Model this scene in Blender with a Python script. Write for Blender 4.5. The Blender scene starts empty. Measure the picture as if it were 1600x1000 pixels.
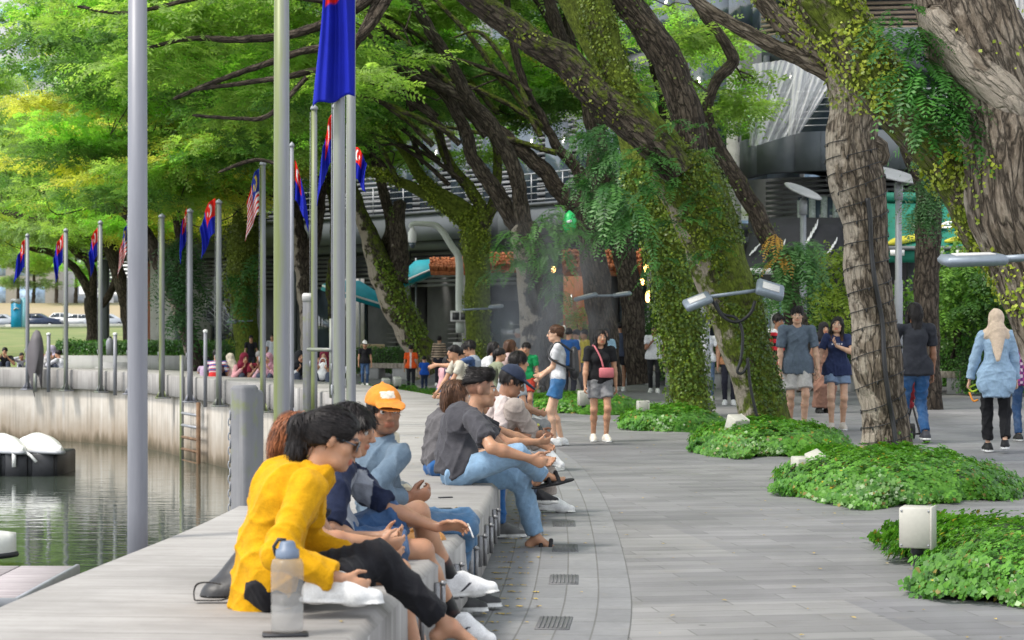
import bpy, math, random, time
import numpy as np
from mathutils import Vector
T0 = time.time()
SC = bpy.context.scene
COL = SC.collection
R = math.radians
# ------------------------------------------------------------------ camera, sky, sun, exposure
FPX, HORIZ, EYE = 3111.0, 510.0, 1.5          # focal length in photo pixels, horizon row, eye height
cam_d = bpy.data.cameras.new("camera")
cam = bpy.data.objects.new("camera", cam_d); COL.objects.link(cam)
cam.location = (0, 0, EYE); cam.rotation_euler = (R(90), 0, 0)
cam_d.sensor_width = 36.0; cam_d.lens = FPX / 1600 * 36.0
cam_d.shift_y = (HORIZ - 500) / 1600.0
cam_d.clip_start = 0.1; cam_d.clip_end = 3000
cam_d.dof.use_dof = True; cam_d.dof.focus_distance = 15.5; cam_d.dof.aperture_fstop = 6.3
SC.camera = cam
SUN_EL, SUN_AZ = 56.0, -118.0                 # degrees; azimuth from +Y towards +X (sun to the left, slightly behind)
w = bpy.data.worlds.new("World"); SC.world = w; w.use_nodes = True
nt = w.node_tree; nt.nodes.clear()
wo = nt.nodes.new("ShaderNodeOutputWorld"); bg = nt.nodes.new("ShaderNodeBackground")
sky = nt.nodes.new("ShaderNodeTexSky"); sky.sky_type = 'NISHITA'; sky.sun_disc = False
sky.sun_elevation = R(SUN_EL); sky.sun_rotation = R(SUN_AZ); sky.air_density = 1.0; sky.dust_density = 1.0; sky.ozone_density = 1.0
hs = nt.nodes.new("ShaderNodeHueSaturation"); hs.inputs["Saturation"].default_value = 0.26   # thin white overcast
nt.links.new(sky.outputs[0], hs.inputs["Color"]); nt.links.new(hs.outputs[0], bg.inputs[0]); bg.inputs[1].default_value = 0.15
nt.links.new(bg.outputs[0], wo.inputs[0])
sun_d = bpy.data.lights.new("sun", 'SUN'); sun = bpy.data.objects.new("sun", sun_d); COL.objects.link(sun)
sun_d.energy = 1.5; sun_d.angle = R(11); sun_d.color = (1.0, 0.94, 0.84)
_sd = Vector((math.sin(R(SUN_AZ)) * math.cos(R(SUN_EL)), math.cos(R(SUN_AZ)) * math.cos(R(SUN_EL)), math.sin(R(SUN_EL))))
sun.rotation_euler = _sd.to_track_quat('Z', 'Y').to_euler(); sun.location = (-20, -10, 40)
SC.view_settings.view_transform = 'Standard'; SC.view_settings.look = 'None'
SC.view_settings.exposure = 1.25; SC.view_settings.gamma = 1.0
SC.render.engine = 'CYCLES'
cy = SC.cycles
cy.max_bounces = 8; cy.diffuse_bounces = 5; cy.glossy_bounces = 3; cy.transmission_bounces = 6; cy.transparent_max_bounces = 8
cy.caustics_reflective = False; cy.caustics_refractive = False; cy.sample_clamp_indirect = 6.0
cy.use_denoising = True
try: cy.denoiser = 'OPENIMAGEDENOISE'
except Exception: pass

def P(u, v, Y):                                # the point at distance Y seen at photo pixel (u, v)
    return np.array([(u - 800.0) / FPX * Y, Y, EYE - (v - HORIZ) / FPX * Y])
def G(u, v, z=0.0):                            # the point of the plane at height z seen at photo pixel (u, v)
    return P(u, v, (EYE - z) * FPX / (v - HORIZ))
def pxm(Y): return FPX / Y

# ------------------------------------------------------------------ objects
ORI = {}
def tag(o, label=None, cat=None, group=None, kind=None):
    if label: o["label"] = label
    if cat: o["category"] = cat
    if group: o["group"] = group
    if kind: o["kind"] = kind
    return o
def empty(name, loc, label=None, cat=None, group=None, rz=0.0):
    o = bpy.data.objects.new(name, None); COL.objects.link(o)
    o.location = tuple(float(c) for c in loc); o.rotation_euler = (0, 0, rz); o.empty_display_size = 0.2
    ORI[o.name] = np.array(loc, float)
    return tag(o, label, cat, group)
def mesh_np(name, V, F, uv=None, col=None, smooth=False, mats=()):
    """V (n,3); F (m,k) array or list of arrays/lists; uv per vertex (n,2); col per vertex (n,3)"""
    V = np.asarray(V, np.float32).reshape(-1, 3)
    me = bpy.data.meshes.new(name)
    groups = F if isinstance(F, (list, tuple)) and len(F) and isinstance(F[0], np.ndarray) and F[0].ndim == 2 else None
    if groups is None:
        if isinstance(F, np.ndarray) and F.ndim == 2: groups = [F]
        else:
            by = {}
            for f in F: by.setdefault(len(f), []).append(f)
            groups = [np.array(x, np.int32) for x in by.values()]
    groups = [g for g in groups if len(g)]
    nl = sum(g.size for g in groups); nf = sum(len(g) for g in groups)
    me.vertices.add(len(V)); me.vertices.foreach_set("co", V.ravel())
    loops = np.concatenate([g.ravel() for g in groups]).astype(np.int32)
    tot = np.concatenate([np.full(len(g), g.shape[1], np.int32) for g in groups])
    start = np.concatenate([[0], np.cumsum(tot)[:-1]]).astype(np.int32)
    me.loops.add(nl); me.loops.foreach_set("vertex_index", loops)
    me.polygons.add(nf); me.polygons.foreach_set("loop_start", start)
    me.update(calc_edges=True)
    if smooth: me.polygons.foreach_set("use_smooth", np.ones(nf, bool))
    if uv is not None:
        l = me.uv_layers.new(name="UVMap"); l.data.foreach_set("uv", np.asarray(uv, np.float32)[loops].ravel())
    if col is not None:
        c = np.asarray(col, np.float32)
        if c.shape[1] == 3: c = np.concatenate([c, np.ones((len(c), 1), np.float32)], 1)
        a = me.color_attributes.new("Col", 'FLOAT_COLOR', 'POINT'); a.data.foreach_set("color", c.ravel())
    me.validate(); me.update()
    return me
def obj(name, V, F, mat, parent=None, **kw):
    V = np.asarray(V, float).reshape(-1, 3)
    o0 = None
    if parent is not None:
        o0 = ORI.get(parent.name, np.zeros(3)); V = V - o0
    me = mesh_np(name, V, F, **kw)
    for m in (mat if isinstance(mat, (list, tuple)) else [mat]): me.materials.append(m)
    o = bpy.data.objects.new(name, me); COL.objects.link(o)
    if parent is not None: o.parent = parent; ORI[o.name] = o0
    return o
class MB:
    """collects shapes into one mesh"""
    def __init__(s): s.V = []; s.F = []; s.C = []; s.n = 0
    def add(s, V, F, col=None):
        V = np.asarray(V, float).reshape(-1, 3)
        s.V.append(V)
        for f in F: s.F.append([int(i) + s.n for i in f])
        s.n += len(V)
        s.C.append(np.tile(np.array(col if col is not None else (1, 1, 1), float), (len(V), 1)))
        return s
    def box(s, c, size, rz=0.0, rx=0.0, ry=0.0, bev=0.0, col=None):
        hx, hy, hz = [x / 2 for x in size]
        b = min(bev, hx * .95, hy * .95, hz * .95)
        if b <= 0:
            V = np.array([[x, y, z] for x in (-hx, hx) for y in (-hy, hy) for z in (-hz, hz)])
            F = [(0, 1, 3, 2), (4, 6, 7, 5), (0, 4, 5, 1), (2, 3, 7, 6), (0, 2, 6, 4), (1, 5, 7, 3)]
        else:
            V = []; idx = {}
            for sx in (-1, 1):
                for sy in (-1, 1):
                    for sz in (-1, 1):
                        for ax in range(3):
                            p = [sx * (hx - b), sy * (hy - b), sz * (hz - b)]
                            p[ax] = (sx, sy, sz)[ax] * (hx, hy, hz)[ax]
                            idx[(sx, sy, sz, ax)] = len(V); V.append(p)
            V = np.array(V); F = []
            for ax in range(3):
                o1, o2 = [a for a in range(3) if a != ax]
                for sg in (-1, 1):
                    q = []
                    for a, c2 in ((-1, -1), (1, -1), (1, 1), (-1, 1)):
                        k = [0, 0, 0]; k[ax] = sg; k[o1] = a; k[o2] = c2; q.append(idx[(*k, ax)])
                    F.append(q)
            for ax in range(3):          # edges along ax
                o1, o2 = [a for a in range(3) if a != ax]
                for a in (-1, 1):
                    for c2 in (-1, 1):
                        q = []
                        for sg, fa in ((-1, o1), (1, o1), (1, o2), (-1, o2)):
                            k = [0, 0, 0]; k[ax] = sg; k[o1] = a; k[o2] = c2; q.append(idx[(*k, fa)])
                        F.append(q)
            for sx in (-1, 1):
                for sy in (-1, 1):
                    for sz in (-1, 1): F.append([idx[(sx, sy, sz, a)] for a in range(3)])
            cen = V.mean(0)
            G_ = []
            for f in F:
                p = V[f]; n = np.cross(p[1] - p[0], p[2] - p[0])
                G_.append(f if np.dot(n, p.mean(0) - cen) > 0 else f[::-1])
            F = G_
        V = V @ rot3(rx, ry, rz).T
        return s.add(V + np.asarray(c, float), F, col)
    def tube(s, pts, r, n=10, caps=True, col=None):
        V, F = tube_np(pts, r, n, caps); return s.add(V, F, col)
    def lathe(s, c, prof, n=16, col=None, axis=(0, 0, 1)):
        """prof: list of (radius, height)"""
        a = np.linspace(0, 2 * math.pi, n, endpoint=False)
        V = np.array([[r * math.cos(t), r * math.sin(t), z] for r, z in prof for t in a])
        F = [[i * n + j, i * n + (j + 1) % n, (i + 1) * n + (j + 1) % n, (i + 1) * n + j] for i in range(len(prof) - 1) for j in range(n)]
        F += [list(range(n))[::-1], [(len(prof) - 1) * n + j for j in range(n)]]
        ax = np.asarray(axis, float); ax /= np.linalg.norm(ax)
        if abs(ax[2]) < .999:
            x = np.cross((0, 0, 1), ax); x /= np.linalg.norm(x); y = np.cross(ax, x)
            V = V @ np.stack([x, y, ax])
        return s.add(V + np.asarray(c, float), F, col)
    def prism(s, poly, dvec, col=None):
        """closed outline (n,3) swept along dvec"""
        p = np.asarray(poly, float); n = len(p); d = np.asarray(dvec, float)
        nn = sum(np.cross(p[i] - p[0], p[(i + 1) % n] - p[0]) for i in range(n))
        if np.dot(nn, d) < 0: p = p[::-1]
        V = np.concatenate([p, p + d])
        F = [list(range(n))[::-1], list(range(n, 2 * n))] + [[i, (i + 1) % n, n + (i + 1) % n, n + i] for i in range(n)]
        return s.add(V, F, col)
    def build(s, name, mat, parent=None, smooth=False, color=False, **kw):
        V = np.concatenate(s.V)
        return obj(name, V, s.F, mat, parent, smooth=smooth, col=(np.concatenate(s.C) if color else None), **kw)
def rot3(rx=0, ry=0, rz=0):
    cx, sx, cy_, sy, cz, sz = math.cos(rx), math.sin(rx), math.cos(ry), math.sin(ry), math.cos(rz), math.sin(rz)
    X = np.array([[1, 0, 0], [0, cx, -sx], [0, sx, cx]]); Y = np.array([[cy_, 0, sy], [0, 1, 0], [-sy, 0, cy_]]); Z = np.array([[cz, -sz, 0], [sz, cz, 0], [0, 0, 1]])
    return Z @ Y @ X
def unit(v):
    v = np.asarray(v, float); n = np.linalg.norm(v, axis=-1, keepdims=True); return v / np.maximum(n, 1e-9)
def spline(pts, n):
    """Catmull-Rom resample of (k,d) points to n points"""
    p = np.asarray(pts, float)
    if len(p) == 2: return p[0] + (p[1] - p[0]) * np.linspace(0, 1, n)[:, None]
    q = np.vstack([2 * p[0] - p[1], p, 2 * p[-1] - p[-2]])
    t = np.linspace(0, len(p) - 1 - 1e-6, n); i = t.astype(int); f = (t - i)[:, None]
    a, b, c, d = q[i], q[i + 1], q[i + 2], q[i + 3]
    return .5 * (2 * b + (c - a) * f + (2 * a - 5 * b + 4 * c - d) * f ** 2 + (3 * b - a - 3 * c + d) * f ** 3)
def frames(p):
    t = unit(np.gradient(p, axis=0)); n = len(p)
    N = np.zeros_like(p); r = np.array([1.0, 0, 0]) if abs(t[0, 0]) < .8 else np.array([0, 1.0, 0])
    for i in range(n):
        r = r - t[i] * np.dot(r, t[i]); r /= np.linalg.norm(r); N[i] = r
    return t, N, np.cross(t, N)
def tube_np(pts, r, n=10, caps=True):
    p = np.asarray(pts, float); k = len(p); rr = np.broadcast_to(np.asarray(r, float), (k,))
    _, N, B = frames(p)
    a = np.linspace(0, 2 * math.pi, n, endpoint=False)
    V = (p[:, None] + rr[:, None, None] * (np.cos(a)[None, :, None] * N[:, None] + np.sin(a)[None, :, None] * B[:, None])).reshape(-1, 3)
    F = [[i * n + j, i * n + (j + 1) % n, (i + 1) * n + (j + 1) % n, (i + 1) * n + j] for i in range(k - 1) for j in range(n)]
    if caps: F += [list(range(n))[::-1], [(k - 1) * n + j for j in range(n)]]
    return V, F
def vnoise(p, seed=0):
    """smooth value-like noise of (n,3) points in about -1..1, from summed sines"""
    rg = np.random.RandomState(seed); s = np.zeros(len(p))
    for k in range(7):
        d = rg.normal(size=3); d *= (0.7 + 0.6 * rg.rand()) / np.linalg.norm(d)
        s += np.sin(p @ d * 2.4 * (1 + .33 * k) + rg.rand() * 6.28) / (1 + .3 * k)
    return s / 2.6

# ------------------------------------------------------------------ materials
MATS = {}
def nodes_of(name):
    m = bpy.data.materials.new(name); m.use_nodes = True; t = m.node_tree; t.nodes.clear()
    o = t.nodes.new("ShaderNodeOutputMaterial"); b = t.nodes.new("ShaderNodeBsdfPrincipled"); t.links.new(b.outputs[0], o.inputs[0])
    return m, t, b, o
def nd(t, kind, **kw):
    n = t.nodes.new(kind)
    for k, v in kw.items():
        if k in n.inputs: n.inputs[k].default_value = v
        else: setattr(n, k, v)
    return n
def ramp(t, stops):
    n = t.nodes.new("ShaderNodeValToRGB"); e = n.color_ramp.elements
    while len(e) < len(stops): e.new(.5)
    for i, (p, c) in enumerate(stops):
        e[i].position = p; e[i].color = (*c, 1) if len(c) == 3 else c
    return n
def mixc(t, fac, a, b, mode='MIX'):
    n = t.nodes.new("ShaderNodeMix"); n.data_type = 'RGBA'; n.blend_type = mode
    for sock, val in ((0, fac), (6, a), (7, b)):
        if hasattr(val, "is_linked") or hasattr(val, "links"): t.links.new(val, n.inputs[sock])
        elif sock == 0: n.inputs[0].default_value = val
        else: n.inputs[sock].default_value = (*val, 1) if len(val) == 3 else val
    return n.outputs[2]
def coord(t, scale=(1, 1, 1), kind="Object", rot=(0, 0, 0)):
    tc = t.nodes.new("ShaderNodeTexCoord"); mp = t.nodes.new("ShaderNodeMapping")
    mp.inputs["Scale"].default_value = scale; mp.inputs["Rotation"].default_value = rot
    if kind == "World":
        g = t.nodes.new("ShaderNodeNewGeometry"); t.links.new(g.outputs["Position"], mp.inputs[0])
    else: t.links.new(tc.outputs[kind], mp.inputs[0])
    return mp.outputs[0]
def noise(t, vec, scale, detail=4, rough=.55, out="Fac", dist=0.0):
    n = t.nodes.new("ShaderNodeTexNoise"); n.inputs["Scale"].default_value = scale; n.inputs["Detail"].default_value = detail
    n.inputs["Roughness"].default_value = rough; n.inputs["Distortion"].default_value = dist
    t.links.new(vec, n.inputs["Vector"]); return n.outputs[out]
def bump(t, b, h, strength=.3, dist=.02, normal=None):
    n = t.nodes.new("ShaderNodeBump"); n.inputs["Strength"].default_value = strength; n.inputs["Distance"].default_value = dist
    t.links.new(h, n.inputs["Height"])
    if normal is not None: t.links.new(normal, n.inputs["Normal"])
    t.links.new(n.outputs[0], b.inputs["Normal"]); return n.outputs[0]
def mapr(t, v, a, b, c=0.0, d=1.0):
    n = t.nodes.new("ShaderNodeMapRange"); n.inputs[1].default_value = a; n.inputs[2].default_value = b; n.inputs[3].default_value = c; n.inputs[4].default_value = d
    t.links.new(v, n.inputs[0]); return n.outputs[0]
def math_n(t, op, a, b=None):
    n = t.nodes.new("ShaderNodeMath"); n.operation = op
    for i, x in enumerate((a, b)):
        if x is None: continue
        if hasattr(x, "links"): t.links.new(x, n.inputs[i])
        else: n.inputs[i].default_value = x
    return n.outputs[0]
def paint(name, col, rough=.6, var=.18, scale=3.0, bmp=.15, bscale=30.0, metal=0.0, attr=False, stretch=(1, 1, 1), spec=.5, grime=0.0, sheen=0.0, world=False):
    """a general painted/cloth/stone surface: base colour broken up by two noises, slight bump, optional grime"""
    key = (name,)
    if key in MATS: return MATS[key]
    m, t, b, o = nodes_of(name)
    v = coord(t, stretch, "World" if world else "Object")
    n1 = noise(t, v, scale, 5); n2 = noise(t, v, bscale, 4)
    if attr:
        a = nd(t, "ShaderNodeVertexColor", layer_name="Col").outputs[0]
        base = a
    else:
        rgb = t.nodes.new("ShaderNodeRGB"); rgb.outputs[0].default_value = (*col, 1); base = rgb.outputs[0]
    f = mapr(t, n1, .3, .7, 1 - var, 1 + var)
    c = mixc(t, 1.0, base, f, 'MULTIPLY')
    f2 = mapr(t, n2, .3, .7, 1 - var * .5, 1 + var * .5)
    c = mixc(t, 1.0, c, f2, 'MULTIPLY')
    if grime:
        g = mapr(t, noise(t, v, scale * 2.3, 6, .7), .5, .75, 0, grime)
        c = mixc(t, g, c, (.05, .045, .035))
    t.links.new(c, b.inputs["Base Color"])
    rr = mapr(t, n2, .2, .8, max(0, rough - .1), min(1, rough + .1)); t.links.new(rr, b.inputs["Roughness"])
    b.inputs["Metallic"].default_value = metal; b.inputs["Specular IOR Level"].default_value = spec
    if sheen: b.inputs["Sheen Weight"].default_value = sheen
    if bmp: bump(t, b, n2, bmp, .01)
    MATS[key] = m; return m
# ------------------------------------------------------------------ setting: materials
def mat_deck():
    m, t, b, o = nodes_of("weathered_concrete_deck")
    uv = coord(t, kind="UV")
    v = coord(t, kind="Object")
    n1 = noise(t, v, 1.3, 6, .6); n2 = noise(t, v, 22, 5, .6)
    st = nd(t, "ShaderNodeMapping"); st.inputs["Scale"].default_value = (9, .9, 1); t.links.new(uv, st.inputs[0])
    n3 = noise(t, st.outputs[0], 1.6, 5, .65)
    c = ramp(t, [(.25, (.21, .20, .188)), (.5, (.325, .312, .297)), (.8, (.41, .395, .378))]); t.links.new(n1, c.inputs[0])
    c2 = mixc(t, mapr(t, n3, .35, .7, 0, .55), c.outputs[0], (.17, .155, .14))
    c2 = mixc(t, mapr(t, n2, .55, .75, 0, .35), c2, (.2, .18, .16))
    br = nd(t, "ShaderNodeTexBrick", offset=.0); br.inputs["Scale"].default_value = 1; br.inputs["Brick Width"].default_value = .38; br.inputs["Row Height"].default_value = 6.0
    br.inputs["Mortar Size"].default_value = .004; br.inputs["Mortar Smooth"].default_value = .3
    t.links.new(uv, br.inputs["Vector"])
    c3 = mixc(t, math_n(t, 'MULTIPLY', br.outputs["Fac"], .6), c2, (.11, .10, .09))
    t.links.new(c3, b.inputs["Base Color"]); b.inputs["Roughness"].default_value = .8
    h = math_n(t, 'SUBTRACT', math_n(t, 'MULTIPLY', n2, .3), br.outputs["Fac"])
    bump(t, b, h, .35, .01)
    return m
def mat_conc(name, lo, hi, streak=.0, moss=0.0, zdark=None):
    m, t, b, o = nodes_of(name)
    v = coord(t, kind="World")
    n1 = noise(t, v, 1.2, 6, .6); n2 = noise(t, v, 25, 4)
    c = ramp(t, [(.3, lo), (.7, hi)]); t.links.new(n1, c.inputs[0]); out = c.outputs[0]
    if streak:
        sv = coord(t, (5.5, 5.5, .18), "World"); n3 = noise(t, sv, 1.0, 5, .7)
        out = mixc(t, mapr(t, n3, .5, .68, 0, streak), out, tuple(x * .42 for x in lo))
        out = mixc(t, mapr(t, n3, .3, .42, streak * .8, 0), out, (.75, .73, .70))
    if zdark is not None:
        g = t.nodes.new("ShaderNodeNewGeometry"); sx = t.nodes.new("ShaderNodeSeparateXYZ"); t.links.new(g.outputs["Position"], sx.inputs[0])
        zz = math_n(t, 'ADD', sx.outputs[2], math_n(t, 'MULTIPLY', math_n(t, 'SUBTRACT', noise(t, coord(t, (3, 3, .6), "World"), 1.0, 5, .7), .5), .9))
        out = mixc(t, mapr(t, zz, zdark, zdark + .75, .85, 0), out, (.34, .24, .15))
        out = mixc(t, mapr(t, zz, zdark - .05, zdark + .2, .8, 0), out, (.10, .085, .05))
    if moss:
        out = mixc(t, mapr(t, noise(t, v, 3.0, 6, .7), .52, .66, 0, moss), out, (.16, .19, .05))
    t.links.new(out, b.inputs["Base Color"]); b.inputs["Roughness"].default_value = .82
    bump(t, b, n2, .3, .008); return m
def mat_tiles():
    m, t, b, o = nodes_of("border_paving_tiles")
    uv = coord(t, kind="UV"); v = coord(t, kind="Object")
    br = nd(t, "ShaderNodeTexBrick", offset=.37, offset_frequency=1, squash=1.0); br.inputs["Scale"].default_value = 1
    sw = nd(t, "ShaderNodeSeparateXYZ"); cb = nd(t, "ShaderNodeCombineXYZ"); t.links.new(uv, sw.inputs[0]); t.links.new(sw.outputs[1], cb.inputs[1]); t.links.new(sw.outputs[0], cb.inputs[0])
    t.links.new(cb.outputs[0], br.inputs["Vector"])
    br.inputs["Brick Width"].default_value = .42; br.inputs["Row Height"].default_value = .182; br.inputs["Mortar Size"].default_value = .005; br.inputs["Mortar Smooth"].default_value = .2; br.inputs["Bias"].default_value = 0
    br.inputs["Color1"].default_value = (.19, .19, .198, 1); br.inputs["Color2"].default_value = (.235, .235, .24, 1); br.inputs["Mortar"].default_value = (.135, .132, .13, 1)
    n1 = noise(t, v, 1.7, 6, .6); n2 = noise(t, v, 18, 5)
    c = mixc(t, 1.0, br.outputs["Color"], mapr(t, n1, .3, .7, .85, 1.12), 'MULTIPLY')
    c = mixc(t, 1.0, c, mapr(t, n2, .3, .7, .92, 1.08), 'MULTIPLY')
    c = mixc(t, mapr(t, noise(t, v, 4.5, 5, .7), .58, .72, 0, .35), c, (.22, .20, .16))
    t.links.new(c, b.inputs["Base Color"]); b.inputs["Roughness"].default_value = .62; b.inputs["Specular IOR Level"].default_value = .45
    bump(t, b, math_n(t, 'SUBTRACT', math_n(t, 'MULTIPLY', n2, .25), br.outputs["Fac"]), .4, .006)
    return m
def mat_planks():
    m, t, b, o = nodes_of("promenade_plank_paving")
    v = coord(t, (1, 1, 1), "Object", (0, 0, R(-9)))
    wv = nd(t, "ShaderNodeMapping"); t.links.new(v, wv.inputs[0]); wv.inputs["Scale"].default_value = (.35, 5.0, 1)
    n_st = noise(t, wv.outputs[0], 1.6, 6, .65)
    br = nd(t, "ShaderNodeTexBrick", offset=.43, offset_frequency=2); br.inputs["Scale"].default_value = 1
    br.inputs["Brick Width"].default_value = .8; br.inputs["Row Height"].default_value = .20; br.inputs["Mortar Size"].default_value = .005; br.inputs["Mortar Smooth"].default_value = .4
    br.inputs["Color1"].default_value = (.175, .172, .175, 1); br.inputs["Color2"].default_value = (.225, .222, .222, 1); br.inputs["Mortar"].default_value = (.135, .132, .13, 1)
    t.links.new(v, br.inputs["Vector"])
    pb = nd(t, "ShaderNodeTexBrick", offset=.5); pb.inputs["Scale"].default_value = 1; pb.inputs["Brick Width"].default_value = 7.0; pb.inputs["Row Height"].default_value = 2.1; pb.inputs["Mortar Size"].default_value = 0.0
    pb.inputs["Color1"].default_value = (.86, .86, .89, 1); pb.inputs["Color2"].default_value = (1.14, 1.13, 1.10, 1)
    t.links.new(v, pb.inputs["Vector"])
    n1 = noise(t, coord(t, kind="Object"), .8, 6, .6); n2 = noise(t, coord(t, kind="Object"), 16, 5)
    c = mixc(t, 1.0, br.outputs["Color"], pb.outputs["Color"], 'MULTIPLY')
    c = mixc(t, 1.0, c, mapr(t, n_st, .3, .7, .90, 1.10), 'MULTIPLY')
    c = mixc(t, 1.0, c, mapr(t, n1, .3, .7, .86, 1.14), 'MULTIPLY')
    c = mixc(t, mapr(t, noise(t, coord(t, kind="Object"), 2.6, 6, .7), .58, .75, 0, .45), c, (.25, .225, .185))
    sp = nd(t, "ShaderNodeTexVoronoi"); sp.inputs["Scale"].default_value = 2.6; t.links.new(coord(t, kind="Object"), sp.inputs["Vector"]); c = mixc(t, mapr(t, sp.outputs["Distance"], .045, .065, .6, 0), c, (.06, .057, .052))
    big = noise(t, coord(t, (1, .6, 1), "Object"), .22, 5, .65, dist=1.0); c = mixc(t, 1.0, c, mapr(t, big, .35, .65, .80, 1.18), 'MULTIPLY'); c = mixc(t, mapr(t, noise(t, coord(t, kind="Object"), 1.3, 6, .72), .55, .70, 0, .38), c, (.115, .11, .105)); c = mixc(t, 1.0, c, (.985, .985, 1.0), 'MULTIPLY')
    t.links.new(c, b.inputs["Base Color"]); t.links.new(mapr(t, n1, .3, .7, .45, .7), b.inputs["Roughness"]); b.inputs["Specular IOR Level"].default_value = .45
    bump(t, b, math_n(t, 'SUBTRACT', math_n(t, 'ADD', math_n(t, 'MULTIPLY', n2, .2), math_n(t, 'MULTIPLY', n_st, .5)), math_n(t, 'MULTIPLY', br.outputs["Fac"], .7)), .35, .008)
    return m
def mat_water():
    m, t, b, o = nodes_of("river_water")
    b.inputs["Base Color"].default_value = (.06, .075, .06, 1); b.inputs["Roughness"].default_value = .03; b.inputs["IOR"].default_value = 1.33
    b.inputs["Specular IOR Level"].default_value = .75
    v = coord(t, (.55, 1.6, 1), "Object"); n1 = noise(t, v, 2.2, 3, .5, dist=.6); n2 = noise(t, v, 9.0, 3, .5)
    bump(t, b, math_n(t, 'ADD', n1, math_n(t, 'MULTIPLY', n2, .12)), .10, .06); return m
def mat_grass():
    m, t, b, o = nodes_of("lawn_grass")
    v = coord(t, kind="Object"); n1 = noise(t, v, .35, 6, .65); n2 = noise(t, v, 9, 5)
    c = ramp(t, [(.3, (.10, .155, .035)), (.5, (.17, .21, .06)), (.7, (.27, .24, .11))]); t.links.new(n1, c.inputs[0])
    c2 = mixc(t, 1.0, c.outputs[0], mapr(t, n2, .3, .7, .75, 1.25), 'MULTIPLY')
    g = t.nodes.new("ShaderNodeNewGeometry"); sx = t.nodes.new("ShaderNodeSeparateXYZ"); t.links.new(g.outputs["Position"], sx.inputs[0])
    c2 = mixc(t, mapr(t, sx.outputs[1], 208, 222, 0, .75), c2, (.40, .30, .20))
    t.links.new(c2, b.inputs["Base Color"]); b.inputs["Roughness"].default_value = .9; bump(t, b, n2, .5, .05); return m

M_DECK = mat_deck()
M_FASC = mat_conc("stained_concrete_fascia", (.25, .235, .225), (.37, .355, .345), .7)
M_WALL = mat_conc("water_stained_quay_concrete", (.50, .45, .39), (.68, .63, .57), .75, 0, -1.25)
M_CONC = mat_conc("grey_bench_concrete", (.30, .30, .30), (.42, .41, .40), .3)
M_PILE = mat_conc("mossy_grey_pile", (.13, .135, .145), (.20, .20, .21), .2, .75)
M_STEEL = paint("brushed_steel", (.55, .55, .56), .35, .15, 6, .05, 60, .9)
M_GALV = paint("galvanised_grey_steel", (.30, .31, .335), .5, .12, 4, .03, 60, .25)

# ------------------------------------------------------------------ setting: quay line
LP = [(-2.6, -3), (-2.35, 1), (-1.93, 7.5), (-1.62, 11.5), (-1.5, 18), (-1.68, 23.5), (-2.35, 28.9), (-3.8, 34.6), (-5.4, 38.4), (-6.9, 41.9), (-9.0, 46.3), (-12.7, 49.7), (-20, 52.8), (-34, 56), (-60, 59)]
QL = spline(LP, 420)
_d = np.concatenate([[0], np.cumsum(np.linalg.norm(np.diff(QL, axis=0), axis=1))])
_s = np.linspace(0, _d[-1], 380); QL = np.stack([np.interp(_s, _d, QL[:, 0]), np.interp(_s, _d, QL[:, 1])], 1); QS = _s
_t = unit(np.gradient(QL, axis=0)); QN = np.stack([_t[:, 1], -_t[:, 0]], 1)      # towards the promenade
DECK_W, DECK_Z = 1.46, 0.45
QR = QL + QN * DECK_W
def quay_at_u(u, off=0.0):
    """the point of the water-side edge (pushed off towards the water) that lies in direction u"""
    q = QL - QN * off; uu = 800 + q[:, 0] / np.maximum(q[:, 1], .1) * FPX
    ok = np.where((q[:-1, 1] > 5) & ((uu[:-1] - u) * (uu[1:] - u) <= 0))[0]
    return q, uu, ok
def quay_pt(u, off=0.0, far=False):
    q, uu, ok = quay_at_u(u, off)
    if len(ok) == 0: i = int(np.argmin(np.abs(uu - u) + (q[:, 1] < 5) * 1e4)); return q[i]
    i = ok[-1] if far else ok[0]; f = (u - uu[i]) / (uu[i + 1] - uu[i]); return q[i] + (q[i + 1] - q[i]) * f
def edge_at_y(y): return np.array([np.interp(y, QR[:, 1], QR[:, 0]), y])
def ribbon(name, prof, mat, uvscale=True, label=None, parent=None, smooth=False, closed=True):
    """sweeps a cross-section [(offset from water edge, z)] along the quay line"""
    k = len(prof); n = len(QL)
    V = np.array([[*(QL[i] + QN[i] * o), z] for i in range(n) for o, z in prof])
    acc = np.concatenate([[0], np.cumsum([math.dist(prof[j], prof[j + 1]) for j in range(k - 1)])])
    UV = np.array([[QS[i], acc[j]] for i in range(n) for j in range(k)])
    F = np.array([[i * k + j, (i + 1) * k + j, (i + 1) * k + j + 1, i * k + j + 1] for i in range(n - 1) for j in range(k - 1)])
    return obj(name, V, F[:, ::-1], mat, parent, uv=UV, smooth=smooth)
ledge = ribbon("concrete_ledge", [(0.02, -.02), (0.0, .0), (0.0, .43), (.02, DECK_Z), (DECK_W - .035, DECK_Z), (DECK_W, DECK_Z - .035), (DECK_W, .09), (DECK_W - .06, .07), (DECK_W - .06, -.02), (0.02, -.02)], [M_DECK, M_FASC])
# the two upright faces take the stained fascia material
_k = 10
for p in ledge.data.polygons:
    if abs(p.normal.z) < .5: p.material_index = 1
tag(ledge, "long curved grey concrete seating ledge running along the water edge", "ledge")
qw = ribbon("quay_wall", [(.14, -.025), (.14, -3.2), (.6, -3.2)], M_WALL)
tag(qw, "pale stained concrete quay wall dropping to the water below the ledge", "wall")
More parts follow.
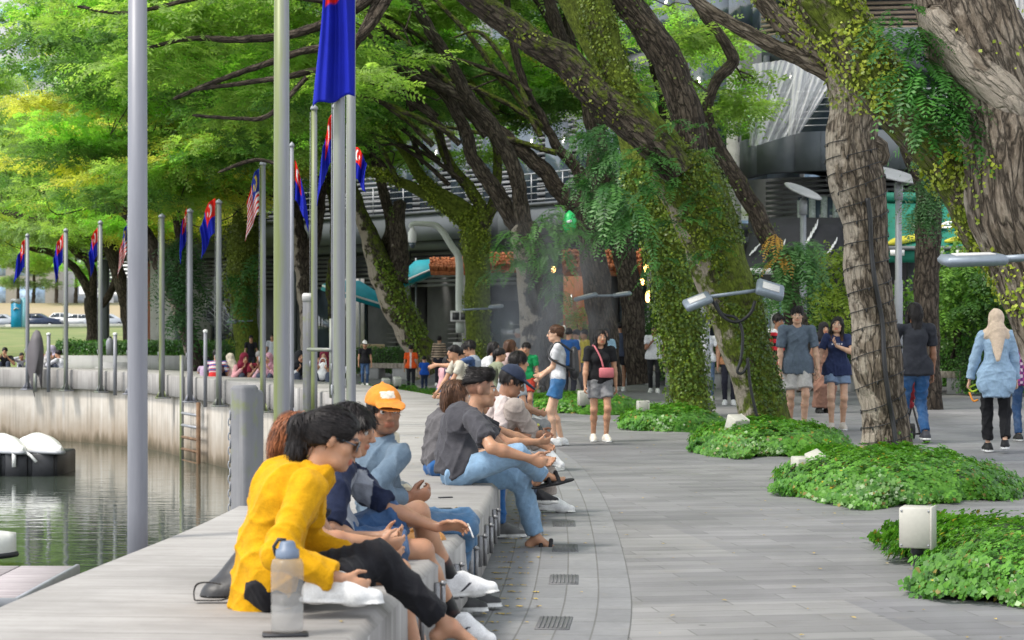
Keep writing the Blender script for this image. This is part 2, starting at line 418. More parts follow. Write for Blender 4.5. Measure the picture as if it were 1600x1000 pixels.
# steel cleats on the seat face, near end
def cleat(y):
    p = edge_at_y(y); i = int(np.argmin(np.abs(QR[:, 1] - y))); n2 = QN[i]
    b = MB(); c = np.array([p[0] + n2[0] * .012, y, .0])
    b.box(c + (0, 0, .27), (.03, .04, .17), bev=.006); b.tube([c + (.028, 0, .19), c + (.028, 0, .35)], .011, 8); b.lathe(c + (.028, 0, .345), [(.013, 0), (.017, .008), (.008, .02)], 10)
    o = b.build("steel_stud", M_STUD, ledge)
M_STUD = paint("dull_steel", (.22, .22, .225), .45, .3, 6, .05, 60, .6)
for y in (8.2, 8.9, 9.6, 10.3, 10.9, 11.5, 12.0, 12.45): cleat(y)

# ------------------------------------------------------------------ setting: ground, water, lawn, road
ys = np.concatenate([np.linspace(-4, 56, 160), [60, 70, 90]])
fr = np.array([0, .02, .05, .1, .2, .35, .6, 1.0])
GV = []
for y in ys:
    x0 = np.interp(y, QL[:, 1], QL[:, 0] + .35 * QN[:, 0]) if y < 58.9 else -60
    GV += [[x0 + (70 - x0) * f, y, 0.0] for f in fr]
nfr = len(fr)
GF = np.array([[i * nfr + j, i * nfr + j + 1, (i + 1) * nfr + j + 1, (i + 1) * nfr + j] for i in range(len(ys) - 1) for j in range(nfr - 1)])
tag(obj("promenade", GV, GF, mat_planks()), kind="structure")
# five rows of small tiles along the ledge
bw = [DECK_W - .07, DECK_W + .84]
bt = ribbon("border_tiles", [(bw[0], .004), (bw[1], .004)], mat_tiles()); tag(bt, kind="structure")
tag(obj("water", [[-400, -30, -1.3], [40, -30, -1.3], [40, 70, -1.3], [-400, 70, -1.3]], [(0, 1, 2, 3)], mat_water()), kind="structure")
def lawn_h(x, y):
    a = np.clip((y - 58) / 10, 0, 1) * np.clip((-x - 4) / 8, 0, 1)
    return a * (.30 + np.clip((y - 64) / 130, 0, 1) * (1.05 + .25 * np.clip((x + 60) / 30, 0, 1)) + np.clip((y - 207) / 60, 0, 1) * 3.3) - .03 * (1 - a)
gx = np.linspace(-260, 12, 60); gy = np.concatenate([np.linspace(58, 290, 90), [400, 900]])
LV = np.array([[x, y, lawn_h(x, y) + (.04 * math.sin(x * .9) * math.cos(y * .7) if y < 100 else 0)] for y in gy for x in gx])
LF = np.array([[i * 60 + j, i * 60 + j + 1, (i + 1) * 60 + j + 1, (i + 1) * 60 + j] for i in range(len(gy) - 1) for j in range(59)])
tag(obj("lawn", LV, LF, mat_grass(), smooth=True), kind="structure")
M_ASPH = paint("asphalt", (.06, .06, .065), .85, .2, 2, .3, 40)
M_KERB = paint("pale_kerb_stone", (.5, .49, .46), .8, .15, 3, .1, 30)
rd = MB(); rx = np.linspace(-250, -6, 40)
road = np.array([[x, y, float(lawn_h(np.array(x), np.array(y))) + .06] for x in rx for y in (197.0, 206.0)])
tag(obj("road", road, np.array([[2 * i, 2 * i + 2, 2 * i + 3, 2 * i + 1] for i in range(39)])[:, ::-1], M_ASPH), kind="structure")
kb = MB()
for i in range(39):
    z = float(lawn_h(np.array(rx[i]), np.array(196.2)))
    kb.box(((rx[i] + rx[i + 1]) / 2, 196.2, z + .05), (rx[1] - rx[0] - .02, 1.4, .45), bev=.02)
tag(kb.build("pavement", M_KERB), kind="structure")
tag(obj("land", [[-3000, 60, -.6], [3000, 60, -.6], [3000, 3000, -.4], [-3000, 3000, -.4]], [(0, 1, 2, 3)], MATS.get("grassfar") or mat_grass()), kind="structure")
# small drain gratings set into the third tile row, and fallen leaves
M_GRATE = paint("dark_cast_iron_grating", (.155, .155, .16), .6, .2, 5, .2, 40, .4)
gi = 0
for y in (10.1, 11.85, 13.3, 15.2, 19.5, 24.0):
    i = int(np.argmin(np.abs(QR[:, 1] - y))); c = QR[i] + QN[i] * .455; a = math.atan2(QN[i][1], QN[i][0])
    b = MB(); b.box((c[0], c[1], .006), (.17, .42, .008), rz=a, bev=.002)
    for k in range(7):
        d = rot3(rz=a) @ np.array([-.066 + .022 * k, 0, 0]); b.box((c[0] + d[0], c[1] + d[1], .0125), (.008, .38, .005), rz=a)
    tag(b.build("drain_grate", M_GRATE), ["dark square drain grating nearest the foot of the ledge in front", "drain grating in the tiles beside the white sneakers", "drain grating in the tiles beside the black sandals", "drain grating in the tiles past the black sandals", "small grating in the tiles by the standing woman's shoes", "faraway small grating in the tiles beyond the seated group"][gi], "drain grate", "drain grates along the tiled border"); gi += 1
rg = random.Random(4)
def flat_leaf(V, F, x, y, z, L, a):
    n = len(V); c, s = math.cos(a), math.sin(a)
    for px_, py_, pz in ((0, -.5, 0), (.22, -.1, .18), (.16, .3, .1), (0, .5, .05), (-.16, .3, .16), (-.22, -.1, .08)):
        V.append([x + (px_ * c - py_ * s) * L, y + (px_ * s + py_ * c) * L, z + pz * L * .7])
    F.append([n + i for i in range(6)])
V = []; F = []
for k in range(900):
    y = 8 + rg.random() ** 1.5 * 22; i = int(np.argmin(np.abs(QR[:, 1] - y))); o = abs(rg.gauss(0, .16)) + .02 if rg.random() < .75 else rg.random() * 4.5
    p = QR[i] + QN[i] * o; flat_leaf(V, F, p[0], p[1], .008, .02 + rg.random() * .03, rg.random() * 6.28)
for k in range(40):
    y = 7 + rg.random() * 14; i = int(np.argmin(np.abs(QR[:, 1] - y))); p = QR[i] - QN[i] * rg.random() * 1.3
    flat_leaf(V, F, p[0], p[1], DECK_Z + .003, .02 + rg.random() * .03, rg.random() * 6.28)
tag(obj("fallen_leaves", V, F, paint("dry_yellow_leaf", (.42, .30, .08), .8, .5, 2, .1, 20)), kind="stuff")
# ------------------------------------------------------------------ buildings
M_PANEL = paint("grey_metal_cladding", (.125, .138, .155), .8, .08, 1.5, .02, 30, .0, spec=.15)
M_LOUV = paint("pale_grey_louvre", (.15, .155, .165), .5, .1, 2, .02, 30, .1)
M_LOUVB = paint("brown_timber_slats", (.26, .19, .14), .6, .2, 3, .1, 30)
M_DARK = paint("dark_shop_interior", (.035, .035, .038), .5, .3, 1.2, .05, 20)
M_WALLW = paint("pale_plaster_wall", (.52, .51, .50), .8, .1, 2, .1, 30, grime=.25)
M_WALLG = paint("grey_plaster_wall", (.14, .145, .15), .9, .15, 2, .1, 30, grime=.2)
M_COLUMN = paint("dark_steel_column", (.11, .12, .135), .5, .15, 3, .05, 30, .2)
M_RAIL = paint("pale_metal_railing", (.34, .35, .37), .4, .1, 4, .02, 30, .5)
M_BLACK = paint("black_canvas", (.018, .018, .022), .75, .25, 4, .1, 60)
M_GREEN = paint("green_canvas", (.012, .17, .12), .7, .15, 3, .1, 60)
M_YELCAN = paint("yellow_print", (.55, .50, .04), .7, .2, 3, .05, 60)
M_WHITE = paint("white_paint", (.72, .72, .71), .6, .1, 4, .03, 60)
M_TEAL = paint("teal_canvas", (.0, .27, .33), .6, .15, 4, .05, 60)
M_THATCH = paint("orange_thatch", (.42, .14, .055), .9, .4, 8, .8, 60, stretch=(3, 3, .6))
M_WOODDOOR = paint("brown_timber_door", (.30, .105, .03), .5, .3, 5, .1, 40, stretch=(4, 4, .3))
M_REDWALL = paint("terracotta_wall", (.38, .15, .09), .8, .15, 2, .1, 30)
M_WOODC = paint("pale_wood_chair", (.45, .33, .2), .6, .15, 5, .05, 30)
def glass(name, col=(.02, .03, .04), rough=.08):
    if name in MATS: return MATS[name]
    m, t, b, o = nodes_of(name); n = noise(t, coord(t, kind="World"), .6, 3)
    c = mixc(t, mapr(t, n, .35, .65), col, tuple(min(1, x * 2.6 + .02) for x in col)); t.links.new(c, b.inputs["Base Color"])
    b.inputs["Roughness"].default_value = rough; b.inputs["Specular IOR Level"].default_value = .8; MATS[name] = m; return m
M_GLASS = glass("dark_window_glass")
M_GLASSB = glass("blue_tower_glass", (.16, .23, .32), .15)
def sheet_mat(name, col, alpha):
    m, t, b, o = nodes_of(name); b.inputs["Base Color"].default_value = (*col, 1); b.inputs["Roughness"].default_value = .35
    tr = nd(t, "ShaderNodeBsdfTransparent"); ms = nd(t, "ShaderNodeMixShader")
    t.links.new(mapr(t, noise(t, coord(t, (2.5, 2.5, .35), "World"), 1.4, 4, .6), .35, .7, alpha * .75, min(1, alpha * 1.3)), ms.inputs[0])
    t.links.new(tr.outputs[0], ms.inputs[1]); t.links.new(b.outputs[0], ms.inputs[2]); t.links.new(ms.outputs[0], o.inputs[0]); return m
M_SHEET = sheet_mat("clear_plastic_sheet", (.68, .68, .70), .62)
def emit(name, col, s):
    m, t, b, o = nodes_of(name); b.inputs["Base Color"].default_value = (*col, 1); b.inputs["Emission Color"].default_value = (*col, 1); b.inputs["Emission Strength"].default_value = s; return m
M_LAMP = emit("warm_cafe_lamp_glow", (1.0, .50, .14), 5.0)
def seg(mb, p, q, z0, z1, th, off=0.0, gap=0.0):
    """upright slab between plan points p, q; its front face lies off metres in front (towards the viewer side) of the line"""
    p = np.asarray(p, float); q = np.asarray(q, float); d = q - p; L = np.linalg.norm(d); d /= L; n = np.array([d[1], -d[0]])
    if n[1] > 0: n = -n
    c = (p + q) / 2 + n * (off - th / 2)
    mb.box((*c, (z0 + z1) / 2), (L - gap, th, z1 - z0), rz=math.atan2(d[1], d[0]))
def inset(poly, a):
    """shift a plan polyline by a metres away from the viewer"""
    p = np.asarray(poly, float); t = unit(np.gradient(p, axis=0)); n = np.stack([t[:, 1], -t[:, 0]], 1); n *= -np.sign(n[:, 1:2]) ; return p - n * a
def text_mesh(name, body, size, M, mat, parent, shear=0.0, bold=0.0, depth=.004):
    """raised lettering; M = (origin, xdir, ydir)"""
    cu = bpy.data.curves.new(name, 'FONT'); cu.body = body; cu.size = size; cu.shear = shear; cu.offset = bold; cu.extrude = depth; cu.align_x = 'CENTER'; cu.align_y = 'CENTER'
    ob = bpy.data.objects.new("tmp", cu); COL.objects.link(ob); dg = bpy.context.evaluated_depsgraph_get(); me = bpy.data.meshes.new_from_object(ob.evaluated_get(dg))
    bpy.data.objects.remove(ob); bpy.data.curves.remove(cu)
    V = np.zeros(len(me.vertices) * 3, np.float32); me.vertices.foreach_get("co", V); V = V.reshape(-1, 3); F = [list(p.vertices) for p in me.polygons]; bpy.data.meshes.remove(me)
    o_, x_, y_ = [np.asarray(a, float) for a in M]; z_ = np.cross(x_, y_)
    return obj(name, o_ + V[:, :1] * x_ + V[:, 1:2] * y_ + V[:, 2:3] * z_, F, mat, parent)
def railing(parent, pl, z0, h, n=5, off=.0, post=1.5, mat=None):
    b = MB(); pl = np.asarray(pl, float)
    for k in range(n):
        z = z0 + h * (k + 1) / n
        b.tube([(*p, z) for p in pl], .016 if k < n - 1 else .028, 6)
    for i in range(len(pl) - 1):
        L = np.linalg.norm(pl[i + 1] - pl[i]); m = max(1, int(L / post))
        for k in range(m): p = pl[i] + (pl[i + 1] - pl[i]) * k / m; b.box((*p, z0 + h / 2), (.035, .035, h))
    return b.build("railing", mat or M_RAIL, parent)
def louvres(parent, pl, z0, z1, step, mat, name="louvre_wall", th=.05):
    b = MB(); n = int((z1 - z0) / step)
    for i in range(len(pl) - 1):
        for k in range(n): seg(b, pl[i], pl[i + 1], z0 + k * step, z0 + k * step + step * .58, th, 0)
    return b.build(name, mat, parent)

# ---- the long low building behind the trees
FB = np.array([(6.7, 57), (3.9, 60.5), (0.0, 65.5), (-4.6, 71), (-9.3, 75.5), (-14.2, 79), (-17.5, 81)])
cafe = empty("cafe_building", (0, 66, 0), "long grey two-storey cafe building behind the trees, with railed balcony band and louvred walls", "building")
b = MB(); bi = inset(FB, 3.2)
for i in range(6): seg(b, bi[i], bi[i + 1], 0, 4.5, .3)
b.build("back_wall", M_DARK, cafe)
b = MB()
for i in range(6): seg(b, FB[i], FB[i + 1], 4.45, 5.35, .35, .6); seg(b, FB[i], FB[i + 1], 4.2, 4.45, 3.4, .3)
b.build("balcony_band", M_PANEL, cafe)
b = MB()
for q in spline(inset(FB, -.604), 60): b.box((*q, 4.9), (.035, .012, .88))
b.build("panel_joints", M_COLUMN, cafe)["kind"] = "stuff"
b = MB()
for i in range(6): seg(b, FB[i], FB[i + 1], 5.352, 5.45, .5, .68)
b.build("coping", M_COLUMN, cafe)
railing(cafe, inset(FB, -.45), 5.35, 1.05, 5)
louvres(cafe, inset(FB, 1.6), 5.2, 8.6, .17, M_LOUV)
louvres(cafe, inset(FB, .9)[2:], 2.9, 4.2, .16, M_LOUV, "louvre_screen")
b = MB(); b2 = inset(FB, 2.0)
for i in range(6): seg(b, b2[i], b2[i + 1], 5.3, 15.5, .4)
b.build("upper_wall", M_WALLG, cafe)
fine = spline(FB, 26)
for i in range(26):
    b = MB(); p = inset(fine, 1.55)[i]; b.box((*p, 6.9), (1.15, .06, 2.7), rz=-.75); b.build("window", M_GLASS, cafe)
    b = MB(); p = inset(fine, 1.95)[i]; b.box((*p, 11.2), (1.0, .10, 1.9), rz=-.75); b.build("window", M_GLASS, cafe)
    if i % 2 == 0:
        b = MB(); q = inset(fine, .35)[i]; b.box((*q, 2.1), (.38, .38, 4.2), bev=.03); b.build("column", [M_COLUMN, M_WALLG][(i // 2) % 2], cafe)
rg = random.Random(9)
inn = inset(fine, 2.75)
for i in range(25):                                       # shop fronts set back under the balcony
    k = rg.random(); m = [M_WALLG, M_GLASS, M_DARK, M_WALLW, M_GLASS, M_WALLG][int(k * 6)]
    h = rg.choice([2.4, 3.0, 3.4]); b = MB(); seg(b, inn[i], inn[i + 1], 0.02, h, .14, 0, .12); b.build("shop_front", m, cafe)
b = MB()
for i in (9, 11, 13, 15, 17, 19):
    p = inset(fine, 1.6)[i]
    for k in range(7): b.box((p[0], p[1], .6 + k * .16), (1.6, .03, .022), rz=-.75)
b.build("slatted_screen", M_WALLG, cafe)
# stair at the left end
b = MB(); s0 = P(372, 540, 74); s1 = P(318, 470, 74); s2 = P(372, 425, 75.5)
for a_, c_ in ((P(375, 545, 74), P(322, 497, 74)), (P(322, 497, 75), P(372, 440, 75))):
    d = c_ - a_
    for k in (-.5, .5): b.prism([a_ + (0, k, 0), a_ + (0, k, .28), c_ + (0, k, .28), c_ + (0, k, 0)], (0, .06, 0))
    for k in range(11): b.box(a_ + d * (k + .5) / 11 + (0, 0, .17), (.26, 1.0, .04))
b.build("staircase", M_COLUMN, cafe)
b = MB()
for a_, c_ in ((P(375, 545, 73.4), P(322, 497, 73.4)), (P(322, 497, 74.4), P(372, 440, 74.4))):
    b = MB()
    for k in range(5): b.tube([a_ + (0, 0, .35 + k * .2), c_ + (0, 0, .35 + k * .2)], .018, 5)
    for k in range(5): q = a_ + (c_ - a_) * k / 4; b.tube([q, q + (0, 0, 1.15)], .02, 5)
    b.build("stair_railing", M_RAIL, cafe)
b = MB(); b.box(P(283, 470, 79) * (1, 1, 0) + (0, 0, 2.1), (2.4, .3, 4.2)); b.build("wall_panel", M_WALLW, cafe)
b = MB(); b.box(P(237, 470, 80) * (1, 1, 0) + (0, 0, 2.1), (.6, .3, 4.2)); b.build("wall_panel", M_REDWALL, cafe)
b = MB(); b.box(P(545, 480, 71) * (1, 1, 0) + (0, 0, 1.6), (1.1, .3, 3.2)); b.build("wall_panel", M_WALLW, cafe)
# thatched eaves: rows of tufts on a sloping board
def thatch(u0, u1, v0, v1, Y, seed):
    r_ = np.random.RandomState(seed); b = MB(); a = P(u0, v0, Y + .6); c = P(u1, v0, Y + .6); d = P(u0, v1, Y - .6); e = P(u1, v1, Y - .6)
    b.prism([a, d, d - (0, 0, .12), a - (0, 0, .12)], c - a)
    n = int((c - a)[0] / .05)
    for k in range(n):
        for row in range(4):
            f = (k + r_.rand()) / n; g = (row + .4 + .5 * r_.rand()) / 4; q = a + (c - a) * f + (d - a) * g
            b.box(q + (0, -.04, .03), (.075, .09, .30), rx=.75 + r_.normal() * .12, ry=r_.normal() * .15)
    return b.build("thatched_eave", M_THATCH, cafe)
thatch(673, 742, 408, 424, 62.5, 1); thatch(750, 850, 400, 420, 61.5, 2); thatch(880, 1000, 395, 425, 57, 3)
b = MB(); b.box(P(900, 470, 59) * (1, 1, 0) + (0, 0, 1.55), (.75, .08, 3.1), bev=.02); wd = b.build("door", M_WOODDOOR, cafe)
b = MB(); b.tube([P(893, 478, 58.9), P(893, 460, 58.9)], .025, 6); b.build("handle", M_STEEL, wd)
for (u, v) in ((864, 420), (967, 415), (1010, 419), (1021, 446), (1013, 460), (1013, 466), (1002, 440)):
    b = MB(); b.lathe(P(u, v, 57.5), [(.03, -.12), (.075, -.06), (.08, .04), (.03, .1)], 8); b.build("cafe_lamp", M_LAMP, cafe)
# ---- the nearer building on the right
FR = np.array([(5.85, 51.2), (6.1, 49.6), (6.9, 48.7), (8.2, 48.2), (10.5, 47.9), (14, 47.8), (20, 48.0)])
rb = empty("balcony_building", (11, 50, 0), "nearer grey building at right with curved metal balcony, plastic sheeting and canvas awnings", "building")
b = MB()
for i in range(6): seg(b, FR[i], FR[i + 1], 5.3, 6.25, .3, .0)
for i in range(1, 6): seg(b, FR[i] + (0, .35), FR[i + 1] + (0, .35), 5.42, 5.6, 4.0)
b.build("balcony_band", M_PANEL, rb)
b = MB()
for x in np.arange(6.9, 19, .62): y = np.interp(x, FR[1:, 0], FR[1:, 1]); b.box((x, y - .006, 5.78), (.014, .012, .93))
b.build("cladding_joint", M_COLUMN, rb)
railing(rb, FR + (0, .2), 6.25, 1.0, 6, mat=M_RAIL)
ins = FR[1:] + (0.5, 2.2)
louvres(rb, FR[1:] + (.4, 1.4), 3.7, 5.35, .13, M_LOUV)
b = MB(); b.box((8.9, 49.4, 4.25), (3.6, .06, .9)); b.build("planter_screen", M_GLASS, rb)
b = MB()
for k in range(13): b.box((7.15 + k * .29, 49.34, 4.25), (.16, .05, .75 + .1 * (k % 3)), ry=.02 * (k % 4 - 1.5))
b.build("bottle_row", paint("pale_glass_bottle", (.28, .32, .29), .25, .3, 3, 0), rb)
b = MB(); b.box((9.5, 49.2, 3.62), (7.5, .5, .16)); b.build("ledge_beam", M_COLUMN, rb)
b = MB()
for i in range(len(ins) - 1): seg(b, ins[i], ins[i + 1], 6.0, 8.5, .2)
b.build("glazing", M_GLASS, rb)
b = MB()
for i in range(1, 6): seg(b, FR[i] + (.15, .25), FR[i + 1] + (.15, .25), 8.1, 8.75, .4); seg(b, FR[i] + (.15, .1), FR[i + 1] + (.15, .1), 9.55, 14, .4); seg(b, FR[i] + (.15, .62), FR[i + 1] + (.15, .62), 8.6, 9.6, .1)
b.build("upper_band", M_PANEL, rb)
louvres(rb, FR[1:] + (.15, .4), 8.75, 9.55, .12, M_LOUVB, "timber_louvre")
b = MB(); b.box((6.35, 49.7, 7.2), (.14, .2, 2.1)); b.box((13.5, 49.2, 7.2), (.14, .2, 2.1)); b.box((10, 49.9, 2.0), (.2, .2, 4.4)); b.build("column", M_COLUMN, rb)
b = MB()
for i in range(1, 6): seg(b, FR[i] + (.2, 3.5), FR[i + 1] + (.2, 3.5), 0, 5.4, .2)
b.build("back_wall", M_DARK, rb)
b = MB(); b.box((5.2, 52.6, 7.0), (1.2, .1, 3.4)); b.box((4.6, 53.5, 3.0), (1.8, .1, 4)); b.build("window", M_GLASS, rb)
b = MB(); b.box((5.75, 51.6, 4), (.35, .3, 8.5)); b.build("pier", M_WALLW, rb)
# plastic sheeting tied across the balcony opening
def sheet(name, u0, u1, top, bot, Y, folds, seed):
    r_ = np.random.RandomState(seed); V = []; nx, nz = 40, 24
    for j in range(nz):
        for i in range(nx):
            f = i / (nx - 1); g = j / (nz - 1); a = np.array(top[0]) * (1 - f) + np.array(top[1]) * f; c = np.array(bot[0]) * (1 - f) + np.array(bot[1]) * f
            q = P(*(a * (1 - g) + c * g), Y); q[1] += .07 * math.sin(f * folds * 6.28 + g * 2) * (.3 + g) + .04 * math.sin(f * folds * 15 + 1); q[2] -= .25 * math.sin(math.pi * f) * 0
            V.append(q)
    F = [[j * nx + i, j * nx + i + 1, (j + 1) * nx + i + 1, (j + 1) * nx + i] for j in range(nz - 1) for i in range(nx - 1)]
    return obj(name, V, F, M_SHEET, rb, smooth=True)
sheet("plastic_sheet", 0, 0, ((1175, 100), (1222, 94)), ((1172, 228), (1182, 228)), 48.75, 2, 1)
sheet("plastic_sheet", 0, 0, ((1222, 94), (1300, 110)), ((1180, 228), (1232, 212)), 48.3, 4, 2)
sheet("plastic_sheet", 0, 0, ((1240, 100), (1310, 120)), ((1232, 212), (1250, 208)), 48.1, 3, 3)
sheet("plastic_sheet", 0, 0, ((1585, -20), (1640, -20)), ((1590, 100), (1640, 110)), 47.4, 3, 4)
# awnings
def awning(name, u0, u1, vt, vb, Yt, Yb, mat, val=.0, drop=0):
    a, c, d, e = P(u0, vt, Yt), P(u1, vt, Yt), P(u0 - drop, vb, Yb), P(u1, vb, Yb); b = MB()
    V = []; nx = 14
    for j in range(8):
        for i in range(nx + 1):
            f = i / nx; g = j / 7; q = (a * (1 - f) + c * f) * (1 - g) + (d * (1 - f) + e * f) * g; q[2] -= .10 * math.sin(math.pi * g) + .03 * math.sin(f * nx * math.pi) * math.sin(math.pi * g); V.append(q)
    F = [[j * (nx + 1) + i, (j + 1) * (nx + 1) + i, (j + 1) * (nx + 1) + i + 1, j * (nx + 1) + i + 1] for j in range(7) for i in range(nx)]
    o = obj(name, V, F, mat, rb, smooth=True); sm = o.modifiers.new("thick", 'SOLIDIFY'); sm.thickness = .015
    if val:
        b.prism([d, e, e - (0, 0, val), d - (0, 0, val)], (0, .02, 0)); b.build("valance", mat, o)
    return o, a, c, d, e
def strokes(par, a, c, d, e, lines, mat, name="lettering", w_=.06):
    """brush strokes on an awning; lines in (along, down) 0..1"""
    n = unit(np.cross(c - a, d - a)); n = n if n[1] < 0 else -n
    b = MB()
    for ln in lines:
        q = [(a * (1 - f) + c * f) * (1 - g) + (d * (1 - f) + e * f) * g + np.array([0, -.02, .02 - .11 * math.sin(math.pi * g)]) + n * .06 for f, g in ln]
        b.tube(spline(np.array(q), 14), w_ * np.array([.4, .8, 1, 1, .9, .8, .9, 1, 1, .9, .8, .7, .6, .3]), 5)
    return b.build(name, mat, par)
aw, a, c, d, e = awning("awning", 1176, 1318, 340, 420, 47.6, 45.2, M_BLACK, 0, 18)
rgs = random.Random(3); ls = []
for s0, n_ in ((.05, 5), (.30, 4), (.52, 9), (.82, 5)):
    for k in range(n_): f = s0 + k * .022; g0 = .75 - k * .065; ls.append([(f, g0 + rgs.uniform(-.02, .05)), (f + .012, g0 - .05), (f + .022, g0 - rgs.uniform(.09, .16))])
strokes(aw, a, c, d, e, ls, M_WHITE, w_=.018)
b = MB(); b.box(P(1190, 424, 45.1), (1.15, .06, .14)); b.build("valance_bar", M_WHITE, aw)
ag, a, c, d, e = awning("awning", 1384, 1690, 314, 388, 47.4, 45.0, M_GREEN, .32)
b = MB(); b.tube([a + (0, -.05, .08), c + (0, -.05, .08)], .12, 8); b.build("awning_housing", M_GREEN, ag)
b = MB(); b.tube([d + (0, -.02, 0), e + (0, -.02, 0)], .055, 8); b.build("front_bar", M_COLUMN, ag)
strokes(ag, a, c, d, e, [[(.0, .97), (.1, .88), (.2, .74), (.27, .6)], [(.02, .9), (.12, .8), (.22, .64), (.30, .5)], [(.3, .9), (.42, .8), (.52, .66), (.58, .55)]], M_YELCAN, "printed_stripe", .08)
xd = unit(c - a); yd = unit((a - d)); text_mesh("lettering", "feeder", .85, (a * .5 + c * .04 + d * .42 + e * .04 + (c - a) * .27 + np.array([0, -.06, -.03]), xd, yd), M_WHITE, ag, shear=.5, bold=.012)
for u in (1402, 1464, 1505, 1560): b = MB(); b.box(P(u, 395, 44.9), (.32, .012, .13)); b.build("valance_label", M_WHITE, ag)
# coloured posters under the awnings
rgp = random.Random(12)
for k, u in enumerate((1178, 1196, 1210, 1222)):
    b = MB(); b.box(P(u, 478, 49.5) * (1, 1, 0) + (0, 0, 1.5), (.24, .05, 1.6)); b.build("poster", paint("poster_print_%s" % "abcd"[k], [(.5, .4, .1), (.4, .5, .6), (.6, .6, .55), (.25, .4, .5)][k], .5, .5, 9, 0), rb)
# ---- towers and far buildings
M_PALEW = paint("pale_far_window", (.46, .50, .55), .5, .05, .3, 0, 5)
def tower(name, label, x0, x1, Y, z0, z1, dep, mat, gm, nx, nz, balc=False):
    t_ = empty(name, ((x0 + x1) / 2, Y, z0), label, "building"); b = MB(); b.box(((x0 + x1) / 2, Y + dep / 2, (z0 + z1) / 2), (x1 - x0, dep, z1 - z0)); b.build("wall", mat, t_)
    wx = (x1 - x0) / nx; wz = (z1 - z0) / nz
    for i in range(nx):
        for j in range(nz):
            b = MB(); c_ = (x0 + (i + .5) * wx, Y - .04, z0 + (j + .5) * wz); b.box(c_, (wx * .7, .08, wz * .62)); w_ = b.build("window", gm, t_)
            if balc and i % 2: b = MB(); b.box((c_[0], Y - .5, c_[2] - wz * .36), (wx * .9, .9, wz * .3)); b.build("balcony", mat, t_)
M_TOWER = paint("pale_tower_render", (.62, .63, .65), .8, .06, .3, .02, 5)
tower("apartment_tower", "pale apartment tower with stacked balconies above the black awning", 8.5, 20, 118, -.5, 26, 12, M_TOWER, M_GLASSB, 8, 9, True)
tower("office_tower", "pale blue glazed tower at the top left corner of the photo", -118, -88, 380, -.5, 95, 25, M_TOWER, M_GLASSB, 4, 18)
tower("white_building", "low white building glimpsed far off through the trees at left", -104, -62, 400, 1.0, 8, 15, M_WHITE, M_PALEW, 9, 3)
# ---- planter walls, hedges, benches
M_HEDGEB = paint("hedge_inside", (.03, .06, .015), .9, .3, 5, .2, 30)
# ------------------------------------------------------------------ trees
def mat_bark(name, dark, mid, pale, moss=(.095, .125, .014)):
    m, t, b, o = nodes_of(name)
    uv = coord(t, (1, 1, 1), "UV"); v3 = coord(t, kind="World")
    s1 = nd(t, "ShaderNodeMapping"); s1.inputs["Scale"].default_value = (17, 3.6, 1); t.links.new(uv, s1.inputs[0])
    s2 = nd(t, "ShaderNodeMapping"); s2.inputs["Scale"].default_value = (60, 17, 1); t.links.new(uv, s2.inputs[0])
    n1 = noise(t, s1.outputs[0], 1.6, 6, .7, dist=.4); n2 = noise(t, s2.outputs[0], 1.0, 5, .65); n3 = noise(t, v3, 2.0, 5, .65)
    vo = nd(t, "ShaderNodeTexVoronoi", feature='DISTANCE_TO_EDGE'); vo.inputs["Scale"].default_value = 1.0; va = nd(t, "ShaderNodeVectorMath", operation='ADD'); vs = nd(t, "ShaderNodeVectorMath", operation='SCALE'); vs.inputs[3].default_value = 1.5; t.links.new(noise(t, s1.outputs[0], .9, 3, .6, out='Color'), vs.inputs[0]); t.links.new(s1.outputs[0], va.inputs[0]); t.links.new(vs.outputs[0], va.inputs[1]); t.links.new(va.outputs[0], vo.inputs["Vector"])
    crack = mapr(t, vo.outputs["Distance"], 0, .16, 0, 1)
    c = ramp(t, [(.25, dark), (.48, mid), (.72, pale)]); t.links.new(math_n(t, 'ADD', math_n(t, 'MULTIPLY', n1, .62), math_n(t, 'MULTIPLY', n3, .40)), c.inputs[0])
    out = mixc(t, 1.0, c.outputs[0], mapr(t, n2, .3, .7, .7, 1.25), 'MULTIPLY')
    out = mixc(t, mapr(t, crack, 0, 1, .8, 0), out, tuple(x * .45 for x in dark))
    a = nd(t, "ShaderNodeVertexColor", layer_name="Col"); sp = nd(t, "ShaderNodeSeparateColor"); t.links.new(a.outputs[0], sp.inputs[0])
    nm = noise(t, v3, 7.0, 6, .75)
    f = mapr(t, math_n(t, 'ADD', nm, math_n(t, 'SUBTRACT', sp.outputs[0], .5)), .46, .58, 0, 1)
    f.node.clamp = True
    mc = ramp(t, [(.3, tuple(x * .5 for x in moss)), (.7, tuple(x * 1.7 for x in moss))]); t.links.new(noise(t, v3, 15, 4), mc.inputs[0])
    out = mixc(t, f, out, mc.outputs[0])
    pf = mapr(t, math_n(t, 'ADD', noise(t, v3, 4.0, 5, .6), math_n(t, 'SUBTRACT', sp.outputs[1], .5)), .48, .56, 0, .9)
    out = mixc(t, pf, out, (.42, .36, .29))
    t.links.new(out, b.inputs["Base Color"]); b.inputs["Roughness"].default_value = .9; b.inputs["Specular IOR Level"].default_value = .25
    h = math_n(t, 'ADD', math_n(t, 'MULTIPLY', crack, .8), math_n(t, 'MULTIPLY', n2, .7))
    bump(t, b, math_n(t, 'ADD', h, n1), .9, .035); return m
M_BARKP = mat_bark("pale_rugged_bark", (.038, .028, .020), (.18, .142, .105), (.47, .40, .32))
M_BARKD = mat_bark("dark_mossy_bark", (.018, .014, .010), (.062, .047, .035), (.20, .165, .13))
M_BARKR = mat_bark("reddish_bark", (.05, .03, .02), (.13, .08, .05), (.25, .17, .11))
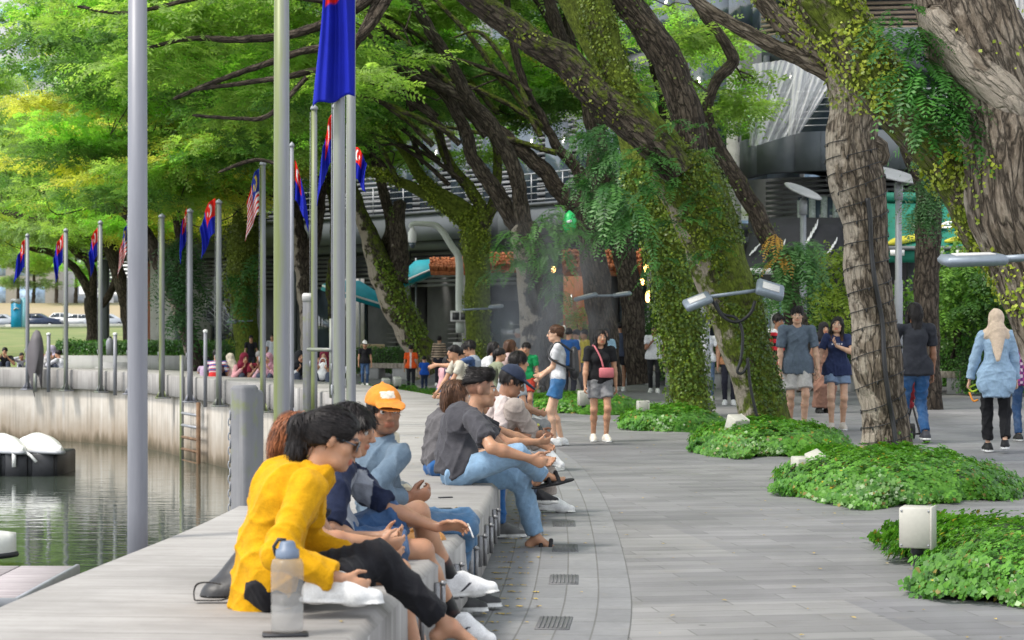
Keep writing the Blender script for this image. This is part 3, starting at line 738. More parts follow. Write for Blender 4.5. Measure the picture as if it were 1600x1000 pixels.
def mat_leaf(name, rough=.5, trans=.4, var=.25):
    m, t, b, o = nodes_of(name)
    a = nd(t, "ShaderNodeVertexColor", layer_name="Col").outputs[0]
    n1 = noise(t, coord(t, kind="World"), 3.0, 3)
    c = mixc(t, 1.0, a, mapr(t, n1, .3, .7, 1 - var, 1 + var), 'MULTIPLY')
    t.links.new(c, b.inputs["Base Color"]); b.inputs["Roughness"].default_value = rough; b.inputs["Specular IOR Level"].default_value = .35
    tr = nd(t, "ShaderNodeBsdfTranslucent"); t.links.new(mixc(t, 1.0, c, (1.5, 1.6, .75), 'MULTIPLY'), tr.inputs[0])
    ms = nd(t, "ShaderNodeMixShader"); ms.inputs[0].default_value = trans
    t.links.new(b.outputs[0], ms.inputs[1]); t.links.new(tr.outputs[0], ms.inputs[2]); t.links.new(ms.outputs[0], o.inputs[0]); return m
M_LEAF = mat_leaf("feathery_leaf", .55, .58)
M_FERN = mat_leaf("fern_frond", .45, .35)
M_IVY = mat_leaf("creeper_leaf", .4, .25)
M_BED = mat_leaf("glossy_ground_leaf", .32, .3)

class Trunk:
    def __init__(s): s.V = []; s.F = []; s.UV = []; s.C = []; s.n = 0; s.surf = []
    def limb(s, pts, sides=16, seg=None, rough=.10, moss=.2, pale=.0, seed=0, taper_end=False):
        """pts: (x,y,z,r)"""
        p = np.asarray(pts, float); L = np.linalg.norm(np.diff(p[:, :3], axis=0), axis=1).sum()
        rmean = p[:, 3].mean(); k = seg or int(max(6, min(70, L / max(rmean * .45, .06))))
        q = spline(p, k); c = q[:, :3].copy(); r = np.maximum(q[:, 3], .004); r[-1] *= .25
        c += vnoise(c * (1.2 / max(rmean, .1)) * .35, seed)[:, None] * r[:, None] * .12
        T, N, B = frames(c); a = np.linspace(0, 2 * math.pi, sides + 1)
        d = np.cos(a)[None, :, None] * N[:, None] + np.sin(a)[None, :, None] * B[:, None]
        acc = np.concatenate([[0], np.cumsum(np.linalg.norm(np.diff(c, axis=0), axis=1))])
        ring = c[:, None] + d * r[:, None, None]
        f1 = vnoise((ring / (rmean * 1.5)).reshape(-1, 3), seed + 1).reshape(k, -1)
        f2 = vnoise((ring / (rmean * .45) * np.array([1, 1, .5])).reshape(-1, 3), seed + 2).reshape(k, -1)
        fac = 1 + rough * f1 + rough * .55 * f2; fac[:, -1] = fac[:, 0]
        V = c[:, None] + d * (r[:, None] * fac)[..., None]
        m = sides + 1; b = s.n
        F = np.array([[b + i * m + j, b + i * m + j + 1, b + (i + 1) * m + j + 1, b + (i + 1) * m + j] for i in range(k - 1) for j in range(sides)], np.int32)
        s.F.append(F); s.V.append(V.reshape(-1, 3)); s.n += k * m
        s.UV.append(np.stack([np.broadcast_to(a * rmean, (k, m)), np.broadcast_to(acc[:, None], (k, m))], -1).reshape(-1, 2))
        up = d[..., 2]
        mo = moss + .12 * up; pl = pale if np.ndim(pale) == 0 else pale
        C = np.zeros((k, m, 3)); C[..., 0] = np.clip(mo, 0, 1); C[..., 1] = np.clip(pl - .25 * d[..., 0], 0, 1)  # pale bark patches, stronger on the left: side light put into the colour
        s.C.append(C.reshape(-1, 3)); s.surf.append((V, d, T, r))
        return c, r
    def build(s, parent, mat, name="trunk"):
        return obj(name, np.concatenate(s.V), [np.concatenate(s.F)], mat, parent, uv=np.concatenate(s.UV), col=np.concatenate(s.C), smooth=True)

def px_limb(pts, Y, rpx=True):
    """[(u, v, half-width px[, depth])] -> [(x,y,z,r)]"""
    out = []
    for q in pts:
        y = q[3] if len(q) > 3 else Y
        out.append([*P(q[0], q[1], y), q[2] / pxm(y)])
    return out

def sprays(pos, dr, L, K, leaf, width, col, rng, droop=.25, taper=False, tilt=.35, fold=0.0):
    """feather-shaped leaves: pos (N,3) base, dr (N,3) direction, L (N,) length; K leaflet pairs. Returns V,F,C"""
    N = len(pos); d = unit(dr); up = np.array([0, 0, 1.0])
    sd = np.cross(d, up + rng.normal(scale=tilt, size=(N, 3))); sd = unit(sd); n = np.cross(sd, d)
    t = (np.arange(K) + .6) / K
    LL = np.asarray(L)[:, None]
    ax = pos[:, None] + d[:, None] * (LL * t)[..., None] - up * (LL * droop * t ** 2)[..., None]            # N,K,3
    tang = unit(d[:, None] - up * (2 * droop * t)[None, :, None])
    out = []
    prof = (np.sin(np.pi * np.clip(t * .85 + .12, 0, 1)) if taper else 1 - .45 * t ** 3)
    ll = (np.asarray(leaf)[:, None] if np.ndim(leaf) else leaf) * prof[None, :] * (1 + .2 * rng.normal(size=(N, K)))
    wd = width if np.ndim(width) == 0 else np.asarray(width)[:, None]
    for sg in (-1, 1):
        ld = unit(sg * sd[:, None] + tang * .45 - n[:, None] * (.15 + fold) + rng.normal(scale=.12, size=(N, K, 3)))
        tip = ax + ld * ll[..., None]; mid = ax + ld * (ll * .5)[..., None]
        ww = (wd * np.ones_like(ll))[..., None] * .5
        out.append(np.stack([ax, mid + tang * ww, tip, mid - tang * ww], 2))
    V = np.stack(out, 2).reshape(-1, 3)
    nq = N * K * 2
    F = np.arange(nq * 4, dtype=np.int32).reshape(nq, 4)
    C = np.repeat(np.asarray(col), K * 8, axis=0)
    return V, F, C
class Leaves:
    def __init__(s): s.V = []; s.F = []; s.C = []; s.n = 0
    def add(s, V, F, C): s.V.append(V); s.F.append(F + s.n); s.C.append(C); s.n += len(V)
    def build(s, name, mat, parent=None):
        return obj(name, np.concatenate(s.V), [np.concatenate(s.F)], mat, parent, col=np.concatenate(s.C))
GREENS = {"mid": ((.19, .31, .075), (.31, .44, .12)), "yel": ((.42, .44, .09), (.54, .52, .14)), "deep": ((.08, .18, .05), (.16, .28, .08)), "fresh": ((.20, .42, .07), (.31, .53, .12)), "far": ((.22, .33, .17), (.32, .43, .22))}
def pad_sprays(LV_, pads, rng, L=.36, K=7, leaf=.10, width=.042, dens=1.0):
    """pads: (x,y,z, rx,ry,rz, tint)"""
    for (x, y, z, rx_, ry_, rz_, tint) in pads:
        n = int(max(10, dens * 34 * rx_ * ry_ * math.pi * .36 / (L * L)))
        q = rng.normal(size=(n, 3)); q = unit(q) * (rng.rand(n, 1) ** .45)
        th = np.arctan2(q[:, 1], q[:, 0])
        lump = 1 + .28 * np.sin(3 * th + rng.rand() * 6) + .2 * np.sin(5 * th + rng.rand() * 6)
        keep = vnoise(q * 2.6 + rng.rand(3) * 30, rng.randint(999)) > -.12
        q = q[keep]; lump = lump[keep]; n = len(q)
        if n == 0: continue
        pos = np.stack([x + q[:, 0] * rx_ * lump, y + q[:, 1] * ry_ * lump, z + q[:, 2] * rz_ - .12 * rz_ * (lump - 1)], 1)
        dr = np.stack([q[:, 0] + rng.normal(scale=.5, size=n), q[:, 1] + rng.normal(scale=.5, size=n), rng.normal(scale=.28, size=n) + .05], 1)
        a, b = GREENS[tint]; f = np.clip(rng.normal(.5, .22, size=(n, 1)) + .45 * vnoise(pos * 2.4, 7)[:, None], 0, 1)
        col = (np.array(a) * (1 - f) + np.array(b) * f) * (1 + .35 * vnoise(pos * 1.1, 9)[:, None]).clip(.45, 1.4)
        LV_.add(*sprays(pos, dr, L * (1 + .3 * rng.normal(size=n)).clip(.5, 1.6), K, leaf, width, col, rng, droop=.22))
def region_pads(rng, n, u0, u1, v0, v1, Y0, Y1, wpx=(50, 110), hpx=(9, 20), tints=("mid",), edge=None):
    out = []; tries = 0
    while len(out) < n and tries < n * 30:
        tries += 1
        u = rng.uniform(u0, u1); v = rng.uniform(v0, v1)
        if edge and not edge(u, v): continue
        Y = rng.uniform(Y0, Y1); s = Y / FPX; p = P(u, v, Y); wv = rng.uniform(*wpx) * s
        out.append((*p, wv, wv * rng.uniform(.7, 1.2), rng.uniform(*hpx) * s, tints[rng.randint(len(tints))]))
    return out
def twig_to(T, a, b, r0, r1, rng, sag=.0, moss=.1):
    a = np.asarray(a, float); b = np.asarray(b, float); L = np.linalg.norm(b - a)
    m1 = a * .67 + b * .33 + rng.normal(scale=.07 * L, size=3); m2 = a * .33 + b * .67 + rng.normal(scale=.07 * L, size=3)
    T.limb([[*a, r0], [*m1, r0 * .75 + r1 * .25], [*m2, r0 * .35 + r1 * .65], [*b, r1]], sides=6, seg=9, rough=.08, moss=moss, seed=rng.randint(999))
def branch_pads(T, pads, roots, rng, r0=.05, every=2, moss=.1):
    """a bough from the nearest limb point to every few pads, and a few twigs inside it"""
    roots = np.asarray(roots, float)
    for i, pd in enumerate(pads):
        if i % every: continue
        c = np.array(pd[:3]); j = int(np.argmin(np.linalg.norm((roots - c) * np.array([1, 1, 1.5]), axis=1)))
        a = roots[np.argsort(np.linalg.norm((roots - c) * np.array([1, 1, 1.5]), axis=1))[rng.randint(0, min(6, len(roots)))]]
        if np.linalg.norm(a - c) > 14: continue
        twig_to(T, a, c, r0, .012, rng, moss=moss)
        for k in range(3):
            th = rng.uniform(0, 6.28); e = c + np.array([math.cos(th) * pd[3], math.sin(th) * pd[4], rng.uniform(-.2, .6) * pd[5]]) * .8
            twig_to(T, c + (a - c) * .12, e, .016, .005, rng, moss=0)
def fern(LV_, base, out, rng, n=10, L=.55, K=13, cols=((.045, .13, .03), (.11, .24, .05)), up=.5, droop=.55, spread=.9):
    th = rng.uniform(-1, 1, size=n) * spread
    o = unit(np.asarray(out, float)); sd = np.cross(o, (0, 0, 1)); sd = unit(sd)
    dr = np.cos(th)[:, None] * o + np.sin(th)[:, None] * sd + np.array([0, 0, 1])[None] * rng.uniform(up - .5, up + .4, size=(n, 1))
    f = rng.rand(n, 1); col = np.array(cols[0]) * (1 - f) + np.array(cols[1]) * f
    LL = L * rng.uniform(.6, 1.2, size=n)
    LV_.add(*sprays(np.asarray(base) + rng.normal(scale=.06, size=(n, 3)), dr, LL, K, LL * .26, L * .075, col, rng, droop=droop, taper=True, tilt=.25))
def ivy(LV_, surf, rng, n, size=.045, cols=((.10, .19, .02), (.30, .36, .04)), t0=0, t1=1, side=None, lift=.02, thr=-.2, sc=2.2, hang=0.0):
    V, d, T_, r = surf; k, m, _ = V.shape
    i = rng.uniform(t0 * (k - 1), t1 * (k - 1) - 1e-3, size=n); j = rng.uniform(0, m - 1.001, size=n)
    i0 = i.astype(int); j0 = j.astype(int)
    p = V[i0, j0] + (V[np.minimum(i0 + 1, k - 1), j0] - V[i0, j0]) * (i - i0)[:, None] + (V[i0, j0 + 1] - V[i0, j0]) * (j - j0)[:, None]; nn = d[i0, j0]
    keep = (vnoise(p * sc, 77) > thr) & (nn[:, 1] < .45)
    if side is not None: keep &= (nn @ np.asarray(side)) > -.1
    p = p[keep]; nn = nn[keep]; n = len(p)
    if n == 0: return
    p = p + nn * (lift * rng.rand(n, 1)) - np.array([0, 0, hang]) * rng.rand(n, 1)
    nn = unit(nn + rng.normal(scale=.45, size=(n, 3)) + np.array([0, 0, .25]))
    a = unit(np.cross(nn, rng.normal(size=(n, 3)))); b = np.cross(nn, a); s = (size * rng.uniform(.6, 1.25, size=n))[:, None]
    Q = np.stack([p - a * s * .5, p + b * s * .42 + nn * s * .1, p + a * s * .55, p - b * s * .42 + nn * s * .1], 1).reshape(-1, 3)
    f = rng.rand(n, 1); col = np.repeat(np.array(cols[0]) * (1 - f) + np.array(cols[1]) * f, 4, axis=0)
    LV_.add(Q, np.arange(n * 4, dtype=np.int32).reshape(n, 4), col)
def overhead(rng, base, n, r=4.5, z0=8.6, z1=11.5, tints=("mid", "fresh", "deep")):
    out = []
    for k in range(n):
        a = rng.uniform(0, 6.28); d = r * math.sqrt(rng.rand())
        s = rng.uniform(.7, 1.3)
        out.append((base[0] + d * math.cos(a), base[1] + d * math.sin(a), rng.uniform(z0, z1), s, s, .3, tints[rng.randint(len(tints))]))
    return out
TREES = "rain trees along the promenade"
def tree(label, limbs, base, mat, pads=(), seed=0, moss=.2, pale=.0, sides=16, dens=1.0, L=.36, K=7, leaf=.10, r0=.022, every=3, width=.042, twigs=True, group=TREES, cat="tree", name="rain_tree", extra_limbs=()):
    """limbs: list of (pts xyzr, moss, pale); returns root, trunk builder"""
    if dens == 1.0 and L == .36: L, K, leaf, width, dens = .40, 6, .135, .062, .80
    rng = np.random.RandomState(seed); root = empty(name, base, label, cat, group)
    T = Trunk(); roots = []
    for k, lm in enumerate(limbs):
        pts = lm[0]; mo = lm[1] if len(lm) > 1 else moss; pl = lm[2] if len(lm) > 2 else pale
        big = np.asarray(pts)[:, 3].max()
        c, r = T.limb(pts, sides=sides if big > .1 else 10, moss=mo, pale=pl, seed=seed * 13 + k, rough=.11 if big > .1 else .08); roots += list(c[len(c) // 3:])
    if len(pads):
        if twigs: branch_pads(T, pads, roots, rng, r0=r0, every=every)
        lv = Leaves(); pad_sprays(lv, pads, rng, dens=dens, L=L, K=K, leaf=leaf, width=width); lv.build("crown", M_LEAF, root)
    T.build(root, mat)
    return root, T, rng
def arches(rng, n, Y, us, vs, du=(-330, -90), dv=(-190, -40), r=(5, 3)):
    """thin boughs arching up and to the left"""
    out = []
    for k in range(n):
        u = rng.uniform(*us); v = rng.uniform(*vs); a = rng.uniform(*du); b = rng.uniform(*dv); y = Y + rng.uniform(-.8, .8); h = rng.uniform(-45, 10)
        out.append((px_limb([(u, v, r[0]), (u + a * .3, v + b * .45 + h * .6, r[0] * .8), (u + a * .65, v + b * .8 + h, r[0] * .6), (u + a, v + b + h * .4, r[1] * .5)], y), rng.choice([.05, .2, .5])))
    return out
def rise(T, c, n, seed, r=.16, up=4.5, spread=3.5):
    """upper boughs that carry a crown above the picture"""
    rg_ = np.random.RandomState(seed); out = []
    for k in range(n):
        a = 6.28 * k / n + rg_.rand(); e = np.array(c) + np.array([math.cos(a) * spread, math.sin(a) * spread, up * rg_.uniform(.6, 1)])
        m = (np.array(c) * .5 + e * .5) + np.array([0, 0, .5])
        out.append(([[*c, r], [*m, r * .65], [*e, r * .25]], .2, 0))
    return out
# ---- the tree wrapped in strings of lights
Y = 21.5
l1 = px_limb([(1388, 735, 42), (1385, 700, 38), (1377, 620, 36), (1366, 520, 37), (1357, 430, 37), (1348, 340, 38), (1338, 270, 42), (1334, 210, 40), (1335, 160, 37), (1322, 90, 38), (1290, 10, 38), (1250, -70, 34)], Y)
l1b = px_limb([(1310, 125, 14), (1275, 105, 13), (1225, 80, 12), (1160, 45, 11), (1115, 20, 10), (1070, -15, 9)], Y)
l1c = px_limb([(1290, 95, 18), (1250, 60, 17), (1210, 25, 15), (1165, -30, 13)], Y)
l1d = px_limb([(1352, 225, 16), (1372, 240, 20), (1368, 262, 14)], Y)
c0 = np.array(l1[-1][:3])
root, T, rng = tree("thick pale-barked tree trunk wrapped in black strings of lights, with a black cable down it", [(l1, .24, .35), (l1b, .2, 0), (l1c, .25, 0), (l1d, .05, .3)] + rise(None, c0, 4, 3), G(1388, 722), M_BARKP, overhead(np.random.RandomState(3), (3.0, 21), 16), seed=3, sides=30, L=.45, leaf=.13, K=6, width=.06)
lv = Leaves()
ivy(lv, T.surf[0], rng, 900, .05, ((.12, .18, .03), (.32, .36, .05)), .62, .97, None, .04, .05)
ivy(lv, T.surf[2], rng, 200, .05, ((.12, .18, .03), (.32, .36, .05)), 0, 1, None, .04, .0)
ivy(lv, T.surf[0], rng, 60, .045, ((.05, .13, .02), (.12, .22, .04)), 0.02, .12, None, .04, .1)
lv.build("climbing_creeper", M_IVY, root)
M_WIRE = paint("black_cable_rubber", (.012, .012, .013), .5, .2, 8, .05, 60)
V_, d_, T_, r_ = T.surf[0]; k_, m_, _ = V_.shape
ctr = V_[:, :-1].mean(1)
wires = MB()
for turn in range(17):
    i0 = .5 + turn * (k_ * .60 / 17); pts = []
    for s in range(25):
        a = s / 24; ii = min(k_ - 2, i0 + a * 1.7); i = int(ii); j = (a * (m_ - 1) + turn * 1.3) % (m_ - 1); j0 = int(j); f = ii - i
        q = V_[i, j0] * (1 - f) + V_[i + 1, j0] * f; q2 = V_[i, (j0 + 1) % m_] * (1 - f) + V_[i + 1, (j0 + 1) % m_] * f
        pt = q + (q2 - q) * (j - j0); cc = ctr[i] * (1 - f) + ctr[i + 1] * f
        pts.append(cc + (pt - cc) * 1.045 + np.array([0, 0, -.015 * math.sin(a * 9 + turn)]))
    wires.tube(pts, .0052, 5)
    for s in range(0, 24, 4):
        wires.lathe(pts[s] + np.array([0, 0, -.02]), [(.004, .02), (.008, .008), (.008, -.008), (.003, -.018)], 6)
wires.build("light_string", M_WIRE, root)
cab = MB(); pts = []
jf = int(np.argmin(d_[k_ // 3, :, 1] + .0 * d_[k_ // 3, :, 0])) - 1
for i in range(1, int(k_ * .50)):
    j = (jf + int(round(1.5 * math.sin(i * .12)))) % (m_ - 1)
    pts.append(ctr[i] + (V_[i, j] - ctr[i]) * 1.06)
pts = spline(np.array(pts[::2]), 60)
cab.tube(pts, .026, 8); cab.build("power_cable", M_WIRE, root)

# ---- the big tree at the right edge, forking
Y = 14.0
main = px_limb([(1690, 800, 66), (1684, 720, 62), (1662, 600, 58), (1636, 500, 56), (1608, 420, 58), (1586, 330, 60), (1572, 230, 66), (1556, 140, 74), (1530, 60, 78), (1500, -20, 72), (1470, -90, 66)], Y)
fork = px_limb([(1604, 455, 40), (1565, 375, 46), (1520, 310, 44), (1470, 245, 41), (1420, 185, 41), (1375, 130, 41), (1335, 75, 43), (1295, 15, 46), (1255, -50, 50)], 14.4)
stub = px_limb([(1600, 200, 20), (1575, 150, 34), (1500, 80, 34), (1462, 35, 28), (1452, 10, 20)], 13.8)
root, T, rng = tree("massive forking tree at the right edge with yellow-green creeper and fern tuft", [(main, .28, .25), (fork, .58, .1), (stub, .05, .55)] + rise(None, main[-1][:3], 3, 5) + rise(None, fork[-1][:3], 3, 6), G(1690, 800), M_BARKP, overhead(np.random.RandomState(8), (3.3, 14.5), 12, 3.5, 7.4, 9.5), seed=5, sides=32, L=.45, leaf=.13, K=6, width=.06)
lv = Leaves()
yc = ((.17, .25, .02), (.40, .45, .05))
ivy(lv, T.surf[1], rng, 5200, .034, yc, 0.0, 1, None, .05, -.15, 3.0)
ivy(lv, T.surf[0], rng, 2600, .034, yc, .18, .62, (-1, -.3, 0), .04, .05, 3.0)
ivy(lv, T.surf[0], rng, 500, .03, yc, .5, 1, None, .03, .35, 3.0)
lv.build("climbing_creeper", M_IVY, root)
lv = Leaves()
for (u, v, n, L) in ((1395, 20, 10, .30), (1420, 60, 12, .34), (1440, 110, 14, .36), (1455, 150, 14, .36), (1470, 185, 12, .34), (1420, 130, 12, .34), (1400, 95, 10, .3), (1440, 60, 10, .3), (1475, 130, 12, .3), (1450, 200, 9, .3), (1478, 165, 10, .3)):
    fern(lv, P(u, v, 13.9), (rng.uniform(-.9, .3), -1, 0), rng, n, L, 13, ((.02, .085, .015), (.06, .19, .03)), .1, .8, 1.4)
fern(lv, P(1490, 220, 13.8), (-.3, -1, 0), rng, 6, .3, 12, ((.03, .1, .02), (.07, .2, .04)), .0, .9, 1.2)
lv.build("fern", M_FERN, root)

# ---- the mossy leaning tree
Y = 27.0
ma = px_limb([(1203, 690, 46), (1196, 660, 43), (1180, 600, 38), (1163, 540, 38), (1147, 480, 42), (1128, 410, 45), (1105, 345, 49), (1077, 285, 50), (1052, 240, 42)], Y)
la = px_limb([(1085, 310, 32), (1080, 240, 28), (1070, 180, 26), (1050, 110, 26), (1015, 50, 25), (975, 5, 23), (930, -45, 26)], 27.2)
lb = px_limb([(1050, 250, 34), (1010, 200, 29), (978, 150, 25), (955, 90, 22), (938, 30, 24), (925, -40, 22)], 26.8)
lc = px_limb([(1062, 275, 24), (1030, 235, 28), (1000, 205, 25), (950, 160, 25), (890, 105, 24), (830, 62, 22), (770, 20, 19), (700, -35, 20)], 26.6)
root, T, rng = tree("leaning mossy tree with tufts of fern and two grey floodlights strapped across its trunk", [(ma, .62, .32), (la, .25, .05), (lb, .62, 0), (lc, .45, .1)] + rise(None, la[-1][:3], 3, 7) + rise(None, lc[-1][:3], 3, 9), G(1200, 668), M_BARKD, overhead(np.random.RandomState(9), (1.5, 26.5), 14, 4.5, 8.2, 11), seed=7, sides=30, L=.45, leaf=.13, K=6, width=.06)
lv = Leaves()
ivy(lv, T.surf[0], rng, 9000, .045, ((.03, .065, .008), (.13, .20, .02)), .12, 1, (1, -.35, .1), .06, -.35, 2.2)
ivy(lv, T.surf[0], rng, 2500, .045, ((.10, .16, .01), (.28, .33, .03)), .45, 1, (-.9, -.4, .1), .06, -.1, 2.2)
ivy(lv, T.surf[2], rng, 2600, .045, ((.07, .12, .01), (.22, .28, .03)), 0, 1, None, .05, -.1, 2.2)
ivy(lv, T.surf[3], rng, 1100, .045, ((.07, .12, .01), (.25, .28, .03)), 0, .8, None, .05, .05, 2.2)
ivy(lv, T.surf[1], rng, 500, .04, ((.05, .10, .01), (.16, .2, .03)), 0, 1, None, .04, .2, 2.2)
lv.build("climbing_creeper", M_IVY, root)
lv = Leaves()
fc = ((.02, .085, .02), (.08, .21, .045))
for (u, v, n, L) in ((985, 250, 9, .5), (1005, 275, 9, .5), (1025, 255, 7, .45), (1045, 290, 7, .4), (1015, 240, 6, .45), (1000, 150, 4, .45), (1095, 205, 4, .35), (1100, 245, 4, .35), (1085, 320, 6, .38), (1065, 350, 5, .36), (1110, 290, 4, .36), (1125, 330, 4, .35), (1100, 400, 5, .4), (1115, 380, 4, .35), (1045, 345, 4, .35), (1010, 300, 8, .5), (1055, 190, 5, .4), (1035, 410, 3, .35)):
    fern(lv, P(u, v, 26.45), (rng.uniform(-.8, .8), -1, 0), rng, n, L, 13, fc, .45, .75, 1.3)
lv.build("fern", M_FERN, root)
cab = MB(); cp = [P(u, v, 26.4) for u, v in ((1118, 470), (1128, 490), (1150, 497), (1160, 520), (1158, 560), (1152, 580), (1160, 583), (1168, 570), (1168, 560), (1172, 600), (1180, 640), (1188, 665))]
cab.tube(spline(np.array(cp), 50), .02, 8)
cp = [P(u, v, 26.35) for u, v in ((1112, 468), (1130, 495), (1152, 503), (1172, 490), (1180, 470))]; cab.tube(spline(np.array(cp), 20), .022, 8)
cab.build("power_cable", M_WIRE, root)

# ---- the ivy-covered upright tree
Y = 33.0
ma = px_limb([(1080, 668, 30), (1078, 640, 28), (1070, 560, 30), (1062, 490, 32), (1053, 430, 34), (1040, 370, 34), (1022, 310, 32), (1000, 240, 28), (975, 170, 24), (940, 90, 20), (900, 20, 17), (860, -50, 14)], Y)
root, T, rng = tree("upright tree trunk wholly covered in small-leaved green ivy", [(ma, .85, 0)] + rise(None, ma[-1][:3], 3, 11), G(1078, 652), M_BARKD, overhead(np.random.RandomState(12), (1.5, 33), 10, 4, 9.4, 11.5), seed=11, sides=22, L=.45, leaf=.13, K=6, width=.06)
lv = Leaves()
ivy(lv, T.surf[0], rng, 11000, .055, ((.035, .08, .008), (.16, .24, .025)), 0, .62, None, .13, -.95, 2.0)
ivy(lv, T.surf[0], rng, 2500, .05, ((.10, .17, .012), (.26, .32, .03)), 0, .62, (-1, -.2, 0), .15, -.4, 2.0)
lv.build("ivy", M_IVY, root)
lv = Leaves()
for (u, v, n, L) in ((1000, 330, 9, .6), (985, 345, 9, .6), (1010, 370, 7, .5), (960, 300, 10, .7), (1035, 440, 4, .4), (1018, 415, 5, .45)):
    fern(lv, P(u, v, 32.4), (rng.uniform(-.8, .2), -1, 0), rng, n, L, 13, fc, .2, 1.0, 1.2)
lv.build("fern", M_FERN, root)

# ---- dark twin tree with a big curtain of hanging ferns
Y = 42.0
ma = px_limb([(950, 600, 26), (945, 560, 24), (938, 494, 22), (930, 420, 21), (918, 350, 20), (906, 320, 20)], Y)
lx = px_limb([(910, 340, 17), (866, 287, 13), (822, 239, 12), (760, 195, 11), (703, 146, 10), (650, 120, 8), (560, 100, 6)], Y)
ly = px_limb([(915, 330, 13), (905, 270, 10), (874, 234, 8), (848, 186, 7), (822, 138, 6), (800, 60, 6), (790, -20, 5)], Y)
lz = px_limb([(912, 325, 15), (925, 280, 13), (930, 220, 12), (915, 150, 11), (880, 70, 10), (850, -30, 9)], 41.5)
root, T, rng = tree("dark trunk splitting low into long boughs, with a small floodlight bar at head height", [(ma, .18, .12), (lx, .22, .1), (ly, .15, .1), (lz, .2, .0)] + arches(np.random.RandomState(61), 9, 42.3, (740, 930), (90, 250)) + rise(None, lz[-1][:3], 3, 15), G(950, 595), M_BARKD, region_pads(np.random.RandomState(15), 34, 640, 1010, -40, 170, 45, 52, (40, 85), tints=("mid", "deep", "deep", "fresh")) + overhead(np.random.RandomState(16), (.5, 42), 8, 4.5, 9.8, 12), seed=15, sides=18)
lv = Leaves()
for k in range(30):
    v = rng.uniform(190, 360); u = rng.uniform(905, 985) + (v - 250) * .12; fern(lv, P(u, v, rng.uniform(36, 37.5)), (rng.uniform(-.8, .6), -1, 0), rng, 9, .50, 15, ((.018, .075, .02), (.075, .20, .05)), .2, 1.05, 1.3)
fern_root = root
lv.build("fern", M_FERN, root)
# ---- second dark trunk close beside it
Y = 46.0
ma = px_limb([(1000, 600, 20), (992, 540, 18), (985, 470, 18), (975, 400, 18), (962, 330, 17), (945, 260, 15), (930, 190, 12), (900, 100, 9), (880, 0, 7)], Y)
root, T, rng = tree("plain dark trunk close behind the floodlit dark tree, warm cafe lamps beside it", [(ma, .2, .05)] + rise(None, ma[-1][:3], 3, 18, .1), G(1000, 598), M_BARKD, region_pads(np.random.RandomState(64), 34, 800, 1180, -30, 230, 47, 55, (40, 85), tints=("deep", "mid", "fresh")) + overhead(np.random.RandomState(18), (2.5, 47), 8, 4.5, 10, 12.5), seed=18, sides=16)
# ---- the tree in the barbecue smoke
Y = 40.0
ma = px_limb([(850, 620, 34), (846, 570, 31), (840, 500, 29), (832, 430, 27), (824, 380, 24), (815, 345, 20)], Y)
lx = px_limb([(825, 385, 15), (815, 330, 13), (804, 265, 12), (769, 199, 12), (734, 155, 11), (716, 120, 10), (680, 60, 9), (640, -10, 8)], Y)
ly = px_limb([(818, 370, 15), (800, 340, 13), (778, 305, 13), (742, 252, 11), (725, 199, 10), (694, 146, 9), (640, 100, 8), (580, 70, 6)], 40.3)
lz = px_limb([(735, 160, 8), (700, 140, 8), (650, 120, 7), (600, 90, 6), (540, 85, 4)], 40)
root, T, rng = tree("grey-patched trunk standing in drifting smoke with big drooping fern clumps at its fork", [(ma, .12, .38), (lx, .1, .05), (ly, .12, .1), (lz, .05, 0)] + arches(np.random.RandomState(62), 9, 40.2, (640, 800), (90, 260)) + rise(None, lx[-1][:3], 3, 21, .1), G(850, 605), M_BARKD, region_pads(np.random.RandomState(22), 30, 540, 820, -60, 190, 43, 50, tints=("mid", "deep", "mid")) + overhead(np.random.RandomState(21), (-2, 40), 8, 4, 9, 11.5), seed=21, sides=18)
lv = Leaves()
for (u, v) in ((780, 385), (800, 370), (830, 375), (850, 350), (870, 360), (890, 365), (860, 390), (880, 400), (810, 410), (790, 420), (860, 430), (845, 405), (868, 460), (885, 350), (870, 335)):
    fern(lv, P(u, v, 39.2), (rng.uniform(-1, 1), -1, 0), rng, 8, .58, 15, ((.04, .13, .03), (.13, .29, .07)), .35, .95, 1.3)
lv.build("fern", M_FERN, root)
# ---- yellow-mossy low forking tree behind the camera mast
Y = 47.0
ma = px_limb([(752, 600, 20), (748, 540, 20), (746, 470, 20), (744, 400, 20), (742, 355, 20)], Y)
lms = [px_limb(q, Y) for q in ([(742, 370, 12), (729, 349, 12), (700, 325, 11), (659, 300, 9), (597, 274, 7), (558, 267, 5)], [(740, 365, 12), (734, 331, 11), (672, 292, 10), (628, 230, 8), (590, 180, 7), (562, 146, 6), (520, 100, 5)], [(750, 360, 12), (756, 336, 11), (738, 300, 9), (703, 256, 8), (676, 186, 7), (650, 160, 5), (600, 140, 4)], [(748, 365, 10), (770, 320, 8), (778, 260, 7), (770, 200, 6), (740, 140, 5)])]
root, T, rng = tree("low forking tree with bright yellow-green mossy boughs behind the camera mast", [(ma, .72, .05)] + [(l, .85, 0) for l in lms[:2]] + [(l, .55, 0) for l in lms[2:]] + arches(np.random.RandomState(63), 7, 47.2, (620, 740), (220, 300), (-220, -60), (-150, -50), (4, 3)), G(752, 585), M_BARKD, region_pads(np.random.RandomState(25), 20, 560, 800, 60, 260, 50, 56, (35, 70), tints=("mid", "fresh", "deep")), seed=24, sides=16)
lv = Leaves()
for sfc in T.surf[:3]: ivy(lv, sfc, rng, 2200, .06, ((.09, .15, .012), (.30, .36, .03)), 0, 1, None, .08, -.2, 1.6)
ivy(lv, T.surf[3], rng, 700, .06, ((.09, .15, .012), (.30, .36, .03)), 0, 1, None, .08, 0, 1.6)
lv.build("moss_tufts", M_IVY, root)
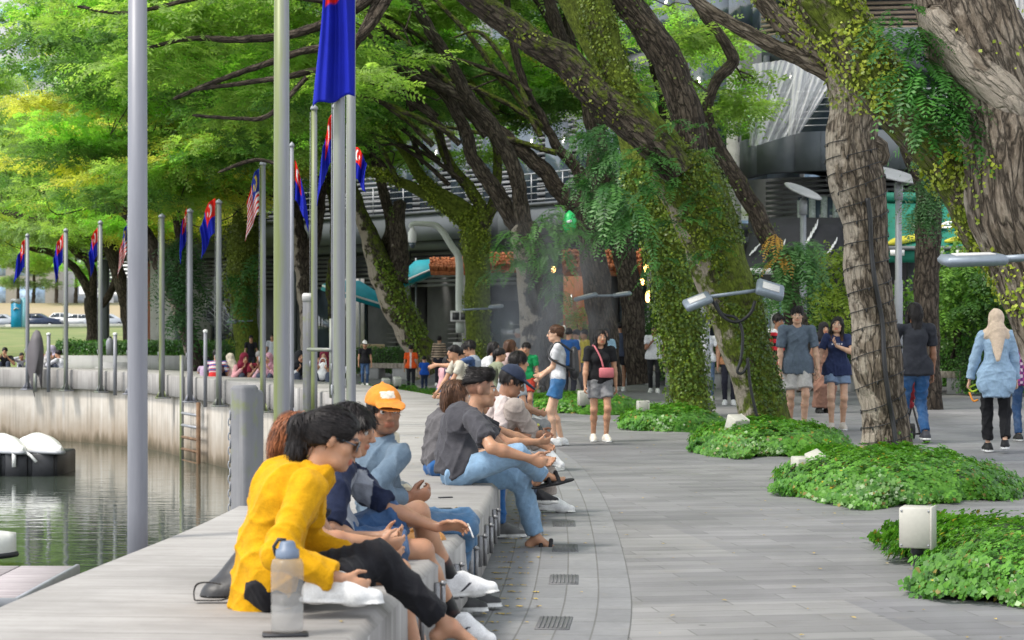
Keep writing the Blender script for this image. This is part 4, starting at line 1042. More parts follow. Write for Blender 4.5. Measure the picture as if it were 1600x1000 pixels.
# ---- leaning tree with mossy right flank, cut stub
Y = 52.0
ma = px_limb([(672, 585, 24), (660, 555, 23), (640, 520, 22), (618, 475, 22), (600, 435, 22), (590, 405, 18), (578, 370, 14), (560, 325, 12), (540, 270, 10), (525, 200, 8)], Y)
lx = px_limb([(618, 440, 18), (624, 384, 14), (622, 340, 12), (626, 312, 10)], Y)
ly = px_limb([(596, 400, 12), (610, 360, 9), (600, 300, 8), (580, 230, 7), (560, 150, 6)], 52.3)
root, T, rng = tree("strongly leaning trunk with a mossy right flank and a sawn-off bough", [(ma, .5, .42), (lx, .35, .15), (ly, .2, 0)], G(668, 575), M_BARKD, region_pads(np.random.RandomState(28), 16, 470, 640, 60, 260, 54, 60, (35, 80), tints=("mid", "fresh", "mid")), seed=27, sides=18)
lv = Leaves(); ivy(lv, T.surf[0], rng, 3800, .075, ((.06, .12, .012), (.20, .28, .03)), 0, .6, (1, -.4, .1), .12, -.3, 1.6); ivy(lv, T.surf[1], rng, 500, .07, ((.05, .10, .012), (.15, .22, .03)), 0, .9, None, .1, 0, 1.6)
lv.build("ivy", M_IVY, root)
# ---- trunks between the flags
Y = 58.0
ma = px_limb([(388, 610, 19), (386, 575, 18), (384, 520, 19), (380, 460, 21), (378, 400, 23), (382, 350, 22), (385, 310, 16)], Y)
lms = [px_limb(q, Y) for q in ([(384, 350, 14), (420, 300, 11), (460, 250, 9), (500, 205, 8), (540, 160, 7)], [(382, 340, 12), (360, 290, 10), (330, 250, 8), (290, 215, 6), (240, 190, 5)], [(384, 330, 12), (395, 270, 10), (420, 210, 8), (430, 150, 6)])]
lvp = region_pads(np.random.RandomState(31), 62, 230, 520, 30, 335, 52, 60, (45, 95), (9, 20), ("mid", "yel", "fresh", "yel", "mid"), edge=lambda u, v: v < 335 - max(0, (u - 330)) * .5)
root, T, rng = tree("tree with a thick drape of hanging moss below its fork, between the two flag clusters", [(ma, .72, .0)] + [(l, .3, 0) for l in lms], G(388, 588), M_BARKD, lvp, seed=30, sides=16)
lv = Leaves(); ivy(lv, T.surf[0], rng, 3600, .08, ((.07, .10, .015), (.20, .24, .04)), .3, 1, None, .25, -.2, 1.5, hang=.3)
for (u, v) in ((395, 420), (385, 450), (372, 470), (400, 400), (360, 430)): fern(lv, P(u, v, 57.4), (rng.uniform(-1, 1), -1, 0), rng, 8, .7, 10, ((.03, .1, .03), (.08, .2, .05)), 0, 1.2, 1.2)
lv.build("hanging_moss", M_FERN, root)
Y = 56.0
ma = px_limb([(488, 600, 12), (482, 540, 12), (478, 470, 12), (470, 400, 13), (462, 340, 12), (450, 290, 10), (430, 230, 8)], Y)
lx = px_limb([(474, 420, 11), (492, 370, 10), (500, 310, 9), (505, 250, 7)], Y); ly = px_limb([(530, 600, 13), (528, 520, 14), (524, 450, 14), (530, 380, 13), (525, 320, 12), (505, 260, 9), (480, 200, 7)], 57.5)
root, T, rng = tree("light-barked slim trunk standing behind the tall mossy flagpoles", [(ma, .25, .4), (lx, .3, .1)], G(488, 588), M_BARKD, region_pads(np.random.RandomState(34), 30, 420, 580, 90, 260, 53, 58, (40, 80), tints=("mid", "deep", "fresh")), seed=33, sides=14)
root, T, rng = tree("dark fern-hung trunk standing behind the pair of steel flagpoles", [(ly, .5, .05)], G(530, 590), M_BARKD, region_pads(np.random.RandomState(35), 14, 470, 600, 90, 240, 55, 59, (40, 80), tints=("mid", "deep")), seed=35, sides=14)
Y = 60.0
ma = px_limb([(312, 605, 13), (305, 575, 12), (296, 530, 13), (282, 480, 14), (262, 430, 14), (240, 390, 12), (215, 350, 10), (180, 320, 8), (140, 300, 6)], Y)
lx = px_limb([(270, 450, 10), (285, 400, 10), (280, 350, 9), (262, 300, 7), (240, 240, 6)], Y)
lvp = region_pads(np.random.RandomState(37), 95, 60, 420, -40, 335, 50, 62, (50, 110), (9, 20), ("mid", "yel", "fresh", "mid", "deep"), edge=lambda u, v: v < 330 - abs(u - 240) * .2)
root, T, rng = tree("leaning trunk with a dark clump of ferns, behind the tall bare flagpole on the left", [(ma, .22, .3), (lx, .4, 0)], G(312, 592), M_BARKD, lvp, seed=36, sides=14)
lv = Leaves()
for k in range(22): fern(lv, P(rng.uniform(255, 310), rng.uniform(370, 500), 59.3), (rng.uniform(-1, 1), -1, 0), rng, 8, .8, 10, ((.02, .06, .025), (.06, .15, .045)), 0, 1.2, 1.2)
lv.build("fern", M_FERN, root)
# ---- boughs reaching in at the top left, from a tree leaning out over the water
Y = 35.0
lm = [px_limb(q, Y) for q in ([(800, -160, 14), (640, -60, 12), (560, 10, 9), (470, 50, 7), (380, 62, 6), (300, 60, 4), (230, 75, 3)], [(640, -60, 9), (560, 60, 8), (480, 78, 6), (400, 105, 5), (330, 130, 4), (270, 155, 3)], [(600, -20, 7), (540, 90, 6), (470, 115, 5), (380, 130, 4), (300, 140, 3)], [(560, 10, 6), (420, -10, 5), (320, -5, 4), (200, 20, 3), (120, 10, 2.5)], [(480, 120, 4), (420, 180, 4), (370, 185, 3), (300, 180, 2.5)], [(430, 255, 3), (400, 250, 3), (370, 258, 3), (340, 270, 2)])]
lvp = region_pads(np.random.RandomState(41), 62, 30, 560, -60, 215, 35, 45, (55, 120), (9, 20), ("mid", "mid", "fresh", "deep"), edge=lambda u, v: (v < 60 + (u - 30) * .35) and (v > 55 - (u - 0) * .6)) + region_pads(np.random.RandomState(42), 30, 300, 640, 40, 330, 44, 52, (50, 100), (9, 20), ("mid", "fresh", "deep"), edge=lambda u, v: v < 300 - abs(u - 400) * .5)
stem = [[4.0, 47, -.2, .22], [3.9, 46.5, 4, .2], [3.0, 44, 8, .18], [.5, 36, 9.6, .12]]
root, T, rng = tree("long thin dark boughs of feathery leaves reaching in across the top left", [(stem, .3, .1)] + [(l, .06, 0) for l in lm], (4.0, 47, 0), M_BARKD, lvp, seed=40, sides=14, twigs=False)
# ---- leaning dark bough tree behind the floodlights
Y = 38.5
ma = px_limb([(1262, 610, 17), (1250, 540, 17), (1238, 480, 17), (1218, 410, 15), (1178, 328, 14), (1135, 255, 13), (1115, 215, 11), (1105, 170, 9), (1120, 125, 9), (1146, 95, 10), (1128, 60, 8), (1105, 30, 8), (1070, -20, 7)], Y)
root, T, rng = tree("dark slanting trunk with orange-tinged fern fronds beside the black awning", [(ma, .35, .05)], G(1262, 605), M_BARKD, region_pads(np.random.RandomState(45), 16, 1040, 1180, 30, 200, 38, 44, (35, 70), tints=("fresh", "mid", "mid")) , seed=44, sides=16)
lv = Leaves()
for k in range(16): fern(lv, P(rng.uniform(1200, 1270), rng.uniform(380, 470), 37.9), (rng.uniform(-1, 1), -1, 0), rng, 8, .65, 12, ((.05, .14, .04), (.12, .26, .08)), .2, .9, 1.3)
for (u, v) in ((1212, 368), (1220, 400)): fern(lv, P(u, v, 37.7), (-.4, -1, 0), rng, 5, .45, 12, ((.40, .22, .04), (.45, .26, .05)), -.3, .8, .8)
ivy(lv, T.surf[0], rng, 700, .06, ((.05, .1, .02), (.16, .22, .04)), .1, .6, None, .1, 0, 1.6)
lv.build("fern", M_FERN, root)
# ---- trunk behind the wrapped tree, right
Y = 36.0
ma = px_limb([(1452, 660, 21), (1450, 600, 20), (1448, 520, 20), (1448, 440, 20), (1450, 370, 20), (1450, 300, 20), (1438, 255, 19), (1410, 205, 17), (1380, 170, 15), (1340, 120, 12), (1300, 60, 10), (1250, -20, 8)], Y)
root, T, rng = tree("dark straight trunk with a shaggy fern collar in front of the green awning", [(ma, .25, .0)], G(1452, 640), M_BARKD, overhead(np.random.RandomState(48), (5, 37), 8, 4, 9, 11), seed=47, sides=18)
lv = Leaves(); 
for k in range(26): fern(lv, P(rng.uniform(1425, 1465), rng.uniform(250, 345), 35.3), (rng.uniform(-1, 1), -1, 0), rng, 6, .42, 10, ((.03, .09, .03), (.08, .18, .06)), 0, 1.0, 1.3)
lv.build("fern", M_FERN, root)
# ---- spreading tree on the lawn, far left
Y = 76.0
ma = px_limb([(146, 548, 13), (145, 520, 11), (144, 480, 12), (143, 462, 12)], Y)
lms = [px_limb(q, Y) for q in ([(143, 468, 8), (132, 440, 7), (112, 415, 6), (80, 395, 5), (45, 388, 4)], [(143, 465, 8), (146, 430, 7), (135, 405, 7), (110, 385, 6), (90, 360, 5)], [(150, 482, 6), (165, 470, 6), (178, 445, 6), (186, 415, 6), (195, 380, 5), (180, 340, 4)], [(140, 408, 6), (180, 380, 6), (150, 350, 5), (80, 335, 4), (0, 325, 4)], [(195, 380, 6), (235, 360, 6), (250, 350, 5)])]
lvp = region_pads(np.random.RandomState(51), 90, -30, 290, 130, 375, 70, 84, (50, 95), (9, 20), ("mid", "mid", "deep", "yel", "far"), edge=lambda u, v: v < 385 - abs(u - 120) * .1)
root, T, rng = tree("dark spreading tree standing on the lawn at the far left with low arching boughs", [(ma, .2, .0)] + [(l, .1, 0) for l in lms], P(146, 545, 76), M_BARKD, lvp, seed=50, sides=14, L=.5, leaf=.15, width=.06, K=6)
Y = 72.0
ma = px_limb([(207, 560, 11), (204, 520, 11), (198, 480, 11), (188, 440, 11), (176, 400, 10), (160, 375, 9), (120, 360, 7), (60, 345, 6), (0, 330, 5)], Y)
lx = px_limb([(196, 470, 8), (215, 420, 7), (240, 390, 6), (260, 350, 5)], Y)
root, T, rng = tree("dark tree hidden behind the biggest flagpole with one bough sweeping left", [(ma, .15, .05), (lx, .1, 0)], P(207, 556, 72), M_BARKD, region_pads(np.random.RandomState(54), 55, 130, 330, 190, 370, 64, 76, (50, 95), (9, 20), ("mid", "yel", "yel", "fresh")), seed=53, sides=12, L=.5, leaf=.15, width=.06, K=6)
# ---- small and distant trees behind the lawn
def far_tree(u, vb, Y, r_, h, tints, label, seed):
    rng = np.random.RandomState(seed); b = P(u, vb, Y); pads = []
    for k in range(int(26)):
        q = unit(rng.normal(size=3)) * rng.rand() ** .4; s = r_ * rng.uniform(.22, .4)
        pads.append((b[0] + q[0] * r_, b[1] + q[1] * r_, b[2] + h * .62 + q[2] * h * .42, s, s, s * .45, tints[rng.randint(len(tints))]))
    tree(label, [([[*b, .28], [b[0] + .1, b[1], b[2] + h * .35, .2], [b[0], b[1], b[2] + h * .8, .07]], .1, 0)], b, M_BARKD, pads, seed=seed, sides=8, L=.09 * r_, K=5, leaf=.032 * r_, width=.016 * r_, dens=1.3, twigs=False, group="distant trees beyond the lawn", name="tree")
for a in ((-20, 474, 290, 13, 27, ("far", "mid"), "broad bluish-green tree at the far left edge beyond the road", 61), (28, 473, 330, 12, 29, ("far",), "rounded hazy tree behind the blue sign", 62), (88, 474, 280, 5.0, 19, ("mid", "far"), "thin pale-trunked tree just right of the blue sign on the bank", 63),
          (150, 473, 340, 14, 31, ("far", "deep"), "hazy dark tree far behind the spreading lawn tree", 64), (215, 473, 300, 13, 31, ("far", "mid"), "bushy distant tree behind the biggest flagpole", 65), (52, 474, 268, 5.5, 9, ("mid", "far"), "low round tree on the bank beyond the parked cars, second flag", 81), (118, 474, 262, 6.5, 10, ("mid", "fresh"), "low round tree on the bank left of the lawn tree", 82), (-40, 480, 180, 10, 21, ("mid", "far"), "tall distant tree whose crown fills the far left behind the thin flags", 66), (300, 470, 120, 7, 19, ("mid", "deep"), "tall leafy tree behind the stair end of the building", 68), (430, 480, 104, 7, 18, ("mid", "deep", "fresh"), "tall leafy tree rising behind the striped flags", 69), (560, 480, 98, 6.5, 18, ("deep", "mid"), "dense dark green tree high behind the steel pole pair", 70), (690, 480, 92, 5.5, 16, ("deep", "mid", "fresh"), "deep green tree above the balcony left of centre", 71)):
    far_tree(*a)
# ------------------------------------------------------------------ hedges, benches, shrubs, planted beds
def leaf_scatter(LVX, p, n, size, cols, rng, up=.4, jit=.6):
    N = len(p); nn = unit(np.asarray(n) + rng.normal(scale=jit, size=(N, 3)) + np.array([0, 0, up])); a = unit(np.cross(nn, rng.normal(size=(N, 3)))); b = np.cross(nn, a)
    s = (size * rng.uniform(.6, 1.3, size=N))[:, None]
    Q = np.stack([p - a * s * .5, p + b * s * .33 + nn * s * .08, p + a * s * .6, p - b * s * .33 + nn * s * .08], 1).reshape(-1, 3)
    f = np.clip(rng.normal(.5, .3, size=(N, 1)), 0, 1); col = np.repeat(np.array(cols[0]) * (1 - f) + np.array(cols[1]) * f, 4, axis=0)
    LVX.add(Q, np.arange(N * 4, dtype=np.int32).reshape(N, 4), col)
def hedge(label, a, c, z0, z1, th, seed, n=2600, size=.06, cols=((.03, .10, .02), (.09, .22, .035))):
    rng = np.random.RandomState(seed); a = np.asarray(a, float); c = np.asarray(c, float); d = c - a; L = np.linalg.norm(d); d /= L; nrm = np.array([d[1], -d[0]]); nrm = nrm if nrm[1] < 0 else -nrm
    root = empty("hedge", (*((a + c) / 2), z0), label, "hedge", "clipped hedges")
    b = MB(); b.box((*((a + c) / 2), (z0 + z1) / 2), (L - .1, th - .1, z1 - z0 - .06), rz=math.atan2(d[1], d[0]), bev=.08); b.build("branches", M_HEDGEB, root)
    f = rng.rand(n); k = rng.rand(n); top = rng.rand(n) < .4; g = rng.rand(n)
    p2 = a + d * (f * L)[:, None]; off = np.where(top, (k - .5) * th, th / 2 + .03 * rng.normal(size=n)); z = np.where(top, z1 + .03 * rng.normal(size=n), z0 + (z1 - z0) * g)
    p = np.stack([p2[:, 0] + nrm[0] * off, p2[:, 1] + nrm[1] * off, z], 1); nn = np.where(top[:, None], np.array([0, 0, 1.0]), np.array([nrm[0], nrm[1], .2]))
    p += nn * (.05 * vnoise(p * 2.2, seed))[:, None]
    for e, s in ((a, -1), (c, 1)):
        m = n // 8; q = np.stack([e[0] + nrm[0] * (rng.rand(m) - .5) * th + 0 * rng.rand(m), e[1] + nrm[1] * (rng.rand(m) - .5) * th, z0 + (z1 - z0) * rng.rand(m)], 1); p = np.concatenate([p, q]); nn = np.concatenate([nn, np.tile([d[0] * s, d[1] * s, .2], (m, 1))])
    lv = Leaves(); leaf_scatter(lv, p, nn, size, cols, rng, .3, .6); lv.build("foliage", M_BED, root); return root
def uY(u, Y): return ((u - 800) / FPX * Y, Y)
hedge("dark clipped hedge behind the white-shirted walker, left of the ivy trunk", uY(985, 53), uY(1040, 52), .12, 1.05, .8, 1, 1500)
hedge("clipped hedge glimpsed between the ivy trunk and the floodlit leaning tree", uY(1042, 51), uY(1140, 49.5), .12, 1.15, .8, 2, 2200)
hedge("clipped hedge behind the couple holding hands", uY(1215, 48), uY(1345, 46.5), .12, 1.15, .8, 3, 2600)
hedge("long clipped hedge right of the long-haired person in dark clothes", uY(1432, 46), uY(1522, 45), .10, 1.15, .8, 4, 2800)
hedge("taller end of hedge just left of the beige headscarf", uY(1506, 43.6), uY(1640, 42.5), .05, 1.22, .9, 5, 3000)
hedge("far dark hedge beside the leaning mossy trunk", uY(560, 60), uY(640, 58), .1, .85, .8, 6, 1500)
hedge("far hedge standing above the long grey planter wall at left", uY(98, 64), uY(372, 62), .6, 1.02, .9, 7, 5200, .075)
hedge("low hedge behind the picnic group in red", uY(330, 60.5), uY(398, 60), .1, .95, .8, 8, 1300)
def bench(label, a, c, z, Y=None):
    a = np.asarray(a, float); c = np.asarray(c, float); d = unit(c - a); L = np.linalg.norm(c - a); rz = math.atan2(d[1], d[0]); m = (a + c) / 2
    root = empty("bench", (*m, 0), label, "bench", "concrete benches along the hedges")
    b = MB(); n = max(2, int(L / .12))
    for k in range(n): q = a + (c - a) * (k + .5) / n; b.box((*q, z - .07), (L / n - .008, .48, .14), rz=rz, bev=.008)
    b.build("seat", M_BENCH, root)
    for f in (.15, .85):
        b = MB(); b.box((*(a + (c - a) * f), (z - .14) / 2), (.5, .4, z - .14), rz=rz, bev=.01); b.build("support", M_CONC, root)
M_BENCH = paint("weathered_pale_timber", (.36, .31, .26), .8, .3, 4, .3, 30, stretch=(1, 1, 1))
bench("slatted bench in front of the hedge right of the long-haired person", uY(1440, 44.6), uY(1512, 44), .50)
bench("slatted bench behind the hands-held couple", uY(1225, 46.8), uY(1340, 45.4), .50)
bench("slatted bench seen between the ivy trunk and the leaning tree", uY(1046, 49.8), uY(1135, 48.4), .50)
bench("slatted bench behind the walker in a white tee", uY(975, 52), uY(1036, 51), .50)
bench("low far bench beside the white-capped person", uY(575, 57), uY(640, 56.4), .45)
pw = MB(); pa, pc = uY(92, 61.5), uY(376, 60.5); seg(pw, pa, pc, 0.0, .60, .35); tag(pw.build("planter_wall", M_CONC), "long low grey concrete planter wall under the far hedge at left", "wall")
pw = MB()
for k in range(3): seg(pw, uY(145 + k * 4, 59.6 + .28 * k), uY(205, 59.4 + .28 * k), 0.0, .14 + .14 * k, .3)
tag(pw.build("steps", M_CONC), "short flight of dark grey steps in front of the planter wall", "steps")
def shrub(label, u, v, Y, r_, h, seed, cols, n=1500, size=.11, fronds=0, name="shrub"):
    rng = np.random.RandomState(seed); b0 = P(u, v, Y); root = empty(name, b0, label, "shrub", "shrubs by the awnings"); lv = Leaves()
    q = unit(rng.normal(size=(n, 3))) * rng.rand(n, 1) ** .35; p = b0 + (0, 0, h * .55) + q * (r_, r_, h * .5) * (1 + .25 * vnoise(q * 3, seed))[:, None]
    p[:, 2] = np.maximum(p[:, 2], b0[2] + .03); leaf_scatter(lv, p, q, size, cols, rng, .2, .8)
    for k in range(fronds): fern(lv, b0 + (rng.normal() * r_ * .5, -r_ * .5, h * rng.uniform(.3, .9)), (rng.normal(), -1, 0), rng, 5, size * 6, 10, cols, .4, .8, 1.5)
    lv.build("foliage", M_BED, root); T = Trunk()
    for k in range(6): T.limb([[*(b0 + (rng.normal() * .1, rng.normal() * .1, 0)), .03], [*(b0 + (rng.normal() * r_ * .5, rng.normal() * r_ * .4, h * .7)), .012]], sides=5, seg=5, moss=.1)
    T.build(root, M_BARKD, "stem")
cg = ((.05, .14, .02), (.18, .34, .05)); cd = ((.025, .08, .02), (.08, .18, .04)); cyg = ((.12, .22, .02), (.32, .40, .06))
shrub("bright feathery shrub under the green awning beside the dark straight trunk", 1490, 560, 43.5, 1.0, 2.3, 1, cg, 2600, .10, 14)
shrub("darker shrub against the right edge trunk above the taller hedge", 1565, 560, 43.2, 1.1, 2.3, 2, cd, 2600, .10, 10)
shrub("tall light green shrub filling the space under the green awning", 1535, 545, 44.5, 1.1, 2.5, 3, cg, 2400, .10, 12)
shrub("small leafy shrub peeping out left of the long-haired person", 1398, 560, 43.5, .55, 1.7, 4, cg, 900, .09, 6)
shrub("upright shrub of long strap leaves left of the wrapped trunk", 1305, 575, 40.5, .55, 2.5, 5, cyg, 900, .10, 16)
shrub("dark green shrub behind the man and woman holding hands", 1275, 580, 43.5, .6, 2.4, 6, cd, 1200, .1, 8)
shrub("spiky yellow-green potted shrub behind the group beside the dark twin trunk", 905, 560, 50, .55, 1.35, 7, cyg, 300, .08, 12)
shrub("dark leafy shrub in the cafe shade left of the ivy trunk", 1020, 560, 53, .5, 1.4, 8, cd, 700, .1, 4)
def bed(label, cx, cy_, rx_, ry_, rot, h, seed, n, leafsz, cols=((.045, .15, .02), (.14, .33, .045)), pw_=2.6):
    """a mound of small leaves: soil mound + sprigs of five leaves"""
    rng = np.random.RandomState(seed); root = empty("planted_bed", (cx, cy_, 0), label, "planted bed", "leafy ground-cover beds round the trees"); cr, sr = math.cos(rot), math.sin(rot)
    def outline(th): return (np.abs(np.cos(th)) ** pw_ + np.abs(np.sin(th)) ** pw_) ** (-1 / pw_) * (1 + .09 * np.sin(3 * th + seed) + .07 * np.sin(5 * th + 2 * seed) + .05 * np.sin(9 * th) + .03 * np.sin(17 * th + seed))
    def at(rr, th):
        R_ = rr * outline(th); x = R_ * np.cos(th) * rx_; y = R_ * np.sin(th) * ry_; z = h * (1 - rr ** 3.5) ** .75
        return np.stack([cx + x * cr - y * sr, cy_ + x * sr + y * cr, z], -1)
    na, nr = 60, 10; th = np.linspace(0, 2 * math.pi, na, endpoint=False); rr = np.linspace(0, .97, nr)
    V = np.array([at(np.full(na, r_), th) for r_ in rr]).reshape(-1, 3); V[:, 2] *= .82; V[:, 2] += .008
    V[:, 2] += np.where(V[:, 2] > .05, .03 * vnoise(V * 4, seed), 0)
    F = [[i * na + j, i * na + (j + 1) % na, (i + 1) * na + (j + 1) % na, (i + 1) * na + j] for i in range(nr - 1) for j in range(na)]
    obj("soil_mound", V, F, M_HEDGEB, root, smooth=True)
    keep_ = None; r_ = rng.rand(n) ** .5; r_ = np.where(rng.rand(n) < .4, .78 + .23 * rng.rand(n), r_); t_ = rng.rand(n) * 6.283; p = at(np.minimum(r_, .999), t_); p[:, 2] = np.maximum(p[:, 2], .02)
    out = r_ > .995; e = at(np.full(n, .9), t_); nn = unit(np.stack([(p[:, 0] - cx) / rx_ * r_ ** 3, (p[:, 1] - cy_) / ry_ * r_ ** 3, np.full(n, .55)], 1))
    p = p + nn * (.06 * vnoise(p * 4, seed + 1) + .045 * vnoise(p * 11, seed + 2) + .06 * rng.rand(n) ** 3 + .03 * rng.rand(n) + .005)[:, None]; p[:, 2] = np.maximum(p[:, 2], .015)
    lv = Leaves(); a = unit(np.cross(nn, rng.normal(size=(n, 3)))); b = np.cross(nn, a); f0 = np.clip(rng.normal(.5, .28, size=n) + .25 * vnoise(p * 2.5, seed + 5), 0, 1)
    for k in range(5):
        an = k * 1.257 + rng.rand(n) * .7; dd = a * np.cos(an)[:, None] + b * np.sin(an)[:, None]; sd = np.cross(nn, dd); s = (leafsz * rng.uniform(.45, 1.4, size=n))[:, None]; tilt = rng.uniform(-.35, .6, size=(n, 1))
        c0 = p + dd * s * .15; m1 = p + (dd + nn * tilt) * s * .62; tp = p + (dd + nn * tilt * .7) * s * 1.12
        Q = np.stack([c0, m1 + sd * s * .42 + nn * s * .1, tp, m1 - sd * s * .42 + nn * s * .1], 1).reshape(-1, 3)
        f = np.clip(f0 + rng.normal(scale=.15, size=n), 0, 1)[:, None]; cc = np.array(cols[0]) * (1 - f) + np.array(cols[1]) * f; old = rng.rand(n) < .035; cc[old] = np.array((.30, .24, .05)) * rng.uniform(.4, 1.1, size=(old.sum(), 1)); col = np.repeat(cc, 4, axis=0)
        lv.add(Q, np.arange(n * 4, dtype=np.int32).reshape(n, 4), col)
    lv.build("foliage", M_BED, root)
    m = int(n * .012); fl = Leaves(); i = rng.randint(0, n, m); leaf_scatter(fl, p[i] + nn[i] * .03, nn[i], .028, ((.6, .42, .02), (.7, .5, .05)), rng, .8, .3); fl.build("flowers", M_BED, root)["kind"] = "stuff"
    # a few runners straggling out over the paving
    rn = Leaves()
    for k in range(7):
        t0 = rng.rand() * 6.28; q = at(np.array([.98]), np.array([t0]))[0]; dd = np.array([q[0] - cx, q[1] - cy_, 0]); dd /= np.linalg.norm(dd); m = 16
        s = rng.rand(m)[:, None] * .3; pp = q + dd * s + rng.normal(scale=.03, size=(m, 3)); pp[:, 2] = .02 + np.abs(pp[:, 2]) * .3; leaf_scatter(rn, pp, np.tile([0, 0, 1.0], (m, 1)), leafsz * 1.1, cols, rng, .5, .5)
    rn.build("runners", M_BED, root)["kind"] = "stuff"
bed("leafy green ground-cover bed in the lower right corner, around a white box light", 3.98, 12.15, 1.62, 2.05, -.10, .20, 1, 10500, .035)
bed("leafy green bed at the foot of the wrapped pale trunk", 3.58, 19.0, 1.02, 2.45, -.12, .20, 2, 10500, .039)
bed("leafy green bed at the foot of the floodlit leaning tree", 3.22, 25.0, .88, 2.45, -.10, .20, 3, 8000, .042)
bed("leafy green bed at the foot of the ivy-covered trunk", 2.42, 30.1, .70, 2.0, .0, .18, 4, 5000, .047)
bed("leafy green bed behind the standing women", 1.15, 36.0, 1.0, 2.3, .25, .18, 5, 3200, .06)
bed("thin strip of green plants beyond the ledge beside the child in orange", -2.6, 41.5, .75, 2.2, .6, .18, 6, 2200, .05)
bed("green strip of plants by the white stone lamps near the plaid-shirted person", -1.6, 37.0, .35, 1.6, .3, .16, 7, 1300, .045)
# ------------------------------------------------------------------ poles, flags and waterside things
def mat_pole(name, moss):
    m, t, b, o = nodes_of(name); v = coord(t, (6, 6, .5), "World"); n1 = noise(t, v, 1.2, 5, .7); n2 = noise(t, coord(t, kind="World"), 30, 4)
    c = mixc(t, mapr(t, n1, .35, .65), (.19, .195, .225), (.25, .255, .285))
    if moss:
        g = t.nodes.new("ShaderNodeNewGeometry"); sx = t.nodes.new("ShaderNodeSeparateXYZ"); t.links.new(g.outputs["Normal"], sx.inputs[0])
        f = mapr(t, math_n(t, 'ADD', math_n(t, 'MULTIPLY', n1, 1.3), math_n(t, 'MULTIPLY', sx.outputs[0], -.42)), .45, .85, 0, moss); c = mixc(t, f, c, (.15, .18, .045))
    t.links.new(c, b.inputs["Base Color"]); b.inputs["Roughness"].default_value = .45; b.inputs["Metallic"].default_value = .1; bump(t, b, n2, .05, .005); return m
M_POLE = mat_pole("grey_painted_pole", 0); M_POLEM = mat_pole("mossy_green_pole", .9); M_POLES = mat_pole("slightly_mossy_pole", .45)
M_FLAG = paint("flag_cloth", (1, 1, 1), .75, .10, 5, .1, 90, attr=True, spec=.15)
FR_, FB_, FW_, FY_ = (.66, .02, .012), (.010, .018, .34), (.74, .72, .72), (.7, .5, .03)
def flag_col(kind, i, j):
    """i along the fly, j down the hoist, 0..1"""
    if kind == "striped":
        if i < .5 and j < .52:
            d1 = math.hypot((i - .2) * 1.6, j - .26); d2 = math.hypot((i - .24) * 1.6, j - .26)
            if (d1 < .17 and d2 > .14) or math.hypot((i - .33) * 1.6, j - .26) < .075: return FY_
            return (.015, .03, .22)
        return FR_ if int(j * 14) % 2 == 0 else FW_
    if kind == "half": return FR_ if j < .24 + .03 * i and i < .9 else FB_
    if i < .5 and j < .5:
        d1 = math.hypot((i - .22) * 1.7, j - .25); d2 = math.hypot((i - .28) * 1.7, j - .25)
        if (d1 < .17 and d2 > .15) or math.hypot((i - .36) * 1.7, j - .25) < .065: return FW_
        return FR_
    return FB_
def flag(label, pole_xy, ztop, hoist, drop, w, side, kind, seed, prad, turn=0.0, dy=0.0):
    rg_ = np.random.RandomState(seed); ni, nj = 46, 46; V = []; C = []; ph = rg_.rand() * 6
    for j in range(nj):
        for i in range(ni):
            a, b_ = i / (ni - 1), j / (nj - 1)
            x = w * (a ** .75) * (.88 + .16 * math.sin(b_ * 2.4 + a * 1.5 + ph)) if a > 0 else 0
            y = .055 * math.sin(a * 8.5 + ph + b_ * 1.5) * min(1, a * 4) + .02 * math.sin(a * 23 + b_ * 3)
            z = -b_ * hoist * (1 - .12 * a) - drop * a ** 1.15 - .02 * math.sin(a * 9 + ph)
            V.append([pole_xy[0] + side * (prad + .012 + x * math.cos(turn)) , pole_xy[1] + dy + y - abs(side) * x * math.sin(turn), ztop + z]); C.append(flag_col(kind, a, b_))
    F = np.array([[j * ni + i, j * ni + i + 1, (j + 1) * ni + i + 1, (j + 1) * ni + i] for j in range(nj - 1) for i in range(ni - 1)])
    o = obj("flag", V, F, M_FLAG, None, col=np.array(C), smooth=True); sm = o.modifiers.new("thick", 'SOLIDIFY'); sm.thickness = .004
    return tag(o, label, "flag", "flags hanging limp on the quay poles")
